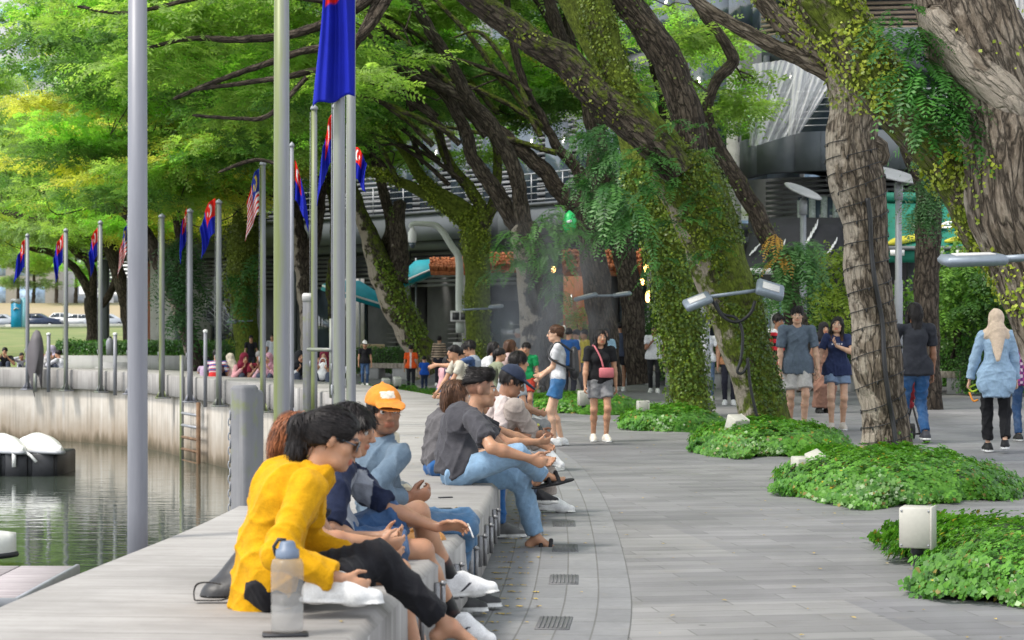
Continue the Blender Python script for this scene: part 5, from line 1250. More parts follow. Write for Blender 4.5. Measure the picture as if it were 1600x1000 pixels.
def pole(label, u, top_v, wpx, mat, far, off=.13, Yfix=None, zbase=-.05, cap=True, grp="flagpoles along the water edge"):
    q = quay_pt(u, off, far); r_ = wpx / pxm(q[1]) / 2; ztop = EYE - (top_v - HORIZ) / pxm(q[1])
    root = empty("flagpole", (q[0], q[1], zbase), label, "flagpole", grp); b = MB()
    b.tube([(q[0], q[1], zbase), (q[0], q[1], .6), (q[0], q[1], ztop * .5), (q[0], q[1], ztop)], [r_ * 1.04, r_ * 1.02, r_, r_ * .92], 20); b.build("shaft", mat, root, smooth=True)
    b = MB()
    if wpx < 20: b.tube([(q[0] - r_ - .012, q[1] - .02, .75), (q[0] - r_ - .016, q[1] - .02, ztop * .5), (q[0] - r_ - .010, q[1] - .02, ztop - .03)], .0035, 5); b.box((q[0] - r_ - .012, q[1] - .02, .9), (.022, .02, .10), bev=.006); b.build("halyard", M_GALV, root)
    i = int(np.argmin(np.linalg.norm(QL - q, axis=1))); n2 = QN[i]; rz = math.atan2(n2[1], n2[0])
    b = MB(); b.box((q[0] + n2[0] * .02, q[1] + n2[1] * .02, zbase + .0), (.30, .24, .03), rz=rz, bev=.004)
    for k in range(4): a = rz + math.pi / 4 + k * math.pi / 2; b.prism([(q[0] + math.cos(a) * r_, q[1] + math.sin(a) * r_, zbase + .015), (q[0] + math.cos(a) * (r_ + .09), q[1] + math.sin(a) * (r_ + .09), zbase + .015), (q[0] + math.cos(a) * r_, q[1] + math.sin(a) * r_, zbase + .17)], (math.sin(a) * .012, -math.cos(a) * .012, 0))
    b.build("base_plate", mat, root)
    b = MB(); b.lathe((q[0], q[1], ztop), [(r_ * .9, 0), (r_ * 1.25, .01), (r_ * 1.1, .05), (.01, .09)], 12); b.build("finial", M_GALV, root)
    return q, r_, ztop
q1 = pole("widest plain grey pole of all, nearest to the camera at left", 215, -160, 31, M_POLE, False, .13, zbase=.0)
b = MB()
pole("tall pole green with moss, second nearest, behind the woman in yellow", 440, -180, 25, M_POLEM, False, .13)
qa = pole("tall grey pole carrying the largest blue flag", 530, -110, 18, M_POLES, False, .13)
qb = pole("grey pole standing just right of the one with the largest blue flag", 548.5, -90, 15, M_POLES, False, .15)
flag("largest blue flag with a red corner, at the top of the photo", qa[0], 5.02, 1.36, .26, .40, -1, "half", 3, -.17, .0, -.13)
flag_specs = [(43, 370, 6, M_POLE, "leftmost thin flagpole beside the blue sign", "leftmost limp red and blue flag", -1, "crescent", 375, .62, .62, .20),
    (103, 362, 7, M_POLES, "second flagpole from the left edge", "red and blue flag, second from the left edge", -1, "crescent", 364, .62, .72, .16),
    (157, 350, 7, M_POLES, "third flagpole from the left, in front of the lawn tree", "red and blue flag hanging in front of the lawn tree", -1, "crescent", 354, .6, .75, .15),
    (203, 340, 7, M_POLE, "flagpole almost hidden behind the widest grey pole", "striped flag peeping out left of the widest pole", -1, "striped", 352, .6, .75, .16),
    (253, 340, 9, M_POLEM, "bare flagpole without a flag, right of the widest pole", None, 0, None, 0, 0, 0, 0),
    (297, 332, 9, M_POLE, "flagpole bearing the red and blue flag left of the crescent flag", "red and blue flag twisted so its red top is narrow, below bright leaves", -1, "crescent", 326, .62, .62, .10),
    (342, 318, 9, M_POLES, "flagpole bearing the flag whose white crescent shows", "blue flag whose red corner shows a clear white crescent and star", -1, "crescent", 308, .62, .75, .24),
    (411, 258, 9, M_POLEM, "flagpole bearing the nearest striped flag", "red and white striped flag nearest the mossy pole", -1, "striped", 262, .72, .78, .20),
    (456, 230, 7, M_POLE, "thin pole just right of the thick mossy pole", "blue and red flag hanging right of the thick mossy pole", 1, "crescent", 252, .62, .70, .15),
    (491, 172, 10, M_POLEM, "bare mossy thin pole left of the largest flag", None, 0, None, 0, 0, 0, 0),
    (523, 170, 7, M_POLE, "thin pole behind the largest blue flag", "narrow blue flag hanging below and behind the largest one", -1, "crescent", 180, .65, .85, .15),
    (546, 190, 7, M_POLE, "thin pole hidden behind the two tall steel poles", "sliver of red and white flag right of the steel pole pair", 1, "crescent", 226, .4, .35, .16)]
for k, (u, tv, wp, mt, lp, lf, sd, kd, fv, ho, dp, fw) in enumerate(flag_specs):
    q, r_, zt = pole(lp, u, tv, wp, mt, True, .13)
    if lf: flag(lf, q, EYE - (fv - HORIZ) / pxm(q[1]), ho * 1.1, dp * .85, fw * 1.45, sd, kd, 20 + k, r_)
# short marker posts, the mossy light post, the pile
def post(label, u, v0, wpx, mat, far=True, off=.2, z0=-.1, name="marker_post", cat="post"):
    q = quay_pt(u, off, far); r_ = wpx / pxm(q[1]) / 2; zt = EYE - (v0 - HORIZ) / pxm(q[1]); root = empty(name, (q[0], q[1], z0), label, cat, "short posts on the quay edge")
    b = MB(); b.tube([(*q, z0), (*q, zt)], r_, 10); b.build("shaft", mat, root, smooth=True); b = MB(); b.lathe((*q, zt), [(r_, 0), (r_ * 1.2, .01), (r_ * 1.2, .05), (.01, .07)], 10); b.build("cap", M_WHITE, root)
    return q
post("short grey post just left of the widest pole", 180, 524, 6, M_POLE); post("short grey post between the two flags with red tops", 321, 520, 6, M_POLE); post("short grey post beside the fish-shaped panel", 76, 524, 6, M_POLE)
q = quay_pt(481, .22, True); root = empty("light_post", (*q, -.3), "square post covered in green moss with a pale tilted cap", "post"); zt = EYE + 40 / pxm(q[1]); b = MB(); b.box((*q, (zt - .3) / 2), (.155, .12, zt + .3), bev=.01); b.build("shaft", M_PILE, root); b = MB(); b.box((q[0], q[1], zt + .06), (.17, .16, .10), rx=.25, bev=.01); b.build("cap", M_WALLW, root)
q = quay_pt(519, .05, True); root = empty("rail", (*q, .4), "low grey rail joining two posts left of the steel pole pair", "rail"); b = MB(); b.tube([(*q, .4), (q[0], q[1], 1.62)], .045, 8); b.build("upright", M_POLES, root); b = MB(); b.tube([(q[0], q[1] - .06, 1.14), (q[0] - .42, q[1] + .5, 1.14)], .03, 8); b.build("crossbar", M_POLES, root)
Y_ = 11.75; xl = (382 - 800) / FPX * Y_; root = empty("mooring_pile", (xl, Y_, -2.2), "square grey mooring pile with mossy stains and rounded top beside the ledge", "pile")
b = MB(); h_ = 1.5 - 92 / pxm(Y_); b.box((xl, Y_, (h_ - 2.2) / 2), (.10, .20, h_ + 2.2), rz=-.33, bev=.018); b.box((xl + .035, Y_ + .02, (h_ - .02 - 2.2) / 2), (.055, .26, h_ + 2.16), rz=-.33, bev=.018); b.build("shaft", M_PILE, root)
b = MB(); ax_ = xl - .075
for k in range(16): b.tube([(ax_ + .012 * math.cos(t) * (k % 2), Y_ - .06 + .012 * math.cos(t) * ((k + 1) % 2), .98 - k * .042 + .027 * math.sin(t)) for t in np.linspace(0, 6.283, 9)], .0045, 5, caps=False)
b.build("chain", M_GALV, root)
# fish-shaped panel on the far quay
q = quay_pt(55, .25, True); s_ = 1 / pxm(q[1]); cx = q[0]; zb = EYE - 90 * s_
out = [(-1, 88), (-5, 70), (-12, 45), (-13, 20), (-9, 3), (-3, -12), (2, -17), (7, -14), (11, -3), (13, 12), (13, 32), (11, 50), (10, 76), (8, 68), (6, 58), (3, 52), (0, 58), (-2, 72)]
root = empty("panel_sign", (cx, q[1], -.1), "dark grey fish-shaped metal panel with a forked tail on the far quay", "sign"); b = MB()
b.prism([(cx + a * s_, q[1] - .03, EYE - (532 + c - HORIZ) * s_) for a, c in out], (0, .06, 0)); b.build("panel", paint("dark_grey_panel", (.115, .105, .115), .6, .1, 2, .05, 40), root)
b = MB(); b.tube([(cx, q[1], -.1), (cx, q[1], .35)], .05, 8); b.build("leg", M_POLES, root)
# ladder
q = quay_pt(284, .06, True); q2 = quay_pt(310, .06, True); root = empty("ladder", (*q, -1.5), "rusty steel ladder going down the quay wall into the water", "ladder"); M_RUST = paint("rusty_ladder_steel", (.20, .12, .07), .8, .4, 6, .2, 40, .3, grime=.4)
for pt_, zt in ((q, EYE - 45 / pxm(q[1])), (q2, -.05)):
    b = MB(); b.tube([(*pt_, -2.2), (*pt_, zt)], .045, 8); b.build("rail", M_RUST if zt < 0 else M_POLEM, root)
for k in range(8): b = MB(); z = -.32 - k * .25; b.tube([(*q, z), (*q2, z)], .03, 8); b.build("rung", M_GALV if k < 2 else M_RUST, root)
# pontoons and boats
M_FLOAT = paint("dark_float_plastic", (.015, .016, .02), .5, .2, 3, .05, 30); M_BOAT = paint("white_boat_hull", (.68, .68, .65), .35, .08, 2, .03, 20, grime=.15)
M_PONT = paint("weathered_pontoon_boards", (.36, .32, .33), .8, .2, 3, .3, 25, stretch=(.4, 4, 1)); M_ALGAE = paint("algae_green_float", (.12, .15, .04), .8, .3, 5, .2, 30)
root = empty("pontoon", (-6.8, 19.0, -1.35), "floating jetty with pale boards and a green algae side, lower left corner", "jetty"); b = MB()
for k in range(9): b.box((-4.46 - .28 - k * .55, 19.05, -.965), (.535, 2.5, .05), bev=.008)
b.build("deck_boards", M_PONT, root); b = MB(); b.box((-6.9, 19.05, -1.2), (4.86, 2.44, .40), bev=.02); b.build("float", M_ALGAE, root); b = MB(); b.box((-4.43, 19.05, -.985), (.05, 2.52, .12), bev=.01); b.box((-6.9, 17.78, -.985), (5.0, .05, .12), bev=.01); b.build("edge_trim", M_GALV, root)
root = empty("boat_dock", (-9.7, 37.9, -1.35), "low black floating dock carrying two white boats by the far quay", "jetty"); b = MB(); b.box((-10.2, 38.0, -1.15), (3.4, 1.6, .55), bev=.03); b.build("float", M_FLOAT, root)
for x in (-8.75, -9.25, -9.75): b = MB(); b.box((x, 37.17, -1.12), (.42, .08, .5), bev=.02); b.build("fender", M_FLOAT, root)
b = MB(); b.tube([P(35, 703, 37.1), P(48, 712, 37.05), P(57, 722, 37.0)], .03, 6); b.box(P(22, 718, 37.05), (.07, .05, .28)); b.build("rope", M_WHITE, root)
def hull(label, cx, cy_, z0, L, W, H, rz, black=0):
    root = empty("boat", (cx, cy_, z0), label, "boat", "white boats on the water"); V = []; n, m = 26, 17
    for i in range(n):
        f = i / (n - 1); wd = W * (math.sin(math.pi * (.06 + .94 * f) ** .8) ** .7 if f < 1 else 0) * .5 + .02; top = H * (.55 + .45 * math.sin(math.pi * min(1, f * 1.1)) ** .8) * (1 - .35 * f ** 3)
        for j in range(m):
            a = math.pi * j / (m - 1); c_ = math.cos(a); s_ = math.sin(a); V.append([(f - .5) * L, wd * np.sign(c_) * abs(c_) ** .75, top * s_ ** .65 * (1 - .10 * math.cos(a * 2)) + .03 * s_ * (abs(c_) < .12)])
    V = np.array(V) @ rot3(rz=rz).T + (cx, cy_, z0); F = [[i * m + j, (i + 1) * m + j, (i + 1) * m + j + 1, i * m + j + 1] for i in range(n - 1) for j in range(m - 1)] + [[j for j in range(m)], [(n - 1) * m + j for j in range(m)][::-1], ]
    obj("hull", V, F, M_BOAT, root, smooth=True); b = MB()
    rim = [V[i * m] + (0, 0, .02) for i in range(n)] + [V[i * m + m - 1] + (0, 0, .02) for i in range(n - 1, -1, -1)]; b.tube(rim + [rim[0]], .035, 6, caps=False); b.build("rubbing_strip", M_FLOAT if black else M_GALV, root)
hull("white upturned boat at the left picture edge of the black dock", -9.55, 37.6, -.87, 1.5, .60, .30, -.9); hull("white upturned boat at the right end of the black dock", -8.88, 37.6, -.87, 1.5, .64, .31, -.85)
hull("white and black boat bow cut off by the left picture edge", -6.95, 23.0, -1.2, 2.4, 1.0, .62, .4, 1)
# cars, blue sign beyond the lawn
M_CARW = paint("white_car_paint", (.62, .63, .64), .25, .05, 1, 0, 20); M_CARD = paint("dark_blue_car_paint", (.03, .045, .09), .25, .1, 1, 0, 20); M_CARS = paint("silver_car_paint", (.42, .45, .50), .25, .05, 1, 0, 20); M_TYRE = paint("tyre_rubber", (.02, .02, .02), .8, .1, 4, .1, 40)
def car(label, cx, cy_, z0, mat, L=4.4, tall=1.42, flip=1):
    root = empty("parked_car", (cx, cy_, z0), label, "car", "cars parked beyond the lawn"); b = MB(); W = 1.75; h = tall
    side = [(-.5, .22), (-.5, .55), (-.46, .68), (-.30, .72), (-.19, .985), (.08, 1.0), (.235, .72), (.42, .64), (.495, .52), (.5, .22)]
    lo = [(a * L * flip, c * h) for a, c in side]; b.prism([(cx + a, cy_ - W / 2, z0 + c) for a, c in lo], (0, W, 0)); body = b.build("body", mat, root)
    for s in (-1, 1):
        b = MB(); g = [(-.27, .72), (-.185, .95), (-.06, .965), (-.06, .72)]; b.prism([(cx + a * L * flip, cy_ + s * (W / 2 + .006), z0 + c * h) for a, c in g], (0, .004 * s, 0)); b.build("window", M_GLASS, root)
        b = MB(); g = [(-.04, .72), (-.04, .965), (.07, .965), (.20, .72)]; b.prism([(cx + a * L * flip, cy_ + s * (W / 2 + .006), z0 + c * h) for a, c in g], (0, .004 * s, 0)); b.build("window", M_GLASS, root)
        for a in (-.31, .31): b = MB(); b.lathe((cx + a * L, cy_ + s * (W / 2 - .1), z0 + .32), [(.32, -.1), (.32, .1)], 14, axis=(0, 1, 0)); wh = b.build("wheel", M_TYRE, root); b = MB(); b.lathe((cx + a * L, cy_ + s * (W / 2 + .012), z0 + .32), [(.19, -.01), (.17, .01)], 12, axis=(0, 1, 0)); b.build("rim", M_CARS, wh)
    b = MB(); b.box((cx + .495 * L * flip, cy_, z0 + .5 * h), (.03, 1.5, .12), bev=.005); b.build("headlight", M_WHITE, root)
def rz_(y): return float(lawn_h(np.array(-60.0), np.array(y))) + .06
for a in (("silver car half hidden left of the blue sign", 2, 200.5, M_CARS), ("dark blue car just right of the blue sign", 56, 201, M_CARD, 5.2, 1.5), ("white car behind the second flagpole", 100, 204.5, M_CARW, 4.6, 1.6), ("white car left of the lawn tree trunk", 121, 203, M_CARW, 4.6, 1.45, -1), ("white car seen right of the lawn tree trunk", 168, 202, M_CARS, 4.4, 1.45)):
    car(a[0], (a[1] - 800) / FPX * a[2], a[2], rz_(a[2]) - .1, *a[3:])
Ys = 190.0; x0, x1 = (18 - 800) / FPX * Ys, (33.5 - 800) / FPX * Ys; zb, zt = EYE - 4.5 / pxm(Ys), EYE + 43 / pxm(Ys); root = empty("pylon_sign", ((x0 + x1) / 2, Ys, zb - .5), "bright blue pylon sign with a pale wave band at its top, by the road", "sign"); b = MB(); b.box(((x0 + x1) / 2, Ys, (zb - .5 + zt) / 2), (x1 - x0, .5, zt - zb + .5)); b.build("panel", paint("bright_blue_sign", (.0, .24, .44), .4, .08, .5, 0, 10), root)
b = MB(); pts = [(x0 - .01, Ys - .26, zt + .01), (x1 + .01, Ys - .26, zt + .01)] + [(x1 + (x0 - x1) * k / 8, Ys - .26, zt - .42 - .09 * math.sin(k * .9)) for k in range(9)]; b.prism(pts, (0, .005, 0)); b.build("wave_band", M_GALV, root); b = MB(); b.box((x1 + .25, Ys + .1, (zb + zt) / 2), (.5, .5, zt - zb + .2)); b.build("side_panel", paint("pale_blue_sign", (.25, .55, .68), .4, .05, .5, 0, 10), root)
b = MB(); b.tube([((x0 + x1) / 2 - .25, Ys - .27, zt - 1.05), ((x0 + x1) / 2 + .05, Ys - .27, zt - .85), ((x0 + x1) / 2 + .3, Ys - .27, zt - .95)], .07, 6); b.build("emblem", M_CARS, root)
# camera mast
Yc = 48.0; base = P(719, 600, Yc); base[2] = 0; root = empty("camera_mast", base, "pale green-grey mast with a bent arm and a white dome camera", "camera mast"); M_MAST = paint("pale_greenish_mast_paint", (.44, .47, .42), .5, .1, 2, .03, 30)
b = MB(); z1 = EYE + 110 / pxm(Yc); arm = [P(719, 520, Yc), P(718, 460, Yc), P(717, 405, Yc), P(706, 385, Yc), P(690, 360, Yc), P(680, 352, Yc), P(665, 350, Yc), P(645, 350, Yc), P(641, 356, Yc)]; b.tube(spline(np.array(arm), 40), np.linspace(.105, .05, 40), 12); b.build("pole", M_MAST, root, smooth=True)
b = MB(); b.lathe(P(644, 360, Yc), [(.03, .12), (.06, .02), (.10, -.05), (.10, -.26), (.08, -.3)], 14); b.build("dome_housing", M_WHITE, root, smooth=True); b = MB(); b.lathe(P(644, 379, Yc), [(.085, 0), (.08, -.07), (.04, -.13), (.005, -.14)], 14); b.build("camera_dome", M_GLASS, root, smooth=True)
b = MB(); b.lathe(base, [(.17, 0), (.17, z1 * .35)], 16); b.build("base", M_WALLW, root); b = MB(); bz = P(719, 494, Yc); b.box(bz, (.46, .40, .26), bev=.01); bx = b.build("speaker_box", M_WALLW, root)
for dx in (-.1, .1): b = MB(); b.box(bz + (dx, -.203, 0), (.16, .01, .18)); b.build("grille", M_DARK, bx)
# lamp posts with flat discs
M_LAMPH = paint("pale_lamp_casting", (.34, .345, .35), .5, .1, 3, .03, 40)
def lamp_post(label, u, vtop, Y, du, tilt, w_):
    p = P(u, vtop, Y); root = empty("street_lamp", (p[0], Y, 0), label, "street lamp", "flat-headed street lamps"); b = MB(); b.tube([(p[0], Y, 0), (p[0], Y, p[2] * .55), (p[0], Y, p[2] * .55 + .02), (p[0], Y, p[2])], [.085, .085, .07, .065], 14); b.build("post", M_GALV, root, smooth=True)
    b = MB(); b.lathe((p[0], Y, p[2] - .35), [(.09, 0), (.09, .3), (.04, .33)], 12); b.build("collar", M_GALV, root); V, F = tube_np([(p[0], Y, p[2]), (p[0] + .05, Y, p[2] + .12)], .03, 8); obj("neck", V, F, M_GALV, root)
    b = MB(); b.lathe((0, 0, 0), [(.05, -.03), (w_ * .98, -.02), (w_, 0), (w_ * .9, .02), (.05, .045)], 26); V = np.concatenate(b.V) @ rot3(rx=.30, ry=tilt).T + (p[0] + du / pxm(Y), Y, p[2] + .16); obj("lamp_head", V, b.F, M_LAMPH, root, smooth=False)
lamp_post("flat-headed street lamp between the wrapped trunk and the green awning", 1404, 285, 40, -8, .22, .55); lamp_post("flat-headed street lamp in front of the black awning", 1255, 310, 43, 0, .38, .44); lamp_post("short street lamp post behind the left floodlight of the leaning tree", 1103, 470, 34, 0, .2, .12)
# floodlights strapped to trunks
M_FLOOD = paint("grey_floodlight_casting", (.20, .235, .28), .45, .1, 3, .03, 40, .3)
def floodlight(label, bar, heads, Y):
    a, c = P(*bar[0], Y), P(*bar[1], Y); root = empty("floodlight", a, label, "floodlight", "floodlights strapped to the trunks"); b = MB(); d = c - a; b.tube([a, (a + c) / 2, c], .028, 6); b.build("bracket", M_FLOOD, root)
    for (u, v, wp, hp, tl, rx) in heads:
        p = P(u, v, Y); b = MB(); w_ = wp / pxm(Y); b.box(p, (w_, .30, max(.07, hp / pxm(Y) * .55)), rx=rx, ry=tl, bev=.025); hd = b.build("head", M_FLOOD, root)
        b = MB(); b.box(p + rot3(rx, tl, 0) @ np.array([0, -.02, max(.07, hp / pxm(Y) * .55) / 2 + .004]), (w_ * .62, .17, .01), rx=rx, ry=tl, bev=.002); b.build("label_plate", M_WALLW, hd)
floodlight("pair of grey floodlights on a bar across the mossy leaning trunk", ((1098, 465), (1196, 452)), [(1090, 471, 44, 20, -.38, .35), (1203, 453, 44, 24, .30, .55)], 26.2)
floodlight("long flat grey floodlight on the massive right edge trunk", ((1565, 405), (1640, 400)), [(1520, 406, 98, 12, -.03, .1)], 13.2)
floodlight("thin floodlight bar on the dark splitting trunk in the middle", ((915, 463), (980, 461)), [(915, 464, 38, 10, -.25, .1), (972, 460, 30, 9, -.15, .1)], 41.2)
floodlight("slim floodlight on the low mossy tree beside the camera mast", ((722, 484), (765, 482)), [(775, 479, 24, 8, -.08, .1)], 46.3)
floodlight("small pale floodlight left of the moss-draped trunk", ((372, 502), (395, 501)), [(363, 502, 15, 9, .05, .2)], 57.2)
floodlight("small pale floodlight tilted left of the steel pole pair", ((505, 504), (525, 500)), [(512, 505, 14, 12, .5, .2)], 56)
# box lights in the beds
def box_light(label, u, v, Y, s, rz, rx, two=False):
    p = P(u, v, Y); root = empty("spike_light", (p[0], p[1], 0), label, "garden light", "box-shaped garden lights in the beds"); b = MB(); b.tube([(p[0], p[1], 0), (p[0], p[1], p[2] - s * .5)], .022, 8); b.box((p[0], p[1], p[2] - s * .62), (.07, .07, .06), bev=.01); b.build("stake", M_FLOAT, root)
    if not two: b = MB(); b.box(p, (s * .85, s * .8, s * 1.1), rz=rz, rx=rx, bev=.008); h_ = b.build("housing", M_LBOX, root); b = MB(); b.box(p + rot3(rx, 0, rz) @ np.array([s * .43, 0, 0]), (.014, s * .84, s * 1.14), rz=rz, rx=rx, bev=.004); b.build("lid", M_LBOX, h_)
    if not two:
        for dx in (-.36, .36):
            for dz in (-.46, .46): b = MB(); b.lathe(p + rot3(rx, 0, rz) @ np.array([dx * s, -s * .402, dz * s]), [(.007, 0), (.006, .004)], 8, axis=rot3(rx, 0, rz) @ np.array([0, -1.0, 0])); b.build("screw", M_GALV, h_)
    else:
        b = MB(); b.box(p + (-.06, 0, -.02), (s * .62, s * .7, s * .8), rz=rz, rx=rx, bev=.008); h_ = b.build("housing", M_LBOX, root); b = MB(); b.box(p + (.075, -.02, .03), (s * .6, s * .66, s * .75), rz=rz, ry=-.35, rx=.4, bev=.008); b.build("hood", M_LBOX, h_)
M_LBOX = paint("cream_light_housing", (.42, .41, .36), .5, .08, 4, .05, 40)
box_light("cream box light on a black stake in the nearest bed", 1433, 823, 12.1, .225, -.35, .0); box_light("tilted two-part cream box light in the wrapped tree's bed", 1262, 727, 18.6, .24, .3, .1, True)
box_light("cream box light leaning at the foot of the floodlit leaning tree", 1150, 667, 24.6, .24, .5, .4, False); box_light("small cream box light in the ivy trunk's bed", 1004, 637, 30, .19, .2, .0); box_light("faraway box light behind the woman in black", 912, 622, 34, .22, .2, .1); 
for k, (u, v) in enumerate(((602, 598), (620, 596))): box_light(["white stone lamp on the far planted strip, left of the pair", "white stone lamp on the far planted strip, right of the pair"][k], u, v, 38.2, .15, .4, .3)
# green egg lantern
p = P(890, 348, 39); root = empty("lantern", p, "bright green egg-shaped lantern hanging among the ferns", "lantern"); b = MB(); b.lathe(p, [(.01, -.23), (.08, -.19), (.135, -.08), (.135, .05), (.09, .17), (.01, .24)], 16); b.build("shell", paint("bright_green_plastic", (.02, .55, .14), .4, .1, 3, 0, 20), root, smooth=True); b = MB(); b.box(p + (-.01, -.14, .02), (.10, .02, .05), ry=-.3, bev=.005); b.build("label_plate", M_WHITE, root); b = MB(); b.tube([p + (0, 0, .23), p + (0, 0, 1.0)], .008, 5); b.build("cord", M_FLOAT, root)
# teal parasols by the cafe
def parasol(label, u, v, Y, r_, tilt, seed):
    p = P(u, v, Y); root = empty("parasol", (p[0], Y, 0), label, "parasol", "teal parasols"); b = MB(); b.tube([(p[0], Y, 0), (p[0], Y, p[2] + .1)], .03, 8); b.build("pole", M_GALV, root); b = MB(); b.lathe((0, 0, 0), [(r_, -.62), (r_ * .99, -.42), (r_ * .55, -.14), (.03, .02)], 8); V = np.concatenate(b.V) @ rot3(ry=tilt).T + p; obj("canopy", V, b.F, M_TEAL, root); b = MB(); b.lathe((0, 0, 0), [(r_ * 1.005, -.50), (r_ * 1.005, -.44)], 8); V = np.concatenate(b.V) @ rot3(ry=tilt).T + p; obj("white_trim", V, b.F, M_WHITE, root)
parasol("teal parasol behind the leaning mossy-flanked trunk", 562, 440, 63, 1.1, .3, 1); parasol("teal parasol half hidden above the leaning trunk", 650, 408, 64, .9, -.4, 2)
# cafe furniture in the shade
def cafe_set(label, u, Y, n, w_=1.5):
    p = np.array([*uY(u, Y), 0]); root = empty("cafe_table", p, label, "table", "cafe tables under the trees"); b = MB(); b.box(p + (0, 0, .74), (w_, .7, .05), bev=.01); b.build("tabletop", M_WALLG, root)
    for dx in (-.4, .4): b = MB(); b.tube([p + (dx * w_, 0, 0), p + (dx * w_, 0, .72)], .03, 6); b.build("leg", M_COLUMN, root)
def chair(label, u, Y, mat):
    p = np.array([*uY(u, Y), 0]); root = empty("chair", p, label, "chair", "pale wood chairs at the cafe"); b = MB(); b.box(p + (0, 0, .45), (.42, .42, .04), bev=.01); b.build("seat", mat, root); b = MB(); b.box(p + (0, .19, .72), (.40, .04, .5), rx=-.15, bev=.015); b.build("backrest", mat, root)
    for dx in (-.17, .17):
        for dy in (-.17, .17): b = MB(); b.tube([p + (dx, dy, 0), p + (dx, dy, .44)], .018, 5); b.build("leg", mat, root)
for k, u in enumerate((572, 581, 590)): chair(["pale wooden chair behind the white-capped person, leftmost of three", "pale wooden chair behind the white-capped person, middle of three", "pale wooden chair behind the white-capped person, rightmost of three"][k], u, 60 - .3 * k, M_WOODC)
cafe_set("grey cafe table left of the camera mast", 695, 54, 1); cafe_set("long grey cafe table right of the camera mast", 800, 52, 1, 2.0)
p = P(1003, 600, 54); p[2] = 0; root = empty("notice_board", p, "white notice board standing behind the walker in a white tee", "sign"); b = MB(); b.box(p + (0, 0, 1.15), (.62, .05, .95), ry=-.12, bev=.01); b.build("board", M_WHITE, root); b = MB(); b.tube([p + (-.2, .02, 0), p + (-.2, .02, 1.0)], .02, 6); b.tube([p + (.2, .02, 0), p + (.2, .02, 1.0)], .02, 6); b.build("stand", M_COLUMN, root)
q = uY(172, 62); root = empty("bin", (*q, .6), "slim grey bin on the planter wall left of the widest pole", "bin"); b = MB(); b.lathe((*q, .6), [(.12, 0), (.13, .42), (.09, .5), (.04, .56)], 12); b.build("body", M_GALV, root); b = MB(); b.lathe((*q, 1.1), [(.05, .04), (.06, .06), (.02, .1)], 10); b.build("lid", M_FLOAT, root)
# a leafy weed on the quay edge behind the pile
rngw = np.random.RandomState(5); pw0 = np.array([*quay_pt(405, .05), .30]); root = empty("weed", pw0, "small bright green weed growing from the ledge beside the pile", "plant"); lv = Leaves()
for (dx, dz) in ((.05, .16), (.02, .10), (.08, .11)): leaf_scatter(lv, np.tile(pw0 + (dx, -.05, dz), (9, 1)) + rngw.normal(scale=(.05, .05, .025), size=(9, 3)), np.tile([0, -.4, 1.0], (9, 1)), .09, ((.10, .28, .03), (.16, .38, .05)), rngw)
lv.build("leaves", M_BED, root)
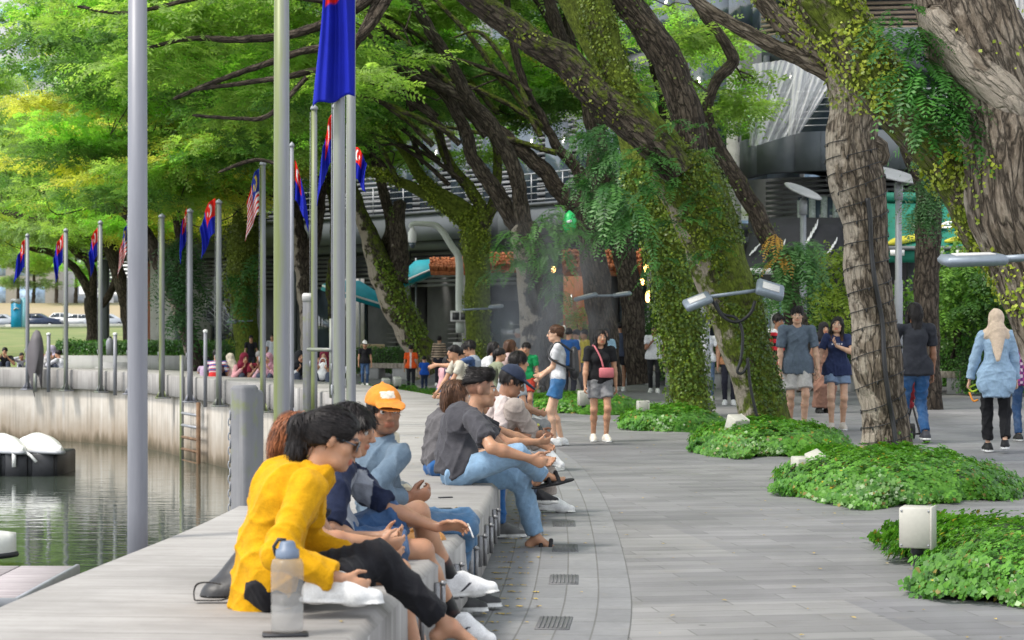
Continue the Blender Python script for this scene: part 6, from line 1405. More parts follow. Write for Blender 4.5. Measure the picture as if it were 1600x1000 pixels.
# ------------------------------------------------------------------ people: one smooth surface grown from a posed skeleton
class Field:
    """signed distance grid; shapes are melted together and the zero surface becomes a mesh"""
    def __init__(s, lo, hi, h):
        s.lo = np.asarray(lo, float); s.h = h; s.n = np.maximum(4, np.ceil((np.asarray(hi) - s.lo) / h).astype(int) + 1)
        s.ax = [(s.lo[i] + h * np.arange(s.n[i])).astype(np.float32) for i in range(3)]; s.f = np.full(s.n, 1.0, np.float32)
    def _win(s, lo, hi, pad):
        a = np.clip(np.floor((np.asarray(lo) - pad - s.lo) / s.h).astype(int), 0, s.n - 1); b = np.clip(np.ceil((np.asarray(hi) + pad - s.lo) / s.h).astype(int) + 1, 1, s.n)
        b = np.maximum(b, a + 1); sl = tuple(slice(a[i], b[i]) for i in range(3))
        return sl, s.ax[0][sl[0]][:, None, None], s.ax[1][sl[1]][None, :, None], s.ax[2][sl[2]][None, None, :]
    def _mix(s, sl, d, k, sub=False):
        a = s.f[sl]
        if sub:
            d = -d; h_ = np.clip(.5 - .5 * (a - d) / max(k, 1e-5), 0, 1); s.f[sl] = a * (1 - h_) + d * h_ + k * h_ * (1 - h_)
        else:
            h_ = np.clip(.5 + .5 * (d - a) / max(k, 1e-5), 0, 1); s.f[sl] = d * (1 - h_) + a * h_ - k * h_ * (1 - h_)
    def cap(s, a, b, ra, rb, k=.03, flat=None, cut=None, sub=False):
        """tapered limb a-b; flat=(direction, factor) squashes it; cut=[(point, outward normal)] trims it flat"""
        a = np.asarray(a, float); b = np.asarray(b, float); r_ = max(ra, rb); sl, X, Y, Z = s._win(np.minimum(a, b) - r_, np.maximum(a, b) + r_, k + 2 * s.h)
        x, y, z = X - a[0], Y - a[1], Z - a[2]; ba = b - a
        if flat is not None:
            f, m = flat; q = (x * f[0] + y * f[1] + z * f[2]) * (1 / m - 1); x = x + q * f[0]; y = y + q * f[1]; z = z + q * f[2]; bb = np.dot(ba, f) * (1 / m - 1); ba = ba + f * bb
        L2 = max(1e-9, float(ba @ ba)); t = np.clip((x * ba[0] + y * ba[1] + z * ba[2]) / L2, 0, 1)
        d = np.sqrt((x - t * ba[0]) ** 2 + (y - t * ba[1]) ** 2 + (z - t * ba[2]) ** 2) - (ra + (rb - ra) * t)
        if flat is not None: d = d * (.5 + .5 * flat[1])
        for p, n in (cut or ()): d = np.maximum(d, (X - p[0]) * n[0] + (Y - p[1]) * n[1] + (Z - p[2]) * n[2])
        s._mix(sl, d.astype(np.float32), k, sub)
    def ell(s, c, r_, M=None, k=.02, cut=None, sub=False):
        """ellipsoid with semi-axes r_ along the rows of M"""
        c = np.asarray(c, float); M = np.eye(3) if M is None else M; R_ = max(r_); sl, X, Y, Z = s._win(c - R_, c + R_, k + 2 * s.h)
        x, y, z = X - c[0], Y - c[1], Z - c[2]; k0 = 0; k1 = 0
        for i in range(3): u = (x * M[i][0] + y * M[i][1] + z * M[i][2]) / r_[i]; k0 = k0 + u * u; k1 = k1 + (u / r_[i]) ** 2
        k0 = np.sqrt(k0); d = k0 * (k0 - 1) / np.maximum(np.sqrt(k1), 1e-6)
        for p, n in (cut or ()): d = np.maximum(d, (X - p[0]) * n[0] + (Y - p[1]) * n[1] + (Z - p[2]) * n[2])
        s._mix(sl, d.astype(np.float32), k, sub)
    def trim(s, p, n):
        X, Y, Z = s.ax[0][:, None, None], s.ax[1][None, :, None], s.ax[2][None, None, :]; s.f = np.maximum(s.f, ((X - p[0]) * n[0] + (Y - p[1]) * n[1] + (Z - p[2]) * n[2]).astype(np.float32))
    def mesh(s):
        f = s.f; ins = f < 0; c = ins[:-1, :-1, :-1].astype(np.int8)
        for i, j, k in ((1, 0, 0), (0, 1, 0), (0, 0, 1), (1, 1, 0), (1, 0, 1), (0, 1, 1), (1, 1, 1)): c = c + ins[i:f.shape[0] - 1 + i, j:f.shape[1] - 1 + j, k:f.shape[2] - 1 + k]
        act = np.argwhere((c > 0) & (c < 8))
        if len(act) == 0: return np.zeros((0, 3)), np.zeros((0, 4), int)
        idm = np.full(c.shape, -1, np.int32); idm[tuple(act.T)] = np.arange(len(act))
        cv = np.array([[i, j, k] for i in (0, 1) for j in (0, 1) for k in (0, 1)]); val = np.stack([f[tuple((act + o).T)] for o in cv], 1); acc = np.zeros((len(act), 3)); cnt = np.zeros(len(act))
        for a in range(8):
            for b in range(a + 1, 8):
                if np.abs(cv[a] - cv[b]).sum() != 1: continue
                va, vb = val[:, a], val[:, b]; m = (va < 0) != (vb < 0); t = np.where(m, va / np.where(m, va - vb, 1), 0); acc += m[:, None] * (cv[a] + t[:, None] * (cv[b] - cv[a])); cnt += m
        V = s.lo + s.h * (act + acc / cnt[:, None]); F = []
        for axn in range(3):
            o = [a for a in range(3) if a != axn]; n = np.array(f.shape); sl0 = [slice(1, n[i] - 1) for i in range(3)]; sl1 = list(sl0); sl0[axn] = slice(0, n[axn] - 1); sl1[axn] = slice(1, n[axn])
            a, b = ins[tuple(sl0)], ins[tuple(sl1)]; e = np.argwhere(a != b); off = np.array([sl0[i].start for i in range(3)]); e2 = e + off
            if len(e) == 0: continue
            inside = a[tuple(e.T)]; q = []
            for d1, d2 in ((-1, -1), (0, -1), (0, 0), (-1, 0)): w_ = e2.copy(); w_[:, o[0]] += d1; w_[:, o[1]] += d2; q.append(idm[tuple(w_.T)])
            q = np.stack(q, 1); flip = inside if axn != 1 else ~inside; q[~flip] = q[~flip][:, ::-1]; F.append(q)
        return V, np.concatenate(F)
def vnormals(V, F):
    n = np.cross(V[F[:, 2]] - V[F[:, 0]], V[F[:, 3]] - V[F[:, 1]]); N = np.zeros_like(V)
    for k in range(4): np.add.at(N, F[:, k], n)
    return unit(N)
def relax(V, F, it=1, w_=.5):
    for _ in range(it):
        S = np.zeros_like(V); c = np.zeros(len(V))
        for k in range(4):
            a, b = F[:, k], F[:, (k + 1) % 4]; np.add.at(S, a, V[b]); np.add.at(S, b, V[a]); np.add.at(c, a, 1); np.add.at(c, b, 1)
        V = V * (1 - w_) + S / np.maximum(c, 1)[:, None] * w_
    return V
def mat_skin():
    m, t, b, o = nodes_of("skin"); a = nd(t, "ShaderNodeVertexColor", layer_name="Col").outputs[0]; v = coord(t, kind="Object"); n1 = noise(t, v, 14, 4); n2 = noise(t, v, 160, 3)
    c = mixc(t, 1.0, a, mapr(t, n1, .3, .7, .82, 1.14), 'MULTIPLY'); c = mixc(t, mapr(t, noise(t, v, 9, 3), .5, .75, 0, .22), c, (.45, .14, .09)); t.links.new(c, b.inputs["Base Color"]); t.links.new(mapr(t, n1, .3, .7, .36, .6), b.inputs["Roughness"]); b.inputs["Specular IOR Level"].default_value = .4
    b.inputs["Subsurface Weight"].default_value = .12; b.inputs["Subsurface Radius"].default_value = (.012, .005, .003); b.inputs["Subsurface Scale"].default_value = 1.0; bump(t, b, n2, .08, .002); return m
M_SKIN = mat_skin()
def mat_cloth(name, rough, weave, sheen, wr=.5, wash=0.0):
    m, t, b, o = nodes_of(name); a = nd(t, "ShaderNodeVertexColor", layer_name="Col").outputs[0]; v = coord(t, kind="Object"); n0 = noise(t, v, 7, 4, .6, dist=.8); n1 = noise(t, v, 26, 3, .55, dist=.4); n2 = noise(t, v, weave, 2)
    c = mixc(t, 1.0, a, mapr(t, n1, .3, .7, .88, 1.12), 'MULTIPLY'); c = mixc(t, 1.0, c, mapr(t, n2, .3, .7, .9, 1.1), 'MULTIPLY')
    if wash: c = mixc(t, mapr(t, n0, .45, .75, 0, wash), c, (.42, .50, .58))
    t.links.new(c, b.inputs["Base Color"]); b.inputs["Roughness"].default_value = rough; b.inputs["Sheen Weight"].default_value = sheen; b.inputs["Specular IOR Level"].default_value = .18
    h = math_n(t, 'ADD', math_n(t, 'MULTIPLY', n0, 1.0), math_n(t, 'ADD', math_n(t, 'MULTIPLY', n1, .35), math_n(t, 'MULTIPLY', n2, .05))); bump(t, b, h, wr, .02); return m
M_CLOTH = mat_cloth("soft_cotton", .85, 240, .05); M_DENIM = mat_cloth("washed_denim", .85, 320, .1, .5, .14); M_SHOE = mat_cloth("shoe_material", .55, 200, 0, .15)
def mat_hair():
    m, t, b, o = nodes_of("hair"); a = nd(t, "ShaderNodeVertexColor", layer_name="Col").outputs[0]; v = coord(t, (1, 1, .16), "Object"); n1 = noise(t, v, 120, 4, .6); c = mixc(t, 1.0, a, mapr(t, n1, .3, .7, .55, 1.5), 'MULTIPLY'); t.links.new(c, b.inputs["Base Color"]); b.inputs["Roughness"].default_value = .48; b.inputs["Specular IOR Level"].default_value = .22; bump(t, b, n1, .4, .004); return m
M_HAIR = mat_hair()
SKINS = {"tan": (.42, .225, .135), "fair": (.56, .345, .235), "brown": (.29, .145, .085), "deep": (.20, .10, .06)}
HAIRC = {"black": (.012, .010, .010), "brown": (.06, .028, .015), "auburn": (.16, .055, .022), "grey": (.25, .24, .23)}
def ik(a, t, l1, l2, pole):
    a = np.asarray(a, float); t = np.asarray(t, float); d = t - a; L = np.linalg.norm(d); L = max(L, 1e-4); d /= L; Lc = min(L, (l1 + l2) * .998); Lc = max(Lc, abs(l1 - l2) + .02); x = (l1 * l1 - l2 * l2 + Lc * Lc) / (2 * Lc); h_ = math.sqrt(max(0, l1 * l1 - x * x)); p = np.asarray(pole, float); p = p - d * np.dot(p, d); p /= max(1e-6, np.linalg.norm(p))
    return a + d * x + p * h_, a + d * Lc
def shade(col, f): return tuple(c * f for c in col)
PEOPLE = []
def person(label, at, face, H=1.65, pose="stand", skin="tan", top=None, bottom=None, shoes=(.6, .6, .58), hair="short", hairc="black", hat=None, res=.010, female=False, build=1.0, group=None, belt=None, category=None, **kw):
    """at: point under the pelvis (ground/seat plan); face: heading in degrees (0 away, 90 right, 180 to the camera).
    Pose targets in kw are local (right, forward, up) metres, or world points when given as arrays."""
    s = H / 1.70; at = np.asarray(at, float); fa = R(face); rt = np.array([math.cos(fa), -math.sin(fa), 0]); fw = np.array([math.sin(fa), math.cos(fa), 0]); up = np.array([0, 0, 1.0])
    child = H < 1.3; hs = s * (1.0 if not child else 1.0 + (1.3 - H) * .55)
    def W(p): return p if isinstance(p, np.ndarray) else at + rt * p[0] + fw * p[1] + up * p[2]
    def D(p): return unit(p) if isinstance(p, np.ndarray) else unit(rt * p[0] + fw * p[1] + up * p[2])
    sit = pose == "sit"; seat = kw.get("seat", .45)
    Pp = W(kw.get("pelvis", (0, 0, (seat + .10 * s) if sit else .93 * s)))
    lean = R(kw.get("lean", 14 if sit else 2)); sidel = R(kw.get("side", 0)); tw = R(kw.get("twist", 0))
    if "neck" in kw: N = W(kw["neck"])
    else: N = Pp + .51 * s * (up * math.cos(lean) + fw * math.sin(lean) + rt * math.sin(sidel))
    sp = unit(N - Pp); srt = rt * math.cos(tw) + fw * math.sin(tw); srt = unit(srt - sp * np.dot(srt, sp)); sfw = np.cross(sp, srt); sfw = sfw if np.dot(sfw, fw * math.cos(tw) - rt * math.sin(tw)) > 0 else -sfw
    bow = kw.get("bow", .05 if sit else .012) * s
    Wa = Pp + (N - Pp) * .30 - sfw * bow * .8; Ch = Pp + (N - Pp) * .68 - sfw * bow
    sw = (.165 if female else .188) * s * build; hw = (.092 if female else .088) * s
    SR_, SL_ = N + srt * sw - sp * .055 * s, N - srt * sw - sp * .055 * s
    hr = kw.get("hip_r", rt); HR_, HL_ = Pp + hr * hw - up * .02 * s, Pp - hr * hw - up * .02 * s
    lt, ls, la, lf = .43 * s, .42 * s, .29 * s, .255 * s
    st = kw.get("stride", .0)
    if sit: dL, dR = (-.10, .44 * s, .09 * s), (.10, .44 * s, .09 * s)
    else: dL, dR = (-.085 * s, st, .085 * s), (.085 * s, -st, .085 * s + (.05 if st > .12 else 0))
    AL, AR = W(kw.get("La", dL)), W(kw.get("Ra", dR))
    kp = fw + up * (.9 if sit else .05)
    KL, AL = ik(HL_, AL, lt, ls, D(kw["Lk"]) if "Lk" in kw else kp - rt * .1); KR, AR = ik(HR_, AR, lt, ls, D(kw["Rk"]) if "Rk" in kw else kp + rt * .1)
    sw_ = .10 if st else .03
    hL = kw.get("Lh", (-.25 * s, .06 + st * -.7, .80 * s) if not sit else (-.12, .33, .62)); hR = kw.get("Rh", (.25 * s, .06 + st * .7, .80 * s) if not sit else (.12, .33, .62))
    ep = -fw * .8 - up * .35
    EL, WL = ik(SL_, W(hL), la, lf, D(kw["Le"]) if "Le" in kw else ep - srt * .5); ER, WR = ik(SR_, W(hR), la, lf, D(kw["Re"]) if "Re" in kw else ep + srt * .5)
    hy, hp, hr_ = [R(x) for x in kw.get("head", (0, 4, 0))]
    hf = fw * math.cos(hy) + rt * math.sin(hy); hrt = np.cross(hf, up); hf = unit(hf * math.cos(hp) - up * math.sin(hp)); hup = np.cross(hrt, hf)
    if hr_: hrt, hup = hrt * math.cos(hr_) - hup * math.sin(hr_), hup * math.cos(hr_) + hrt * math.sin(hr_)
    hd = unit(sp * .75 + hup * .55); Hc = N + hd * .135 * hs + hf * .018 * hs; HM = np.stack([hrt, hf, hup])
    def HP(x, y, z): return Hc + (hrt * x + hf * y + hup * z) * hs
    far = res > .0125
    J = np.array([Pp, N, HL_, HR_, KL, KR, AL, AR, EL, ER, WL, WR, Hc + hup * .13 * hs, SL_, SR_]); lo, hi = J.min(0) - .20 * s, J.max(0) + .20 * s
    root = empty("person", (at[0], at[1], kw.get("base", 0.0)), label, category or ("child" if child else ("woman" if female else "man")), group)
    last = {}
    def emit_mesh(fd, name, mat, colf, disp=None, rel=1, parent=None):
        V, F = fd.mesh()
        if len(V) == 0: return None
        V = relax(V, F, rel)
        if disp is not None: V = V + vnormals(V, F) * disp(V)[:, None]
        last['m'] = (V, F)
        C = colf(V) if callable(colf) else np.tile(np.array(colf), (len(V), 1)); return obj(name, V, F, mat, parent or root, col=C, smooth=True)
    sk = np.array(SKINS[skin] if isinstance(skin, str) else skin)
    # ---------------- body
    B = Field(lo, hi, res); fl = (sfw, .74)
    kt = .84 if top else 1; ku = .86 if top else 1; kf = .82 if top and top[1] == 'long' else 1; kth = .86 if bottom else 1; kl = .80 if bottom and bottom[1] != 'shorts' else 1
    if True:
        B.cap(HL_, HR_, .078 * s, .078 * s, .02); B.cap(Pp, Wa, .112 * s * kt, .10 * s * build * kt, .03, fl); B.cap(Wa, Ch, .102 * s * build * kt, .118 * s * build * kt, .03, fl); B.cap(Ch, N - sp * .05 * s, .118 * s * build * kt, .055 * s, .03, fl)
        B.cap(SL_ + srt * .03 * s, SR_ - srt * .03 * s, .043 * s, .043 * s, .03)
        B.cap(N - sp * .03 * s, HP(0, -.02, -.06), .054 * s, .050 * hs, .03)
        for S_, E_, W_ in ((SL_, EL, WL), (SR_, ER, WR)):
            B.cap(S_, E_, .047 * s * build * ku, .036 * s * build * kf, .02); mE = E_ * .72 + W_ * .28; B.cap(E_, mE, .036 * s * build * kf, .038 * s * build * kf, .02); B.cap(mE, W_, .038 * s * build * kf, .024 * s, .02)
        for H_, K_, A_ in ((HL_, KL, AL), (HR_, KR, AR)):
            B.cap(H_, K_, .080 * s * build * kth, .052 * s * kl, .03); B.ell(K_, (.047 * s * kl,) * 3, k=.03); back = unit(np.cross(unit(A_ - K_), np.cross(unit(K_ - H_), unit(A_ - K_)) + 1e-6)); cm = K_ * .68 + A_ * .32 - back * .012 * s * (1 if kl == 1 else .2)
            B.cap(K_, cm, .046 * s * kl, .051 * s * kl, .025); B.cap(cm, A_, .051 * s * kl, .033 * s * kl, .03)
    # feet
    feet = {}
    for nm, A_, K_ in (("L", AL, KL), ("R", AR, KR)):
        fd_ = kw.get(nm + "f", None); shin = unit(A_ - K_); d = D(fd_) if fd_ is not None else unit(fw + rt * (.12 if nm == "R" else -.12)); u_ = unit(up - d * np.dot(up, d)) if abs(d[2]) < .9 else unit(-shin - d * np.dot(-shin, d)); sd = np.cross(d, u_); heel = A_ - d * .045 * s - u_ * .04 * s; ball = A_ + d * .105 * s - u_ * .052 * s; toe = A_ + d * .15 * s - u_ * .058 * s; feet[nm] = (A_, d, u_, sd, heel, ball, toe)
        bare = kw.get('sandal') or nm in kw.get('barefoot', '') or shoes is None
        if not bare: B.cap(A_, A_ + d * .06 * s - u_ * .04 * s, .028 * s, .022 * s, .02); continue
        B.cap(A_, heel, .032 * s, .032 * s, .02); B.cap(A_ + d * .01 * s, ball, .033 * s, .026 * s, .03, (u_, .85))
        for k in range(5): o = (k - 2) * .017 * s; e = ball + sd * o * 1.25 + d * (.058 - .010 * abs(k - 1 if nm == "R" else k - 3)) * s - u_ * .006 * s; B.cap(ball + sd * o, e, .013 * s, .010 * s, .012)
    # hands: palm, thumb and four fingers
    for nm, E_, W_, sg in (("L", EL, WL, 1), ("R", ER, WR, -1)):
        d = D(kw[nm + "hd"]) if nm + "hd" in kw else unit(W_ - E_); th = D(kw[nm + "ht"]) if nm + "ht" in kw else (fw + up * .7 if abs(d[2]) < .8 else fw); th = unit(th - d * np.dot(th, d)); n = sg * np.cross(d, th); cu = R(kw.get(nm + "hc", 28)); q = hs * (1.0 if not female else .93)
        pm = W_ + d * .085 * q; B.cap(W_ + d * .01 * q, pm, .030 * q, .037 * q, .012, (n, .48))
        for k in range(4):
            o = th * (.030 - .0195 * k) * q; p0 = pm + o + d * (.002 - .003 * abs(k - 1)) * q; L_ = (.074, .082, .076, .060)[k] * q; a = 0.0; rr = (.0093 if res < .008 else max(.0093, res * .72)) * q
            for j, fr_ in enumerate((.45, .31, .24)): a += cu * (.75 if j == 0 else 1.0) * (1 + .12 * k * (kw.get(nm + "hs", 1))); p1 = p0 + (d * math.cos(a) + n * math.sin(a)) * L_ * fr_; B.cap(p0, p1, rr * (1 - .08 * j), rr * (.94 - .08 * j), .005); p0 = p1
        t0 = W_ + d * .028 * q + th * .026 * q; t1 = t0 + unit(d * .62 + th * .62 + n * .35) * .042 * q; t2 = t1 + unit(d * .85 + th * .25 + n * .45) * .036 * q; B.cap(t0, t1, .0125 * q, .0105 * q, .008); B.cap(t1, t2, .0105 * q, .008 * q, .005)
        feet[nm + "hand"] = (W_, d, th, n)
    # head
    B.ell(HP(0, -.014, .030), (.074 * hs, .094 * hs, .086 * hs), HM, .01); B.ell(HP(0, .022, -.030), (.060 * hs, .070 * hs, .078 * hs), HM, .03); B.cap(HP(-.03, .045, -.075), HP(.03, .045, -.075), .030 * hs, .030 * hs, .03); B.ell(HP(0, .068, -.094), (.024 * hs, .021 * hs, .017 * hs), HM, .02)
    if not far:
        for sg in (-1, 1):
            B.ell(HP(sg * .043, .058, -.020), (.022 * hs, .022 * hs, .020 * hs), HM, .02); B.ell(HP(sg * .032, .094, .004), (.017 * hs, .013 * hs, .011 * hs), HM, .010, sub=True); B.ell(HP(sg * .076, -.008, -.006), (.010 * hs, .019 * hs, .031 * hs), HM, .006); B.ell(HP(sg * .012, .102, -.033), (.009 * hs, .010 * hs, .008 * hs), HM, .006)
            B.cap(HP(sg * .014, .090, .022), HP(sg * .046, .078, .020), .008 * hs, .007 * hs, .012)
        B.cap(HP(0, .090, .012), HP(0, .112, -.026), .0085 * hs, .0125 * hs, .010); B.ell(HP(0, .091, -.0565), (.023 * hs, .010 * hs, .0065 * hs), HM, .006); B.ell(HP(0, .088, -.0675), (.019 * hs, .011 * hs, .0075 * hs), HM, .006); B.ell(HP(0, .104, -.062), (.022 * hs, .010 * hs, .0016 * hs), HM, .002, sub=True)
    else: B.cap(HP(0, .088, .01), HP(0, .108, -.026), .011 * hs, .014 * hs, .012)
    hcol = np.array(HAIRC[hairc]); bald_side = kw.get("fade", False); stub = kw.get("stubble", 0.0); sock = kw.get("sock")
    def bodycol(V):
        C = np.tile(sk, (len(V), 1)); L = (V - Hc) @ HM.T / hs; x, y, z = np.abs(L[:, 0]), L[:, 1], L[:, 2]; m = (y > .055) & (x < .026) & (np.abs(z + .062) < .013)
        C[m] = sk * (1.0, .58, .58) if female else sk * (.95, .68, .65)
        br = (y > .055) & (x > .012) & (x < .052) & (np.abs(z - .0285 + .12 * np.maximum(0, x - .035)) < (.0052 if not far else .008)); C[br] = hcol * 1.2 + .01
        if far: e = (y > .055) & (np.abs(x - .031) < .012) & (np.abs(z - .004) < .007); C[e] = hcol + .01
        if stub: b_ = (y > .0) & (z < -.045) & (z > -.12) & ~m; C[b_] = C[b_] * (1 - stub) + np.array((.03, .025, .02)) * stub
        if bald_side: b_ = (z > -.03) & (y < .055) & (np.abs(L).max(1) < .16); C[b_] = C[b_] * .45 + np.array((.02, .017, .015)) * .55
        if sock:
            for nm in ("L", "R"): A_, d, u_, sd, heel, ball, toe = feet[nm]; K_ = KL if nm == "L" else KR; t_ = ((V - A_) @ unit(K_ - A_)); m2 = (np.linalg.norm(V - A_, axis=1) < .20 * s) & (t_ < sock[1]); C[m2] = sock[0]
        return C
    emit_mesh(B, "body", M_SKIN, bodycol, rel=1)
    if not far and not kw.get("shades"):
        for sg in (-1, 1):
            c_ = HP(sg * .031, .0785, .004); b = MB(); b.lathe(c_, [(.0125 * hs * math.sin(a), -.0125 * hs * math.cos(a)) for a in np.linspace(.05, 3.09, 10)], 12, axis=hf + np.array([1e-4, 0, 0])); V = np.concatenate(b.V); dd = (V - c_) @ hf / (.0125 * hs); C = np.where((dd > .82)[:, None], np.array((.018, .012, .01)), np.array((.55, .53, .50))); obj("eye", V, b.F, M_SHOE, root, col=C, smooth=True)
    def folds(seed, amp, f=1.0):
        rg_ = np.random.RandomState(seed); ks = [(unit(rg_.normal(size=3) * (1, 1, .8)), rg_.uniform(20, 36) * f, rg_.rand() * 6, unit(rg_.normal(size=3))) for _ in range(5)]
        def g(V):
            o = np.zeros(len(V))
            for d, q, ph, d2 in ks: a = np.sin((V @ d2) * 13 + ph); o += (.5 + .5 * np.sin((V @ d2) * 7 + ph * 3)) * (1 - np.abs(np.sin(V @ d * q + ph + 1.6 * a))) ** 2.0
            return (o / 1.6 - .22) * amp
        return g
    sd_ = int(abs(at[0] * 137 + at[1] * 71)) % 9973
    # ---------------- trousers, shorts or skirt
    if bottom:
        bc, kind = bottom[0], bottom[1]; mt = bottom[2] if len(bottom) > 2 else M_CLOTH; D_ = Field(lo, hi, res); t0 = .014 * s; wcut = [(Pp + sp * .10 * s, sp)]
        D_.cap(HL_, HR_, .098 * s, .098 * s, .03, None); D_.cap(Pp - sp * .03 * s, Pp + sp * .10 * s, .118 * s, .110 * s * build, .03, (sfw, .82), cut=wcut)
        for nm, H_, K_, A_ in (("L", HL_, KL, AL), ("R", HR_, KR, AR)):
            if kind == "shorts":
                e = H_ + (K_ - H_) * kw.get("short_len", .62); n = unit(K_ - H_); D_.cap(H_, e + n * .03, .092 * s * build, .086 * s * kw.get("loose", 1.0), .03, cut=[(e, n)])
            elif kind == "skirt":
                D_.cap(H_, K_, .10 * s, .11 * s, .05); D_.cap(K_, A_ + up * .03, .11 * s, .13 * s, .06, cut=[(A_ + up * .02, -up)])
            else:
                lo_ = kw.get("loose", 1.0); D_.cap(H_, K_, .090 * s * build, .064 * s * lo_, .03); n = unit(A_ - K_); e = A_ - n * kw.get("cuff", .03) * s; D_.cap(K_, e + n * .03, .062 * s * lo_, .053 * s * lo_, .03, cut=[(e, n)])
        emit_mesh(D_, {"shorts": "shorts", "skirt": "skirt"}.get(kind, "trousers"), mt, bc, folds(sd_ + 1, .016 * s if not far else .007))
    # ---------------- shirt
    if top:
        tc, sl_ = top[0], top[1]; hem = top[2] if len(top) > 2 else .02; lo_ = kw.get("shirt_loose", 1.0) * build; S = Field(lo, hi, res); hp_ = Pp - sp * hem * s - (up * hem * .3 * s if hem > .1 else 0); hcut = [(hp_, -sp)]
        S.cap(hp_ - sp * .08 * s, Wa, .128 * s * lo_, .124 * s * lo_, .03, (sfw, .80), cut=hcut); S.cap(Wa, Ch, .122 * s * lo_, .134 * s * lo_, .04, (sfw, .78)); S.cap(Ch, N - sp * .035 * s, .132 * s * lo_, .070 * s, .03, (sfw, .80)); S.cap(SL_ + srt * .03 * s, SR_ - srt * .03 * s, .054 * s, .054 * s, .035)
        S.cap(HL_ + sp * .06 * s, HR_ + sp * .06 * s, .100 * s * lo_, .100 * s * lo_, .05, cut=hcut)
        if hem > .04 and not sit: S.cap(HL_ - srt * .012, HR_ + srt * .012, .112 * s * lo_, .112 * s * lo_, .04, cut=hcut); S.cap(HL_ - srt * .012 - sp * .1 * s, HR_ + srt * .012 - sp * .1 * s, .117 * s * lo_, .117 * s * lo_, .04, cut=hcut)
        if hem > .12: S.cap(Pp, hp_ - sp * .1, .128 * s * lo_, .136 * s * lo_, .04, (sfw, .85), cut=hcut)
        if female:
            for sg in (-1, 1): S.ell(Ch + srt * sg * .068 * s + sfw * .075 * s - sp * .03 * s, (.062 * s,) * 3, k=.04)
        for S_, E_, W_ in ((SL_, EL, WL), (SR_, ER, WR)):
            n = unit(E_ - S_)
            if sl_ == "short": e = S_ + (E_ - S_) * kw.get("sleeve", .62); S.cap(S_, e + n * .02, .055 * s * build, .060 * s * build, .025, cut=[(e, n)])
            elif sl_ == "long": S.cap(S_, E_, .060 * s * build, .052 * s * lo_, .035); n2 = unit(W_ - E_); e = W_ - n2 * kw.get("cuffarm", .01); S.cap(E_, e + n2 * .02, .050 * s * lo_, .043 * s * lo_, .03, cut=[(e, n2)])
        S.cap(N - sp * .005 * s + sfw * .012, N + hd * .12, .058 * s, .062 * s, .006, sub=True)
        if kw.get("collar"): S.cap(N - srt * .03 - sp * .02 * s, N + srt * .03 - sp * .02 * s, .066 * s, .066 * s, .01, cut=[(N + sp * .028 * s - sfw * .0, unit(sp - sfw * .2))]); S.cap(N - sp * .02, N + hd * .12, .056 * s, .056 * s, .004, sub=True)
        def tcol(V):
            if not callable(tc): return np.tile(np.array(tc), (len(V), 1))
            Q = (V - Pp) / s; return tc(np.stack([Q @ srt, Q @ sfw, Q @ sp], 1))
        emit_mesh(S, kw.get("top_name", "shirt"), kw.get("top_mat", M_CLOTH), tcol, folds(sd_ + 2, (.021 if sit else .013) * s if not far else .007))
    # ---------------- shoes
    if shoes is not None:
        sole = kw.get("sole", (.62, .62, .60))
        for nm in ("L", "R"):
            if nm in kw.get("barefoot", ""): continue
            A_, d, u_, sd, heel, ball, toe = feet[nm]; fz = heel - u_ * .040 * s; sc = [(fz, -u_)]; Fd = Field(np.minimum.reduce([A_, heel, toe]) - .11 * s, np.maximum.reduce([A_, heel, toe]) + .11 * s, min(res, .009))
            if kw.get("sandal"):
                Fd.cap(heel - u_ * .034 * s, ball - u_ * .022 * s, .042 * s, .050 * s, .02, (u_, .32)); Fd.cap(ball - u_ * .022 * s, toe - u_ * .018 * s + d * .035 * s, .048 * s, .040 * s, .02, (u_, .32))
                for q in (.035, .10): c_ = A_ + d * q * s - u_ * .022 * s; Fd.cap(c_ - sd * .04 * s - u_ * .03 * s, c_ + u_ * .018 * s, .015 * s, .014 * s, .01); Fd.cap(c_ + sd * .04 * s - u_ * .03 * s, c_ + u_ * .018 * s, .015 * s, .014 * s, .01)
            else:
                Fd.cap(heel, ball, .046 * s, .045 * s, .03, cut=sc); Fd.cap(ball - u_ * .002, toe + d * .030 * s, .045 * s, .032 * s, .03, cut=sc); Fd.cap(A_ + u_ * .018 * s, heel, .043 * s, .045 * s, .03, cut=sc + [(A_ + u_ * .028 * s, u_)]); Fd.cap(A_ + d * .05 * s - u_ * .004 * s, ball, .040 * s, .042 * s, .03, cut=sc); Fd.cap(heel - u_ * .030 * s - d * .012 * s, toe - u_ * .022 * s + d * .025 * s, .052 * s, .046 * s, .004, (u_, .36), cut=sc)
            sc_ = shoes
            def shcol(V, fz=fz, u_=u_, d=d, A_=A_):
                q = (V - fz) @ u_ / s; C = np.where((q < .024)[:, None], np.array(sole), np.array(sc_)); 
                if kw.get("shoe_mark"): m = (np.abs(((V - A_) @ d) / s - .055 - 1.2 * (q - .045)) < .008) & (q > .026) & (q < .062); C[m] = kw["shoe_mark"]
                return C
            emit_mesh(Fd, "sandal" if kw.get("sandal") else "shoe", M_SHOE, shcol, rel=1)
    # ---------------- hair, cap, headscarf
    def strands(V):
        L = (V - Hc) @ HM.T / hs; a = np.arctan2(L[:, 0], L[:, 1] + .02); return (.0010 * np.sin(a * 46 + 40 * L[:, 2]) + .0009 * np.sin(a * 83 + L[:, 2] * 60) + .0022 * np.sin(a * 9 + L[:, 2] * 22)) * hs
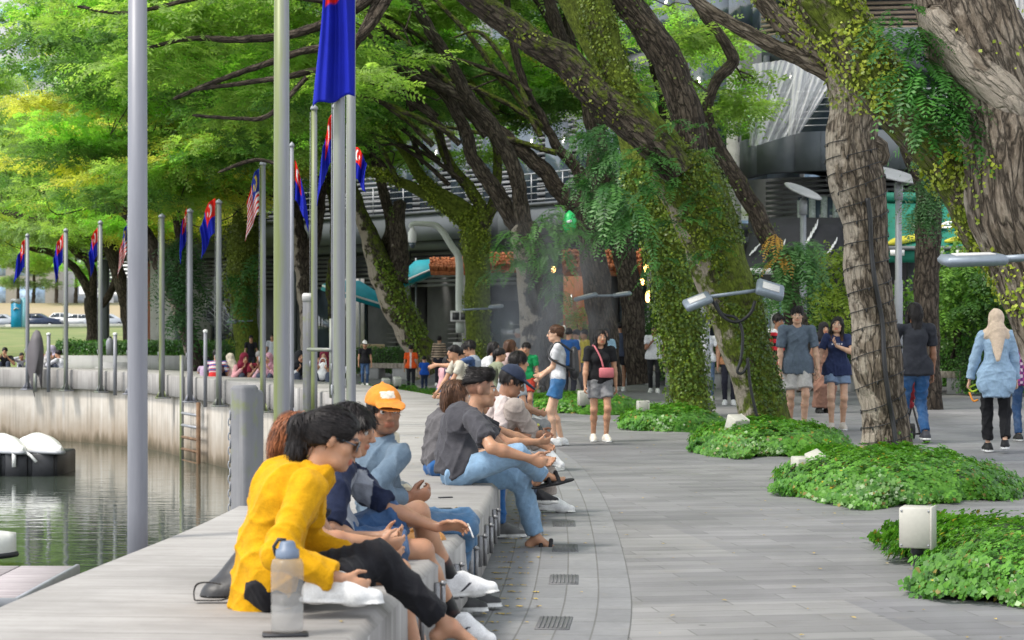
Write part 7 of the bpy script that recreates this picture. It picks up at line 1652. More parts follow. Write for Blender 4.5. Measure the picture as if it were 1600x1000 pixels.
    if hair and not kw.get("hijab"):
        tail = kw.get("tail_len", .30); Hh = Field(Hc - .20 * hs - np.array([0, 0, (tail + .15) if hair in ("long", "pony") else 0]), Hc + .20 * hs, min(res, .008))
        facecut = ((0, .112, -.045), (.068, .075, .098)) if hair == "short" and not kw.get("quiff") else ((0, .118, -.022), (.066, .080, .104)); hz = .052 if hair != "long" else .056
        Hh.ell(HP(0, -.016, .034), (.083 * hs, .104 * hs, .092 * hs) if not bald_side else (.077 * hs, .097 * hs, .093 * hs), HM, .01)
        if kw.get("quiff"): Hh.cap(HP(-.028, .050, .100), HP(.028, .050, .100), .024 * hs, .024 * hs, .03); Hh.cap(HP(0, .05, .108), HP(0, -.06, .116), .036 * hs, .028 * hs, .03)
        if kw.get("fringe"): Hh.cap(HP(-.05, .066, .055), HP(.05, .066, .055), .024 * hs, .024 * hs, .02)
        if hair in ("long", "pony", "bun"): Hh.ell(HP(0, -.03, -.01), (.080 * hs, .088 * hs, .085 * hs), HM, .02)
        Hh.ell(HP(*facecut[0]), tuple(x * hs for x in facecut[1]), HM, .008, sub=True)
        for sg in (-1, 1): Hh.ell(HP(sg * .085, .015, -.035), (.03 * hs, .028 * hs, .045 * hs), HM, .008, sub=True)
        cutz = kw.get("cutz", -.035 if hair == "short" else (-.062 if hair in ("pony", "bun") else -.10)); Hh.trim(HP(0, -.09, cutz), unit(-hup + hf * (.28 if hair == "short" else (.5 if hair in ("pony", "bun") else 0))))
        if bald_side: Hh.trim(HP(0, 0, .050), unit(-hup * 1 + hf * .22))
        if hair == "long":
            dn = unit(-up * 1.0 - hf * .10); e = HP(0, -.085, -.04); Hh.cap(HP(0, -.075, .02), e, .072 * hs, .070 * hs, .03, (hf, .6)); Hh.cap(e, e + dn * tail, .068 * hs, .05 * hs, .03, (hf, .5))
            for sg in (-1, 1): a = HP(sg * .072, .018, .01); b_ = HP(sg * .078, .015, -.10); Hh.cap(a, b_, .026 * hs, .028 * hs, .02); Hh.cap(b_, b_ + (-up + hf * .10 * (1 if kw.get("hair_front") else -.4)) * tail * .75, .028 * hs, .018 * hs, .02)
        if hair == "pony":
            a = HP(0, -.108, .045); Hh.ell(a, (.026 * hs, .026 * hs, .026 * hs), HM, .01); b_ = a + (-hf * .055 - up * .045) * hs; c_ = b_ - up * tail * .55 - hf * .012; e = c_ - up * tail * .45 + hf * .02; Hh.cap(a, b_, .030 * hs, .040 * hs, .02); Hh.cap(b_, c_, .042 * hs, .038 * hs, .02); Hh.cap(c_, e, .038 * hs, .008 * hs, .02)
        if hair == "bun": Hh.ell(HP(0, -.105, .05), (.045 * hs, .04 * hs, .055 * hs), HM, .015)
        hc2 = kw.get("tip"); 
        def haircol(V):
            C = np.tile(hcol, (len(V), 1))
            if hc2 is not None: f = np.clip(((Hc - V) @ up - .12) / .18, 0, 1)[:, None]; C = C * (1 - f) + np.array(hc2) * f
            return C
        ho = emit_mesh(Hh, "hair", M_HAIR, haircol, strands, rel=1)
        if not far and ho is not None:
            V, F = last['m']; NN = vnormals(V, F); rg_ = np.random.RandomState(sd_); m = rg_.randint(0, len(V), 2600 if res < .008 else 1100); p = V[m]; n = NN[m]; c0 = HP(0, -.035, .125)
            fl_ = unit(HP(0, -.11, .03) - p) if hair in ("pony", "bun") else unit(unit(p - c0) + np.array([0, 0, -.5]) - hf * 0 + rg_.normal(scale=.22, size=(len(m), 3)))
            low = ((p - Hc) @ up < -.02 * hs) & (hair not in ('pony', 'bun'))
            if hair in ('pony', 'bun'): back = (p - HP(0, -.10, .03)) @ hf < 0; fl_[back] = unit(np.array([0, 0, -1.0]) + rg_.normal(scale=.15, size=(back.sum(), 3)))
            if kw.get('quiff'): fl_ = unit(-hf * 1.0 + hup * .25 + rg_.normal(scale=.15, size=(len(m), 3)))
            fl_[low] = unit(np.array([0, 0, -1.0]) + rg_.normal(scale=.12, size=(low.sum(), 3))); t = unit(fl_ - n * np.sum(fl_ * n, 1, keepdims=True)); L_ = rg_.uniform(.025, .06, size=(len(m), 1)) * hs; w_ = np.cross(n, t) * rg_.uniform(.0009, .0022, size=(len(m), 1)) * (1 if res < .008 else 1.7); lf = rg_.uniform(.001, .007 if hair in ('short', 'long') else .0025, size=(len(m), 1))
            if hat is not None: ok = (p - Hc) @ up < .03 * hs; p, n, t, L_, w_, lf, m = p[ok], n[ok], t[ok], L_[ok], w_[ok], lf[ok], m[ok]
            q0 = p + n * .0006; q1 = q0 + t * L_ * .5 + n * lf; q2 = q0 + t * L_ + n * lf * .5 - up * .004; Q = np.stack([q0 - w_, q0 + w_, q1 + w_, q1 - w_, q2], 1).reshape(-1, 3); i = np.arange(len(m), dtype=np.int32)[:, None] * 5
            C = haircol(np.repeat(p, 5, axis=0)) * np.repeat(rg_.uniform(.5, 2.2, size=(len(m), 1)), 5, axis=0); obj("loose_hair", Q, [i + np.array([0, 1, 2, 3], np.int32), i + np.array([3, 2, 4], np.int32)], M_HAIR, ho, col=C)["kind"] = "stuff"
        if kw.get("clip"): b = MB(); b.box(HP(0, -.125, .05), (.05, .05, .10), bev=.015); b.build("hair_clip", M_LBOX, root)
    if kw.get("hijab") is not None:
        Hj = Field(Hc - .34 * hs - np.array([0, 0, .28]), Hc + .24 * hs, min(res, .010)); Hj.ell(HP(0, -.014, .028), (.090 * hs, .110 * hs, .100 * hs), HM, .02); Hj.cap(HP(0, -.02, -.04), N - sp * .02 * s, .082 * hs, .10 * s, .04); Hj.cap(N - srt * .11 * s - sp * .055 * s, N + srt * .11 * s - sp * .055 * s, .078 * s, .078 * s, .05)
        Hj.cap(N - sfw * .07 * s, N - sp * kw.get("drape", .20) * s - sfw * .175 * s, .11 * s, .03 * s, .03, (sfw, .6)); Hj.cap(N + sfw * .05 * s, N - sp * kw.get("drape_f", .16) * s + sfw * .11 * s, .10 * s, .05 * s, .05, (sfw, .6))
        Hj.ell(HP(0, .11, -.022), (.055 * hs, .075 * hs, .080 * hs), HM, .012, sub=True); emit_mesh(Hj, "headscarf", M_CLOTH, kw["hijab"], folds(sd_ + 5, .010))
    if hat is not None:
        Ct = Field(Hc - .17 * hs, Hc + .26 * hs, min(res, .008)); cc = [(HP(0, 0, .040), unit(-hup - hf * .12))]; Ct.ell(HP(0, -.014, .040), (.093 * hs, .112 * hs, .098 * hs), HM, .01, cut=cc)
        bd = -1 if kw.get("hat_back") else 1; bc_ = HP(0, .118 * bd, .038); Ct.ell(bc_, (.078 * hs, .085 * hs, .013 * hs), np.stack([hrt, unit(hf - hup * .30 * bd), unit(hup + hf * .30 * bd)]), .012); Ct.cap(HP(0, -.014, .138), HP(0, -.014, .140), .010 * hs, .010 * hs, .006)
        if hat[0] == "bucket": Ct.ell(HP(0, 0, .045), (.135 * hs, .145 * hs, .02 * hs), HM, .02)
        hcap = np.array(hat[1]); brim = np.array(hat[2] if len(hat) > 2 else hat[1])
        def capcol(V):
            L = (V - Hc) @ HM.T / hs; C = np.where(((L[:, 1] * bd > .098) & (L[:, 2] < .052))[:, None], brim, hcap)
            if kw.get("patch") is not None: m = (L[:, 1] > .05) & (np.abs(L[:, 0]) < .036) & (np.abs(L[:, 2] - .088) < .017); C[m] = kw["patch"]; m2 = m & (np.abs(L[:, 0] - .004) < .026) & (np.abs(L[:, 2] - .086 - .01 * np.sin(L[:, 0] * 120)) < .006); C[m2] = np.array(kw["patch"]) * .75
            return C
        emit_mesh(Ct, "cap", M_CLOTH, capcol)
    if kw.get("shades") or kw.get("glasses"):
        b = MB()
        for sg in (-1, 1):
            c_ = HP(sg * .033, .098, .002); b.tube([HP(sg * .058, .088, .010), HP(sg * .074, .02, .012), HP(sg * .076, -.02, .002)], .0028, 6)
            ring = [c_ + (hrt * .024 * math.cos(t) + hup * .020 * math.sin(t)) * hs for t in np.linspace(0, 6.283, 17)]; b.tube(ring, .0025, 5, caps=False)
            if kw.get("shades"): b.prism([p_ - hf * .002 for p_ in ring[:-1]], hf * .004)
        b.tube([HP(-.010, .102, .008), HP(.010, .102, .008)], .0025, 5); b.build("sunglasses" if kw.get("shades") else "glasses", M_GLASS if kw.get("shades") else M_FLOAT, root)
    rec = dict(root=root, N=N, P=Pp, Hc=Hc, W={"L": feet["Lhand"], "R": feet["Rhand"]}, A={"L": AL, "R": AR}, srt=srt, sfw=sfw, sp=sp, Ch=Ch, Wa=Wa, s=s, SL=SL_, SR=SR_, fw=fw, rt=rt)
    PEOPLE.append(rec); return rec
# ------------------------------------------------------------------ the four sitting in front
YEL = (.56, .285, .003)
F1 = person("woman in a mustard yellow shirt and sunglasses sitting nearest on the ledge", (-.90, 7.45, 0), 88, 1.62, "sit", "tan", (YEL, "long", .12), ((.012, .012, .015), "long"), (.66, .66, .65), "pony", "black", res=.0065, female=True,
    pelvis=P(425, 905, 7.45), neck=P(496, 733, 7.42), bow=.075, head=(0, 21, 0), shades=True, collar=True, shirt_loose=1.16, tail_len=.17, cuffarm=.03,
    La=P(512, 908, 7.18), Lk=np.array([.6, 1.0, .1]), Lf=np.array([1, .02, -.02]), Ra=P(702, 980, 7.55), Rk=np.array([.3, 0, 1.0]), Rf=np.array([1, .1, -.15]), Rh=P(532, 905, 7.16), Re=np.array([-.55, -.35, -.4]), Lh=P(560, 880, 7.62), Rhc=45, cuff=.07, sole=(.62, .62, .61), barefoot="R", base=DECK_Z)
F2 = person("person with reddish-brown hair behind the woman in yellow", (-.88, 8.2, 0), 88, 1.60, "sit", "tan", ((.02, .02, .025), "short", .03), ((.012, .012, .014), "shorts"), (.1, .1, .1), "long", "auburn", res=.0075, female=True,
    pelvis=P(468, 880, 8.2), neck=P(458, 735, 8.25), head=(4, 14, 0), tail_len=.12, La=(-.08, .52, .1), Ra=(.10, .50, .1), short_len=.80, base=DECK_Z)
def navyraglan(Q):
    C = np.tile(np.array((.012, .018, .045)), (len(Q), 1)); m = (Q[:, 2] < .33) & (np.abs(Q[:, 0]) < .145) & (Q[:, 1] < .15); C[m] = (.24, .26, .30); return C
F3 = person("young man in a navy and grey tee, blue shorts and white sneakers, holding a cigarette", (-.70, 8.95, 0), 86, 1.66, "sit", "tan", (navyraglan, "short", .03), ((.03, .075, .17), "shorts", M_DENIM), (.68, .68, .68), "short", "black", res=.0065,
    pelvis=P(520, 845, 8.95), neck=P(537, 715, 8.95), bow=.07, head=(18, 12, 0), fringe=True, sleeve=.95, cutz=-.06,
    Ra=P(712, 966, 9.2), Rf=np.array([1, -.12, -.22]), La=P(708, 906, 9.35), Lf=np.array([1, .1, .10]), Rh=P(588, 858, 8.72), Re=np.array([-.4, -.7, -.6]), Rhd=np.array([.85, .2, -.25]), Rhc=35, Lh=P(683, 824, 9.05), Le=np.array([-.1, .1, -1]), Lhd=np.array([.95, 0, .12]), Lht=np.array([.2, -.6, .6]), Lhc=24, sock=((.01, .01, .012), .13), short_len=.78, loose=1.06, shoe_mark=(.02, .02, .03), base=DECK_Z)
W_, d_, th_, n_ = F3["W"]["L"]; root = empty("cigarette", W_ + d_ * .14, "lit cigarette held between the young man's fingers", "cigarette"); b = MB(); a = W_ + d_ * .145 + n_ * .02; b.tube([a, a + np.array([.02, -.035, -.045])], .004, 6); b.build("paper", M_WHITE, root); b = MB(); b.tube([a, a - np.array([.006, -.010, -.013])], .0042, 6); b.build("filter", M_LBOX, root)
W_, d_, th_, n_ = F3["W"]["R"]; b = MB(); q = W_ - d_ * .025; x_ = unit(np.cross(d_, n_)); b.tube([q + (x_ * .031 * math.cos(t) + n_ * .027 * math.sin(t)) for t in np.linspace(0, 6.283, 17)], .0065, 6, caps=False); tag(b.build("bracelet", M_FLOAT), "black bracelet on the young man's wrist", "bracelet")
def denimjkt(Q):
    C = np.tile(np.array((.10, .145, .195)), (len(Q), 1)); m = (Q[:, 1] > .03) & (np.abs(Q[:, 0] - .01) < .045) & (Q[:, 2] < .55); C[m] = (.30, .32, .33); m = (Q[:, 1] > .02) & (np.abs(np.abs(Q[:, 0] - .01) - .062) < .016); C[m] = (.62, .55, .40); return C
F4 = person("man in an orange cap and denim jacket turning to face the camera", (-.60, 10.1, 0), 92, 1.68, "sit", "brown", (denimjkt, "long", .06), ((.05, .12, .22), "long", M_DENIM), (.05, .05, .05), "short", "black", ("cap", (.62, .22, .03), (.58, .20, .03)), res=.0065,
    pelvis=P(604, 815, 10.1), neck=P(600, 682, 10.0), bow=.05, twist=30, head=(68, 3, 3), patch=(.62, .58, .50), stubble=.35, top_mat=M_DENIM, collar=True, shirt_loose=1.08, Rh=P(636, 778, 9.85), Re=np.array([-.5, -.6, -.5]), Lh=P(640, 776, 10.0), Le=np.array([.1, .6, -.6]), Rhc=40, Lhc=40, Rhd=np.array([.9, .15, .15]), Lhd=np.array([.85, -.35, .15]), La=P(722, 925, 10.5), Ra=P(700, 930, 10.3), cuffarm=.03, base=DECK_Z)
# ------------------------------------------------------------------ the middle group on the ledge
GREY = (.055, .054, .062)
M1 = person("man in a charcoal tee, pale jeans and black sandals sitting on the ledge", (-.36, 13.3, 0), 88, 1.72, "sit", "tan", (GREY, "short", .05), ((.20, .32, .46), "long", M_DENIM), (.02, .02, .022), "short", "black", res=.0075, build=1.10,
    pelvis=P(716, 731, 13.3), neck=P(742, 640, 13.3), bow=.06, head=(0, 3, 0), fade=True, quiff=True, stubble=.15, Ra=P(846, 742, 13.42), Rk=np.array([.3, -1.0, .55]), Rf=np.array([.75, .25, .15]), La=P(838, 842, 13.55), Lk=np.array([.8, .1, .6]), Lf=np.array([1, -.1, -.05]), Rh=P(826, 716, 12.95), Re=np.array([-.25, -.8, -.35]), Rhd=np.array([.9, .25, -.35]), Lh=P(838, 716, 13.45), Rhc=30, sandal=True, sole=(.02, .02, .022), cuff=.04, loose=1.12, shirt_loose=1.08, sleeve=.72, base=DECK_Z)
M2 = person("woman with long auburn hair in a grey top hidden beside the man in charcoal", (-.52, 14.1, 0), 80, 1.6, "sit", "fair", ((.10, .095, .10), "short", .04), ((.02, .09, .25), "long", M_DENIM), (.1, .1, .1), "long", "brown", res=.010, female=True, neck=P(706, 646, 14.1), head=(0, 4, 0), tail_len=.32, tip=(.16, .06, .03), base=DECK_Z)
def bwtop(Q): return np.where((np.sin(Q[:, 2] * 60) > .2)[:, None], np.array((.02, .02, .022)), np.array((.30, .30, .30)))
M4 = person("woman with black hair squeezed between the charcoal tee and the navy cap", (-.24, 14.85, 0), 88, 1.6, "sit", "tan", ((.02, .02, .025), "short", .03), ((.015, .03, .07), "long", M_DENIM), (.015, .015, .018), "long", "black", res=.010, female=True, neck=P(744, 648, 14.85), head=(0, 14, 0), tail_len=.26, La=P(878, 768, 16.2), Ra=P(862, 790, 15.6), Lf=np.array([1, .1, .06]), Rh=P(840, 690, 14.8), Lh=P(845, 695, 15.1), base=DECK_Z)
def whitemesh(Q):
    C = np.tile(np.array((.50, .43, .41)), (len(Q), 1)); m = np.abs(Q[:, 0] - .10 - .06 * Q[:, 2]) < .016; C[m] = (.015, .015, .015); m = np.abs(Q[:, 0] + .10 + .06 * Q[:, 2]) < .016; C[m] = (.015, .015, .015); return C
M3 = person("man in a navy cap and pale tee bent over his phone on the ledge", (-.20, 15.8, 0), 88, 1.70, "sit", "brown", (whitemesh, "short", .04), ((.33, .28, .25), "long"), (.66, .66, .66), "short", "black", ("cap", (.022, .03, .055)), res=.008,
    pelvis=P(768, 698, 15.8), neck=P(788, 620, 15.8), bow=.07, head=(0, 24, 0), Rh=P(826, 682, 15.55), Re=np.array([-.3, -.5, -.8]), Lh=P(842, 672, 15.95), Le=np.array([0, .5, -.7]), Rhd=np.array([.9, .2, .1]), Lhd=np.array([.75, -.3, -.5]), Ra=P(848, 702, 15.65), Rk=np.array([.3, -.5, 1.0]), Rf=np.array([.85, -.25, -.35]), La=P(858, 782, 16.0), Lk=np.array([.9, 0, .5]), Lf=np.array([1, -.1, -.05]), loose=1.12, sleeve=.75, cuff=.05, base=DECK_Z)
p = P(834, 675, 15.6); root = empty("phone", p, "dark phone held by the man in the navy cap", "phone"); b = MB(); b.box(p, (.15, .075, .009), ry=-.5, rx=.5, bev=.003); b.build("case", M_FLOAT, root)
W_, d_, th_, n_ = M3["W"]["L"]; b = MB(); q = W_ - d_ * .03; x_ = unit(np.cross(d_, n_)); b.tube([q + (x_ * .033 * math.cos(t) + n_ * .028 * math.sin(t)) for t in np.linspace(0, 6.283, 17)], .010, 6, caps=False); tag(b.build("wristwatch", paint("lime_yellow_strap", (.55, .55, .05), .5, .1, 4, 0, 40)), "lime yellow watch strap on the capped man's wrist", "watch")
# ------------------------------------------------------------------ things on the ledge
p = G(449, 992, DECK_Z); root = empty("water_bottle", p, "clear plastic water bottle with blue-grey cap standing at the front of the ledge", "bottle"); M_BOTTLE = sheet_mat("frosted_bottle_plastic", (.40, .39, .37), .30); s_ = .311 / .142
def bot(z): return z * s_
b = MB(); V = []; prof = [(.052, 0), (.056, .006), (.056, .09), (.053, .094), (.056, .098), (.056, .225), (.050, .245), (.036, .252)]; pr2 = []; b.lathe(p + (0, 0, .012), prof, 24); bo = b.build("body", M_BOTTLE, root, smooth=True); b = MB(); b.lathe(p + (0, 0, .018), [(.049, 0), (.052, .004), (.052, .118), (.0, .119)], 20); b.build("water", sheet_mat("bottle_water", (.42, .42, .42), .25), bo, smooth=True)
M_CAPB = paint("blue_grey_cap_plastic", (.13, .17, .24), .45, .05, 3, 0, 30); b = MB(); b.lathe(p + (0, 0, .262), [(.040, 0), (.041, .004), (.040, .028), (.030, .034), (.026, .052), (.020, .058)], 20); b.build("cap", M_CAPB, root); b = MB(); b.tube([p + (-.038, 0, .27), p + (-.046, 0, .30), p + (-.03, 0, .325), p + (-.005, 0, .322)], .007, 6); b.build("strap", M_FLOAT, root)
root = empty("phone", p + (-.005, -.02, .006), "flat dark phone lying under the water bottle", "phone"); b = MB(); b.box(p + (-.005, -.02, .006), (.155, .08, .009), rz=.12, bev=.003); b.build("case", M_FLOAT, root)
p = G(688, 797, DECK_Z); root = empty("phone", p, "thin dark phone lying alone on the ledge between the two groups", "phone"); b = MB(); b.box(p + (0, 0, .006), (.14, .075, .009), rz=.2, bev=.003); b.build("case", M_FLOAT, root)
p = G(696, 778, DECK_Z); b = MB(); b.box(p + (0, 0, .004), (.09, .03, .006), rz=.4, bev=.002); tag(b.build("lighter", M_FLOAT), "small dark lighter on the ledge near the lone phone", "lighter")
# backpack behind the woman in yellow
p = P(352, 905, 7.75); root = empty("backpack", p * (1, 1, 0) + (0, 0, DECK_Z), "black backpack with a loose looped strap lying behind the woman in yellow", "bag"); Fb = Field(p - .35, p + .35, .012); Fb.cap(p + (.03, .05, -.06), p + (.12, .08, .08), .10, .085, .04, (np.array([0, 1.0, 0]), .8)); Fb.cap(p + (-.03, .0, -.07), p + (.06, .0, -.04), .07, .06, .03); V, F = Fb.mesh(); V = relax(V, F, 1); V = V[:, :]; M_BAG = paint("black_nylon", (.016, .016, .018), .5, .2, 6, .2, 50)
V[:, 2] = np.maximum(V[:, 2], DECK_Z + .004); bo = obj("body", V, F, M_BAG, root, smooth=True); b = MB()
ring = [P(u, v, 7.55) for u, v in ((345, 915), (325, 912), (308, 915), (303, 928), (306, 942), (320, 944), (345, 940), (362, 935))]; q = spline(np.array(ring), 30); q[:, 2] = np.maximum(q[:, 2], DECK_Z + .006)
for a, c in zip(q[:-1], q[1:]): m = (a + c) / 2; d = c - a; b.prism([a + (0, .016, 0), a + (0, -.016, .006), c + (0, -.016, .006), c + (0, .016, 0)], (0, 0, .004))
b.build("strap", M_BAG, root)
# snack packet and tan bag
p = P(530, 852, 8.2); root = empty("snack_packet", p, "orange and yellow snack packet between the woman in yellow and the young man", "packet"); b = MB(); b.box(p, (.055, .03, .12), rz=.5, rx=.1, bev=.012); o = b.build("packet", paint("orange_foil", (.70, .20, .03), .35, .3, 12, .1, 40), root); b = MB(); b.box(p + (0, -.017, .03), (.045, .006, .03), rz=.5, rx=.1); b.build("label_band", M_YELCAN, o)
p = P(662, 845, 9.8); root = empty("shoulder_bag", p, "small tan leather bag in the orange-capped man's lap", "bag"); Fb = Field(p - .2, p + .2, .010); Fb.cap(p + (-.05, 0, -.01), p + (.06, 0, -.005), .062, .055, .02, (np.array([0, 1.0, 0]), .6)); V, F = Fb.mesh(); M_TAN = paint("tan_leather", (.46, .21, .05), .5, .15, 6, .1, 50); obj("body", relax(V, F, 1), F, M_TAN, root, smooth=True); b = MB(); b.tube(spline(np.array([p + (-.07, 0, .05), p + (0, -.03, .075), p + (.07, -.02, .05), p + (.09, -.03, .0)]), 14), .010, 6); b.build("strap", M_TAN, root)
# ------------------------------------------------------------------ people walking and standing
def gx_(u, Y): return np.array([(u - 800) / FPX * Y, Y, 0])
def walker(label, u, vt, Y, face, **kw):
    H = EYE - (vt - HORIZ) / pxm(Y); kw.setdefault("res", .010 if Y < 32 else .014)
    return person(label, gx_(u, Y), face, H, **kw)
def strap_bag(rec, label, col, pos, size, side=1):
    """a small bag on a strap across the body"""
    s = rec["s"]; N, Ch, Pp, sr, sf, sp = rec["N"], rec["Ch"], rec["P"], rec["srt"], rec["sfw"], rec["sp"]; c = Pp + sr * pos[0] * s + sf * pos[1] * s + sp * pos[2] * s
    m = paint("bag_leather_" + label.split()[0], col, .5, .1, 5, .1, 50); root = empty("shoulder_bag", c, label, "bag"); b = MB(); b.box(c, size, rz=math.atan2(sr[1], sr[0]), bev=.015); b.build("body", m, root)
    b = MB(); sh = N - sr * side * .09 * s - sp * .005; q = [c + sp * size[2] * .5 - sr * side * .04, Ch + sf * .165 * s - sr * side * .015, sh + sf * .075 * s, sh + sp * .012, sh - sf * .08 * s, Ch - sf * .15 * s]; b.tube(spline(np.array(q), 26), .012, 6); b.build("strap", m, root)
w1 = walker("woman in a black tee and grey shorts wearing a pink crossbody bag", 937, 514, 25.9, 172, female=True, skin="tan", top=((.012, .012, .014), "short", .04), bottom=((.20, .20, .21), "shorts"), hair="long", hair_front=True, shoes=(.62, .58, .50), build=1.10, stride=.06, head=(-12, 2, 0), tail_len=.22, short_len=.6, loose=1.1, res=.009)
strap_bag(w1, "pink crossbody bag of the woman in a black tee", (.50, .13, .15), (-.07, .175, .12), (.19, .07, .13), -1)
def gwt(Q): return np.tile(np.array((.50, .50, .52)), (len(Q), 1))
w2 = walker("woman in a pale grey tee and short denim shorts seen side-on", 872, 507, 25.0, 268, female=True, skin="fair", top=(gwt, "short", .02), bottom=((.03, .11, .25), "shorts", M_DENIM), hair="bun", hairc="brown", clip=True, glasses=True, stride=.05, Lh=(.02, .22, .86), Rh=(.04, .22, .90), short_len=.55, loose=1.15, res=.009, shoes=(.65, .65, .65))
N_, sf_, sp_, sr_ = w2["N"], w2["sfw"], w2["sp"], w2["srt"]; c = w2["Ch"] - sf_ * .20 - sp_ * .10; root = empty("backpack", c, "small black backpack on the denim-shorts woman's back", "bag"); Fb = Field(c - .3, c + .3, .012); Fb.cap(c - sp_ * .11, c + sp_ * .10, .115, .10, .03, (sf_, .55)); V, F = Fb.mesh(); obj("body", relax(V, F, 1), F, M_BAG, root, smooth=True)
b = MB()
for sg in (-1, 1): b.tube(spline(np.array([c + sp_ * .12 + sr_ * sg * .07, N_ + sr_ * sg * .09 + sp_ * .01, w2["Ch"] + sf_ * .125 + sr_ * sg * .13, w2["Ch"] - sp_ * .10 + sf_ * .02 + sr_ * sg * .165, c - sp_ * .10 + sr_ * sg * .10]), 20), .014, 6)
b.build("strap", M_BAG, root)
walker("boy in a bright green tee and red shorts", 823, 535, 31, 192, skin="tan", top=((.01, .22, .07), "short", .03), bottom=((.42, .05, .03), "shorts"), stride=.05, fringe=True, res=.012, shoes=(.3, .3, .3), group="children")
walker("small child in a pale blue top beside the boy in green", 806, 578, 30, 200, skin="tan", top=((.32, .42, .50), "short", .03), bottom=((.03, .06, .14), "long", M_DENIM), res=.012, group="children")
def orng(Q):
    C = np.tile(np.array((.68, .09, .015)), (len(Q), 1)); C[(np.abs(Q[:, 0]) < .035) & (Q[:, 1] < 0)] = (.66, .55, .52); return C
walker("boy in an orange-red shirt with a white back stripe", 642, 540, 46, 0, skin="tan", top=(orng, "short", .05), bottom=((.02, .02, .025), "long"), res=.014, group="children")
walker("small boy in a bright blue tee", 663, 558, 45, 355, skin="tan", top=((.01, .07, .36), "short", .05), bottom=((.02, .03, .06), "long"), res=.014, group="children")
def bluegr(Q): return np.where((np.abs(Q[:, 0]) > .12)[:, None], np.array((.05, .09, .20)), np.array((.30, .33, .38)))
walker("youth in a white cap and black tee with a printed stripe, behind the steel poles", 570, 533, 50, 170, skin="tan", top=((.015, .015, .018), "short", .05), bottom=((.03, .07, .16), "long", M_DENIM), hat=("cap", (.6, .6, .6)), res=.016)
walker("walker in a plain white tee and black trousers with a hand at his chest", 1022, 507, 45, 184, skin="brown", top=((.62, .62, .64), "short", .08), bottom=((.018, .018, .02), "long"), shoes=(.6, .6, .58), stride=.10, Rh=(.07, .24, 1.12), shirt_loose=1.12)
walker("man in a navy tee and black shorts seen from behind", 969, 503, 46, 4, skin="brown", top=((.05, .06, .095), "short", .06), bottom=((.015, .015, .02), "shorts"), stride=.06)
walker("man in a mustard tee hidden behind the woman in the black tee", 915, 514, 42, 250, skin="tan", top=((.45, .36, .03), "short", .05), bottom=((.1, .1, .11), "long"))
walker("man in a white tee and dark cap raising a drink to his mouth", 903, 515, 44, 265, skin="tan", top=((.58, .58, .6), "short", .05), bottom=((.3, .28, .25), "long"), hat=("cap", (.02, .02, .03)), Rh=(.05, .20, 1.40), Lh=(-.2, .1, .8))
walker("man in a blue tee behind the woman with the hair clip", 888, 512, 38, 20, skin="tan", top=((.015, .07, .22), "short", .05), bottom=((.03, .03, .04), "long"))
walker("woman with black hair in a pale blue top behind the woman in the black tee", 947, 512, 40, 195, female=True, skin="tan", top=((.26, .40, .50), "short", .04), bottom=((.05, .05, .06), "long"), hair="long")
walker("grey-haired man in a grey tee standing in the smoke", 812, 513, 45, 285, skin="brown", hairc="grey", top=((.13, .14, .15), "short", .05), bottom=((.06, .06, .06), "long"))
def stripeb(Q): return np.where((np.sin(Q[:, 2] * 75) > .1)[:, None], np.array((.02, .018, .016)), np.array((.36, .27, .20)))
walker("woman in a black and beige striped top with her hair in a bun", 686, 524, 50, 10, female=True, skin="tan", top=(stripeb, "long", .03), bottom=((.02, .02, .03), "long"), hair="bun")
# the couple, and those around them
c1 = walker("man in a slate grey tee and pale shorts holding a woman's hand", 1245, 478, 28.5, 178, skin="fair", build=1.06, top=((.105, .135, .175), "short", .11), bottom=((.46, .44, .42), "shorts"), shoes=(.5, .45, .4), stride=.07, Lh=(-.30, .10, .83), shirt_loose=1.12, short_len=.80, loose=1.2, sleeve=.85, res=.009, head=(8, 2, 0))
def navyp(Q):
    C = np.tile(np.array((.022, .032, .085)), (len(Q), 1)); m = (Q[:, 1] > 0) & (np.abs(Q[:, 2] - .36) < .012) & (np.abs(Q[:, 0]) < .085) & (np.sin(Q[:, 0] * 190) > -.3); C[m] = (.5, .5, .55); return C
c2 = walker("smiling woman in a navy tee and short blue shorts with a hand at her neck", 1308, 494, 28.7, 186, female=True, skin="fair", top=(navyp, "short", .10), bottom=((.16, .22, .33), "shorts"), hair="long", hair_front=True, tip=(.16, .07, .03), shoes=(.5, .45, .4), stride=-.06, Lh=(.02, .20, 1.22), Le=(-.8, .2, -.6), Lhd=(.5, -.1, .8), Rh=(.31, .08, .84), short_len=.5, loose=1.25, shirt_loose=1.05, res=.009, head=(10, 2, -6), tail_len=.26)
def rbs(Q):
    C = np.where((np.sin(Q[:, 2] * 52 + .6) > 0)[:, None], np.array((.015, .012, .014)), np.array((.50, .025, .035))); C[Q[:, 2] > .46] = (.55, .55, .55); return C
walker("man in a red and black hooped shirt behind the slate tee man", 1214, 490, 33, 150, skin="brown", top=(rbs, "short", .06), bottom=((.015, .015, .018), "long"), fringe=True, res=.011)
walker("woman in a black headscarf and long brown dress behind the couple", 1286, 503, 34.5, 165, female=True, skin="tan", hijab=(.015, .014, .016), top=((.24, .13, .09), "long", .06), bottom=((.26, .14, .10), "skirt"), shoes=(.02, .02, .02), sole=(.03, .03, .03), res=.011, hair=None)
d1 = walker("long-haired person in a dark tee and blue jeans pushing a stroller, seen from behind", 1430, 472, 25.5, 352, skin="brown", build=1.08, top=((.026, .028, .036), "short", .10), bottom=((.02, .075, .19), "long", M_DENIM), hair="long", shoes=(.05, .05, .06), stride=.14, Lh=(-.26, .36, 1.0), Rh=(.27, .10, .86), sleeve=.72, tail_len=.34, res=.009, loose=1.05)
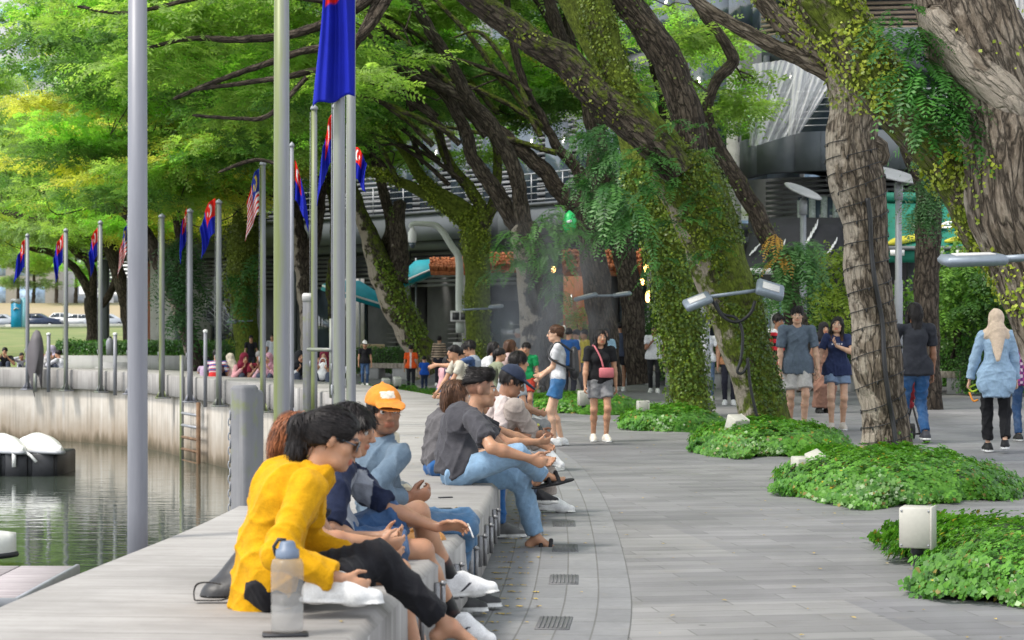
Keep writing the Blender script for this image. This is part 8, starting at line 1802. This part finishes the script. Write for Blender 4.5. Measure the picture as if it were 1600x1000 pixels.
h1 = walker("woman in a beige headscarf and pale blue shirt walking away at the right edge", 1557, 482, 23.6, 8, female=True, skin="fair", hijab=(.60, .47, .36), drape=.34, top=((.28, .40, .54), "long", .20), bottom=((.012, .012, .014), "long"), hair=None, shoes=(.02, .02, .022), sole=(.65, .65, .65), stride=.13, shirt_loose=1.04, Lh=(-.31, .10, .84), res=.009, loose=1.02, cuff=.06)
W_, d_, th_, n_ = h1["W"]["L"]; q = W_ + d_ * .10; root = empty("toy", q, "neon yellow and orange toy dangling from the headscarfed woman's hand", "toy"); b = MB(); rgt = np.random.RandomState(2); M_NEON = paint("neon_yellow_plastic", (.55, .75, .05), .4, .1, 5, 0, 30); M_NEOO = paint("neon_orange_plastic", (.85, .30, .03), .4, .1, 5, 0, 30); b.tube(spline(np.array([q, q + (.06, -.02, -.05), q + (.16, -.02, .01), q + (.10, 0, .03), q + (.02, 0, .0)]), 18), .012, 6); b.build("ribbon", M_NEON, root); b = MB(); b.tube(spline(np.array([q + (.02, 0, -.06), q + (.06, -.02, -.16), q + (.12, -.02, -.15)]), 10), .012, 6); b.build("tassel", M_NEOO, root)
def magpl(Q):
    g = (np.sin(Q[:, 2] * 70) > .1).astype(float) + (np.sin(Q[:, 0] * 80) > .1).astype(float); return np.array([(.35, .05, .22), (.10, .03, .12), (.55, .40, .50)])[g.astype(int)]
walker("person in a magenta plaid shirt and jeans cut off by the right picture edge", 1601, 508, 26, 5, female=True, skin="fair", top=(magpl, "long", .10), bottom=((.03, .07, .16), "long", M_DENIM), hair="long", shoes=(.03, .03, .03), res=.011, Lh=(-.18, .18, .95))
walker("man in a white tee and jeans standing half hidden right of the ivy trunk", 1105, 506, 40, 188, skin="brown", top=((.58, .60, .63), "short", .05), bottom=((.06, .10, .17), "long", M_DENIM))
walker("person with dark trousers just visible left of the floodlit leaning trunk", 1139, 508, 38, 184, skin="tan", top=((.42, .20, .10), "short", .05), bottom=((.02, .02, .03), "long"))
# stroller hidden mostly by the wrapped trunk
p = gx_(1440, 25.0); p[1] += 1.0; root = empty("stroller", p, "black stroller with red trim mostly hidden behind the wrapped trunk", "stroller")
M_STRF = paint("black_stroller_frame", (.02, .02, .022), .4, .1, 4, 0, 40); b = MB(); hx = -.12
for sx in (-.22, .22): b.tube([p + (sx + hx, -.55, 1.02), p + (sx + hx, .0, .55), p + (sx + hx, .5, .15)], .016, 6); b.tube([p + (sx + hx, .1, .5), p + (sx + hx, -.42, .12)], .014, 6)
b.tube([p + (-.22 + hx, -.55, 1.02), p + (.22 + hx, -.55, 1.02)], .018, 6); b.tube([p + (-.22 + hx, -.42, .12), p + (.30 + hx, -.42, .12)], .014, 6); b.build("frame", M_STRF, root)
b = MB(); b.box(p + (hx, .05, .52), (.40, .45, .10), rx=.2, bev=.03); b.box(p + (hx, -.16, .78), (.40, .08, .50), rx=-.3, bev=.03); b.build("seat", paint("red_stroller_fabric", (.35, .02, .03), .8, .2, 6, .1, 50), root)
for sx in (-.26, .30):
    for yy in (-.42, .5): b = MB(); b.lathe(p + (sx + hx, yy, .105), [(.105, -.028), (.105, .028)], 16, axis=(1, 0, 0)); wh = b.build("wheel", M_TYRE, root); b = MB(); b.lathe(p + (sx + hx, yy, .105), [(.055, -.034), (.055, .034)], 12, axis=(1, 0, 0)); b.build("hub", M_FLOOD, wh)
# ------------------------------------------------------------------ people round the far end of the ledge
def plaid(Q):
    g = (np.sin(Q[:, 2] * 62) > .3).astype(float) + (np.sin(Q[:, 0] * 62) > .3).astype(float); return np.array([(.10, .045, .07), (.035, .025, .06), (.42, .36, .36)])[g.astype(int)]
def sitter(label, u, vt, Y, face, seatz=.45, **kw):
    z = EYE - (vt - HORIZ) / pxm(Y); H = (z - seatz) / .515; kw.setdefault("res", .016 if Y > 35 else .013); p = gx_(u, Y)
    return person(label, p, face, H, "sit", seat=seatz, category=kw.pop("category", None), base=kw.pop("base", seatz if seatz > .3 else 0), **kw)
sitter("person in a purple plaid shirt and dark cap sitting at the ledge's far end", 704, 541, 29.3, 62, top=(plaid, "long", .04), bottom=((.05, .12, .22), "long", M_DENIM), hat=("cap", (.015, .015, .018)), skin="tan", bow=.08)
walker("man in a blue-sleeved grey tee leaning and pointing to the left with his arm", 742, 516, 27.0, 285, skin="tan", top=(bluegr, "short", .06), bottom=((.05, .06, .09), "long"), neck=P(738, 556, 27.0), Rh=P(690, 566, 26.6), Re=np.array([-.3, -.3, -.8]), Lh=P(684, 570, 26.9), Lhd=np.array([-1, 0, -.3]), Lhc=8, Rhc=10, head=(0, 24, 0), res=.010, sleeve=.7)
sitter("child with black hair in a pale top leaning against the pointing man", 724, 536, 26.6, 250, .55, top=((.45, .42, .35), "short", .03), bottom=((.1, .1, .12), "long"), skin="tan", fringe=True, base=.45)
sitter("woman with long brown hair raising a phone beside the smoke", 783, 528, 31, 70, .45, female=True, top=((.40, .30, .28), "short", .03), bottom=((.05, .1, .2), "long", M_DENIM), hair="long", hairc="brown", skin="fair", Rh=(-.05, .32, 1.12))
sitter("man with short black hair close behind the man in the navy cap", 789, 545, 20.5, 70, .45, top=((.30, .32, .34), "short", .03), bottom=((.2, .2, .2), "long"), skin="tan", res=.011)
sitter("person in a pink top sitting behind the plaid shirt", 694, 556, 31, 30, .45, female=True, top=((.5, .28, .30), "short", .03), bottom=((.05, .1, .2), "long", M_DENIM), hair="long", skin="tan")
sitter("woman with black hair in a white top in the crowd left of the smoke", 758, 531, 33, 100, .45, female=True, top=((.55, .55, .56), "short", .03), bottom=((.05, .06, .1), "long"), hair="long", skin="tan")
sitter("man in a dark tee beside the person in pink on the far ledge end", 716, 533, 33.5, 80, .45, top=((.03, .03, .04), "short", .03), bottom=((.1, .1, .12), "long"), skin="brown")
sitter("man in a pale olive tee sitting behind the child and the pointing man", 768, 541, 30, 75, .45, top=((.22, .24, .16), "short", .03), bottom=((.05, .08, .14), "long", M_DENIM), skin="tan")
G_PIC = "people sitting beyond the far ledge"
def rws(Q): return np.array([(.50, .03, .03), (.55, .55, .58), (.04, .10, .30)])[np.where(Q[:, 2] < .24, 0, np.where(np.sin(Q[:, 2] * 60) > .2, 1, np.where(np.sin(Q[:, 2] * 60) < -.5, 2, 0)))]
far_sit = [("person in a red, white and blue striped polo seen from behind", 336, 543, 41.8, 5, .18, dict(top=(rws, "short", .05), skin="tan")), ("child in a pale purple top beside the striped polo", 319, 556, 42.5, 20, .18, dict(top=(( .40, .30, .42), "short", .05), skin="tan")),
    ("woman in a cream headscarf and pink dress", 364, 550, 42, 330, .12, dict(female=True, top=((.50, .34, .32), "long", .08), hijab=(.52, .46, .38), hair=None)), ("woman in a maroon headscarf and pink floral dress", 377, 549, 41.5, 150, .12, dict(female=True, top=((.52, .26, .28), "long", .08), hijab=(.16, .012, .03), hair=None)),
    ("grey-haired man in a maroon tee", 403, 546, 41.5, 160, .15, dict(top=((.17, .012, .03), "short", .04), hairc="grey", skin="brown")), ("woman in a pale pink headscarf behind the mossy pole", 425, 549, 41, 200, .12, dict(female=True, top=((.50, .30, .34), "long", .08), hijab=(.48, .26, .32), hair=None)),
    ("person in a crimson top beside the thick mossy pole", 437, 560, 40.5, 60, .12, dict(female=True, top=((.45, .02, .09), "long", .08), hijab=(.5, .05, .12), hair=None)), ("woman in a black headscarf and white top between the poles", 463, 545, 40, 150, .12, dict(female=True, top=((.52, .53, .55), "long", .08), hijab=(.015, .015, .018), hair=None)),
    ("person in a pale blue top behind the mossy light post", 492, 545, 40, 30, .15, dict(top=((.40, .46, .55), "short", .05), skin="tan")), ("woman in a maroon headscarf and navy top with a white bag", 511, 543, 39.5, 190, .12, dict(female=True, top=((.025, .035, .09), "long", .08), hijab=(.15, .015, .035), hair=None)),
    ("person in a white shirt hunched over at the far left", 98, 545, 53, 290, .12, dict(top=((.56, .56, .60), "long", .08), skin="tan")), ("woman in a lavender headscarf beside the hunched white shirt", 90, 538, 55, 240, .12, dict(female=True, top=((.05, .05, .06), "long", .08), hijab=(.40, .36, .46), hair=None)),
    ("person in grey beside the fish-shaped panel", 71, 546, 54, 120, .12, dict(female=True, top=((.35, .34, .34), "long", .08), hijab=(.36, .34, .34), hair=None)), ("woman in a salmon headscarf beside the fish-shaped panel", 80, 541, 57, 170, .12, dict(female=True, top=((.55, .28, .20), "long", .08), hijab=(.55, .26, .2), hair=None)), 
    ("youth in a black tee at the far left edge", 9, 541, 56, 175, .12, dict(top=((.016, .016, .02), "short", .05), skin="tan")), ("person in a white top sitting among bags at the far left", 32, 550, 57, 150, .12, dict(top=((.5, .5, .54), "long", .05), skin="tan"))]
for lb, u, vt, Y, fc, sz, kw in far_sit: kw.setdefault("skin", "tan"); sitter(lb + (" on the far ledge" if len(lb.split()) < 12 else ""), u, vt, Y, fc, sz, group=G_PIC, bottom=((.05, .06, .09), "long"), **kw)
walker("youth in a dark tee standing by the moss-draped trunk", 392, 524, 57, 165, skin="tan", top=((.015, .015, .02), "short", .05), bottom=((.03, .03, .04), "long"), res=.018)
walker("youth in a pale printed tee standing by the moss-draped trunk", 426, 521, 56, 185, skin="tan", top=((.46, .47, .50), "short", .06), bottom=((.05, .05, .06), "long"), res=.018)
p = gx_(503, 39.2); root = empty("bag", p + (0, 0, .45), "white cloth bag set on the far ledge beside the navy top", "bag"); Fb = Field(p + (-.3, -.3, .40), p + (.3, .3, 1.0), .018); Fb.cap(p + (0, 0, .55), p + (.02, 0, .72), .12, .08, .03, (np.array([0, 1.0, 0]), .6)); V, F = Fb.mesh(); obj("body", V, F, M_WHITE, root, smooth=True); b = MB(); b.tube(spline(np.array([p + (-.06, 0, .74), p + (-.02, 0, .86), p + (.06, 0, .86), p + (.09, 0, .74)]), 10), .01, 5); b.build("handle", M_WHITE, root)
# drifting barbecue smoke
m = bpy.data.materials.new("barbecue_smoke"); m.use_nodes = True; t = m.node_tree; t.nodes.clear(); o_ = t.nodes.new("ShaderNodeOutputMaterial"); pv = t.nodes.new("ShaderNodeVolumePrincipled"); pv.inputs["Color"].default_value = (.85, .9, .95, 1); pv.inputs["Anisotropy"].default_value = .2
v = coord(t, (1, 1, .55), "Object"); nn = noise(t, v, 1.1, 5, .6, dist=.7); tc = t.nodes.new("ShaderNodeTexCoord"); vl = t.nodes.new("ShaderNodeVectorMath"); vl.operation = 'LENGTH'; mp = t.nodes.new("ShaderNodeMapping"); mp.inputs["Scale"].default_value = (1 / 1.5, 1 / 1.0, 1 / 2.1); t.links.new(tc.outputs["Object"], mp.inputs[0]); t.links.new(mp.outputs[0], vl.inputs[0])
fall = mapr(t, vl.outputs["Value"], .15, 1.0, 1, 0); t.links.new(math_n(t, 'MULTIPLY', math_n(t, 'MULTIPLY', mapr(t, nn, .42, .72, 0, 1), fall), 1.4), pv.inputs["Density"]); t.links.new(pv.outputs[0], o_.inputs["Volume"])
c = P(848, 478, 38.3); b = MB(); b.lathe((0, 0, 0), [(1.5 * math.sin(a), -2.1 * math.cos(a)) for a in np.linspace(.05, 3.09, 10)], 16); Vs = np.concatenate(b.V) * (1, .66, 1); so = obj("smoke", Vs, b.F, m); so.location = c; tag(so, kind="stuff")
print("SCRIPT TIME", round(time.time() - T0, 1), "objects", len(bpy.data.objects))
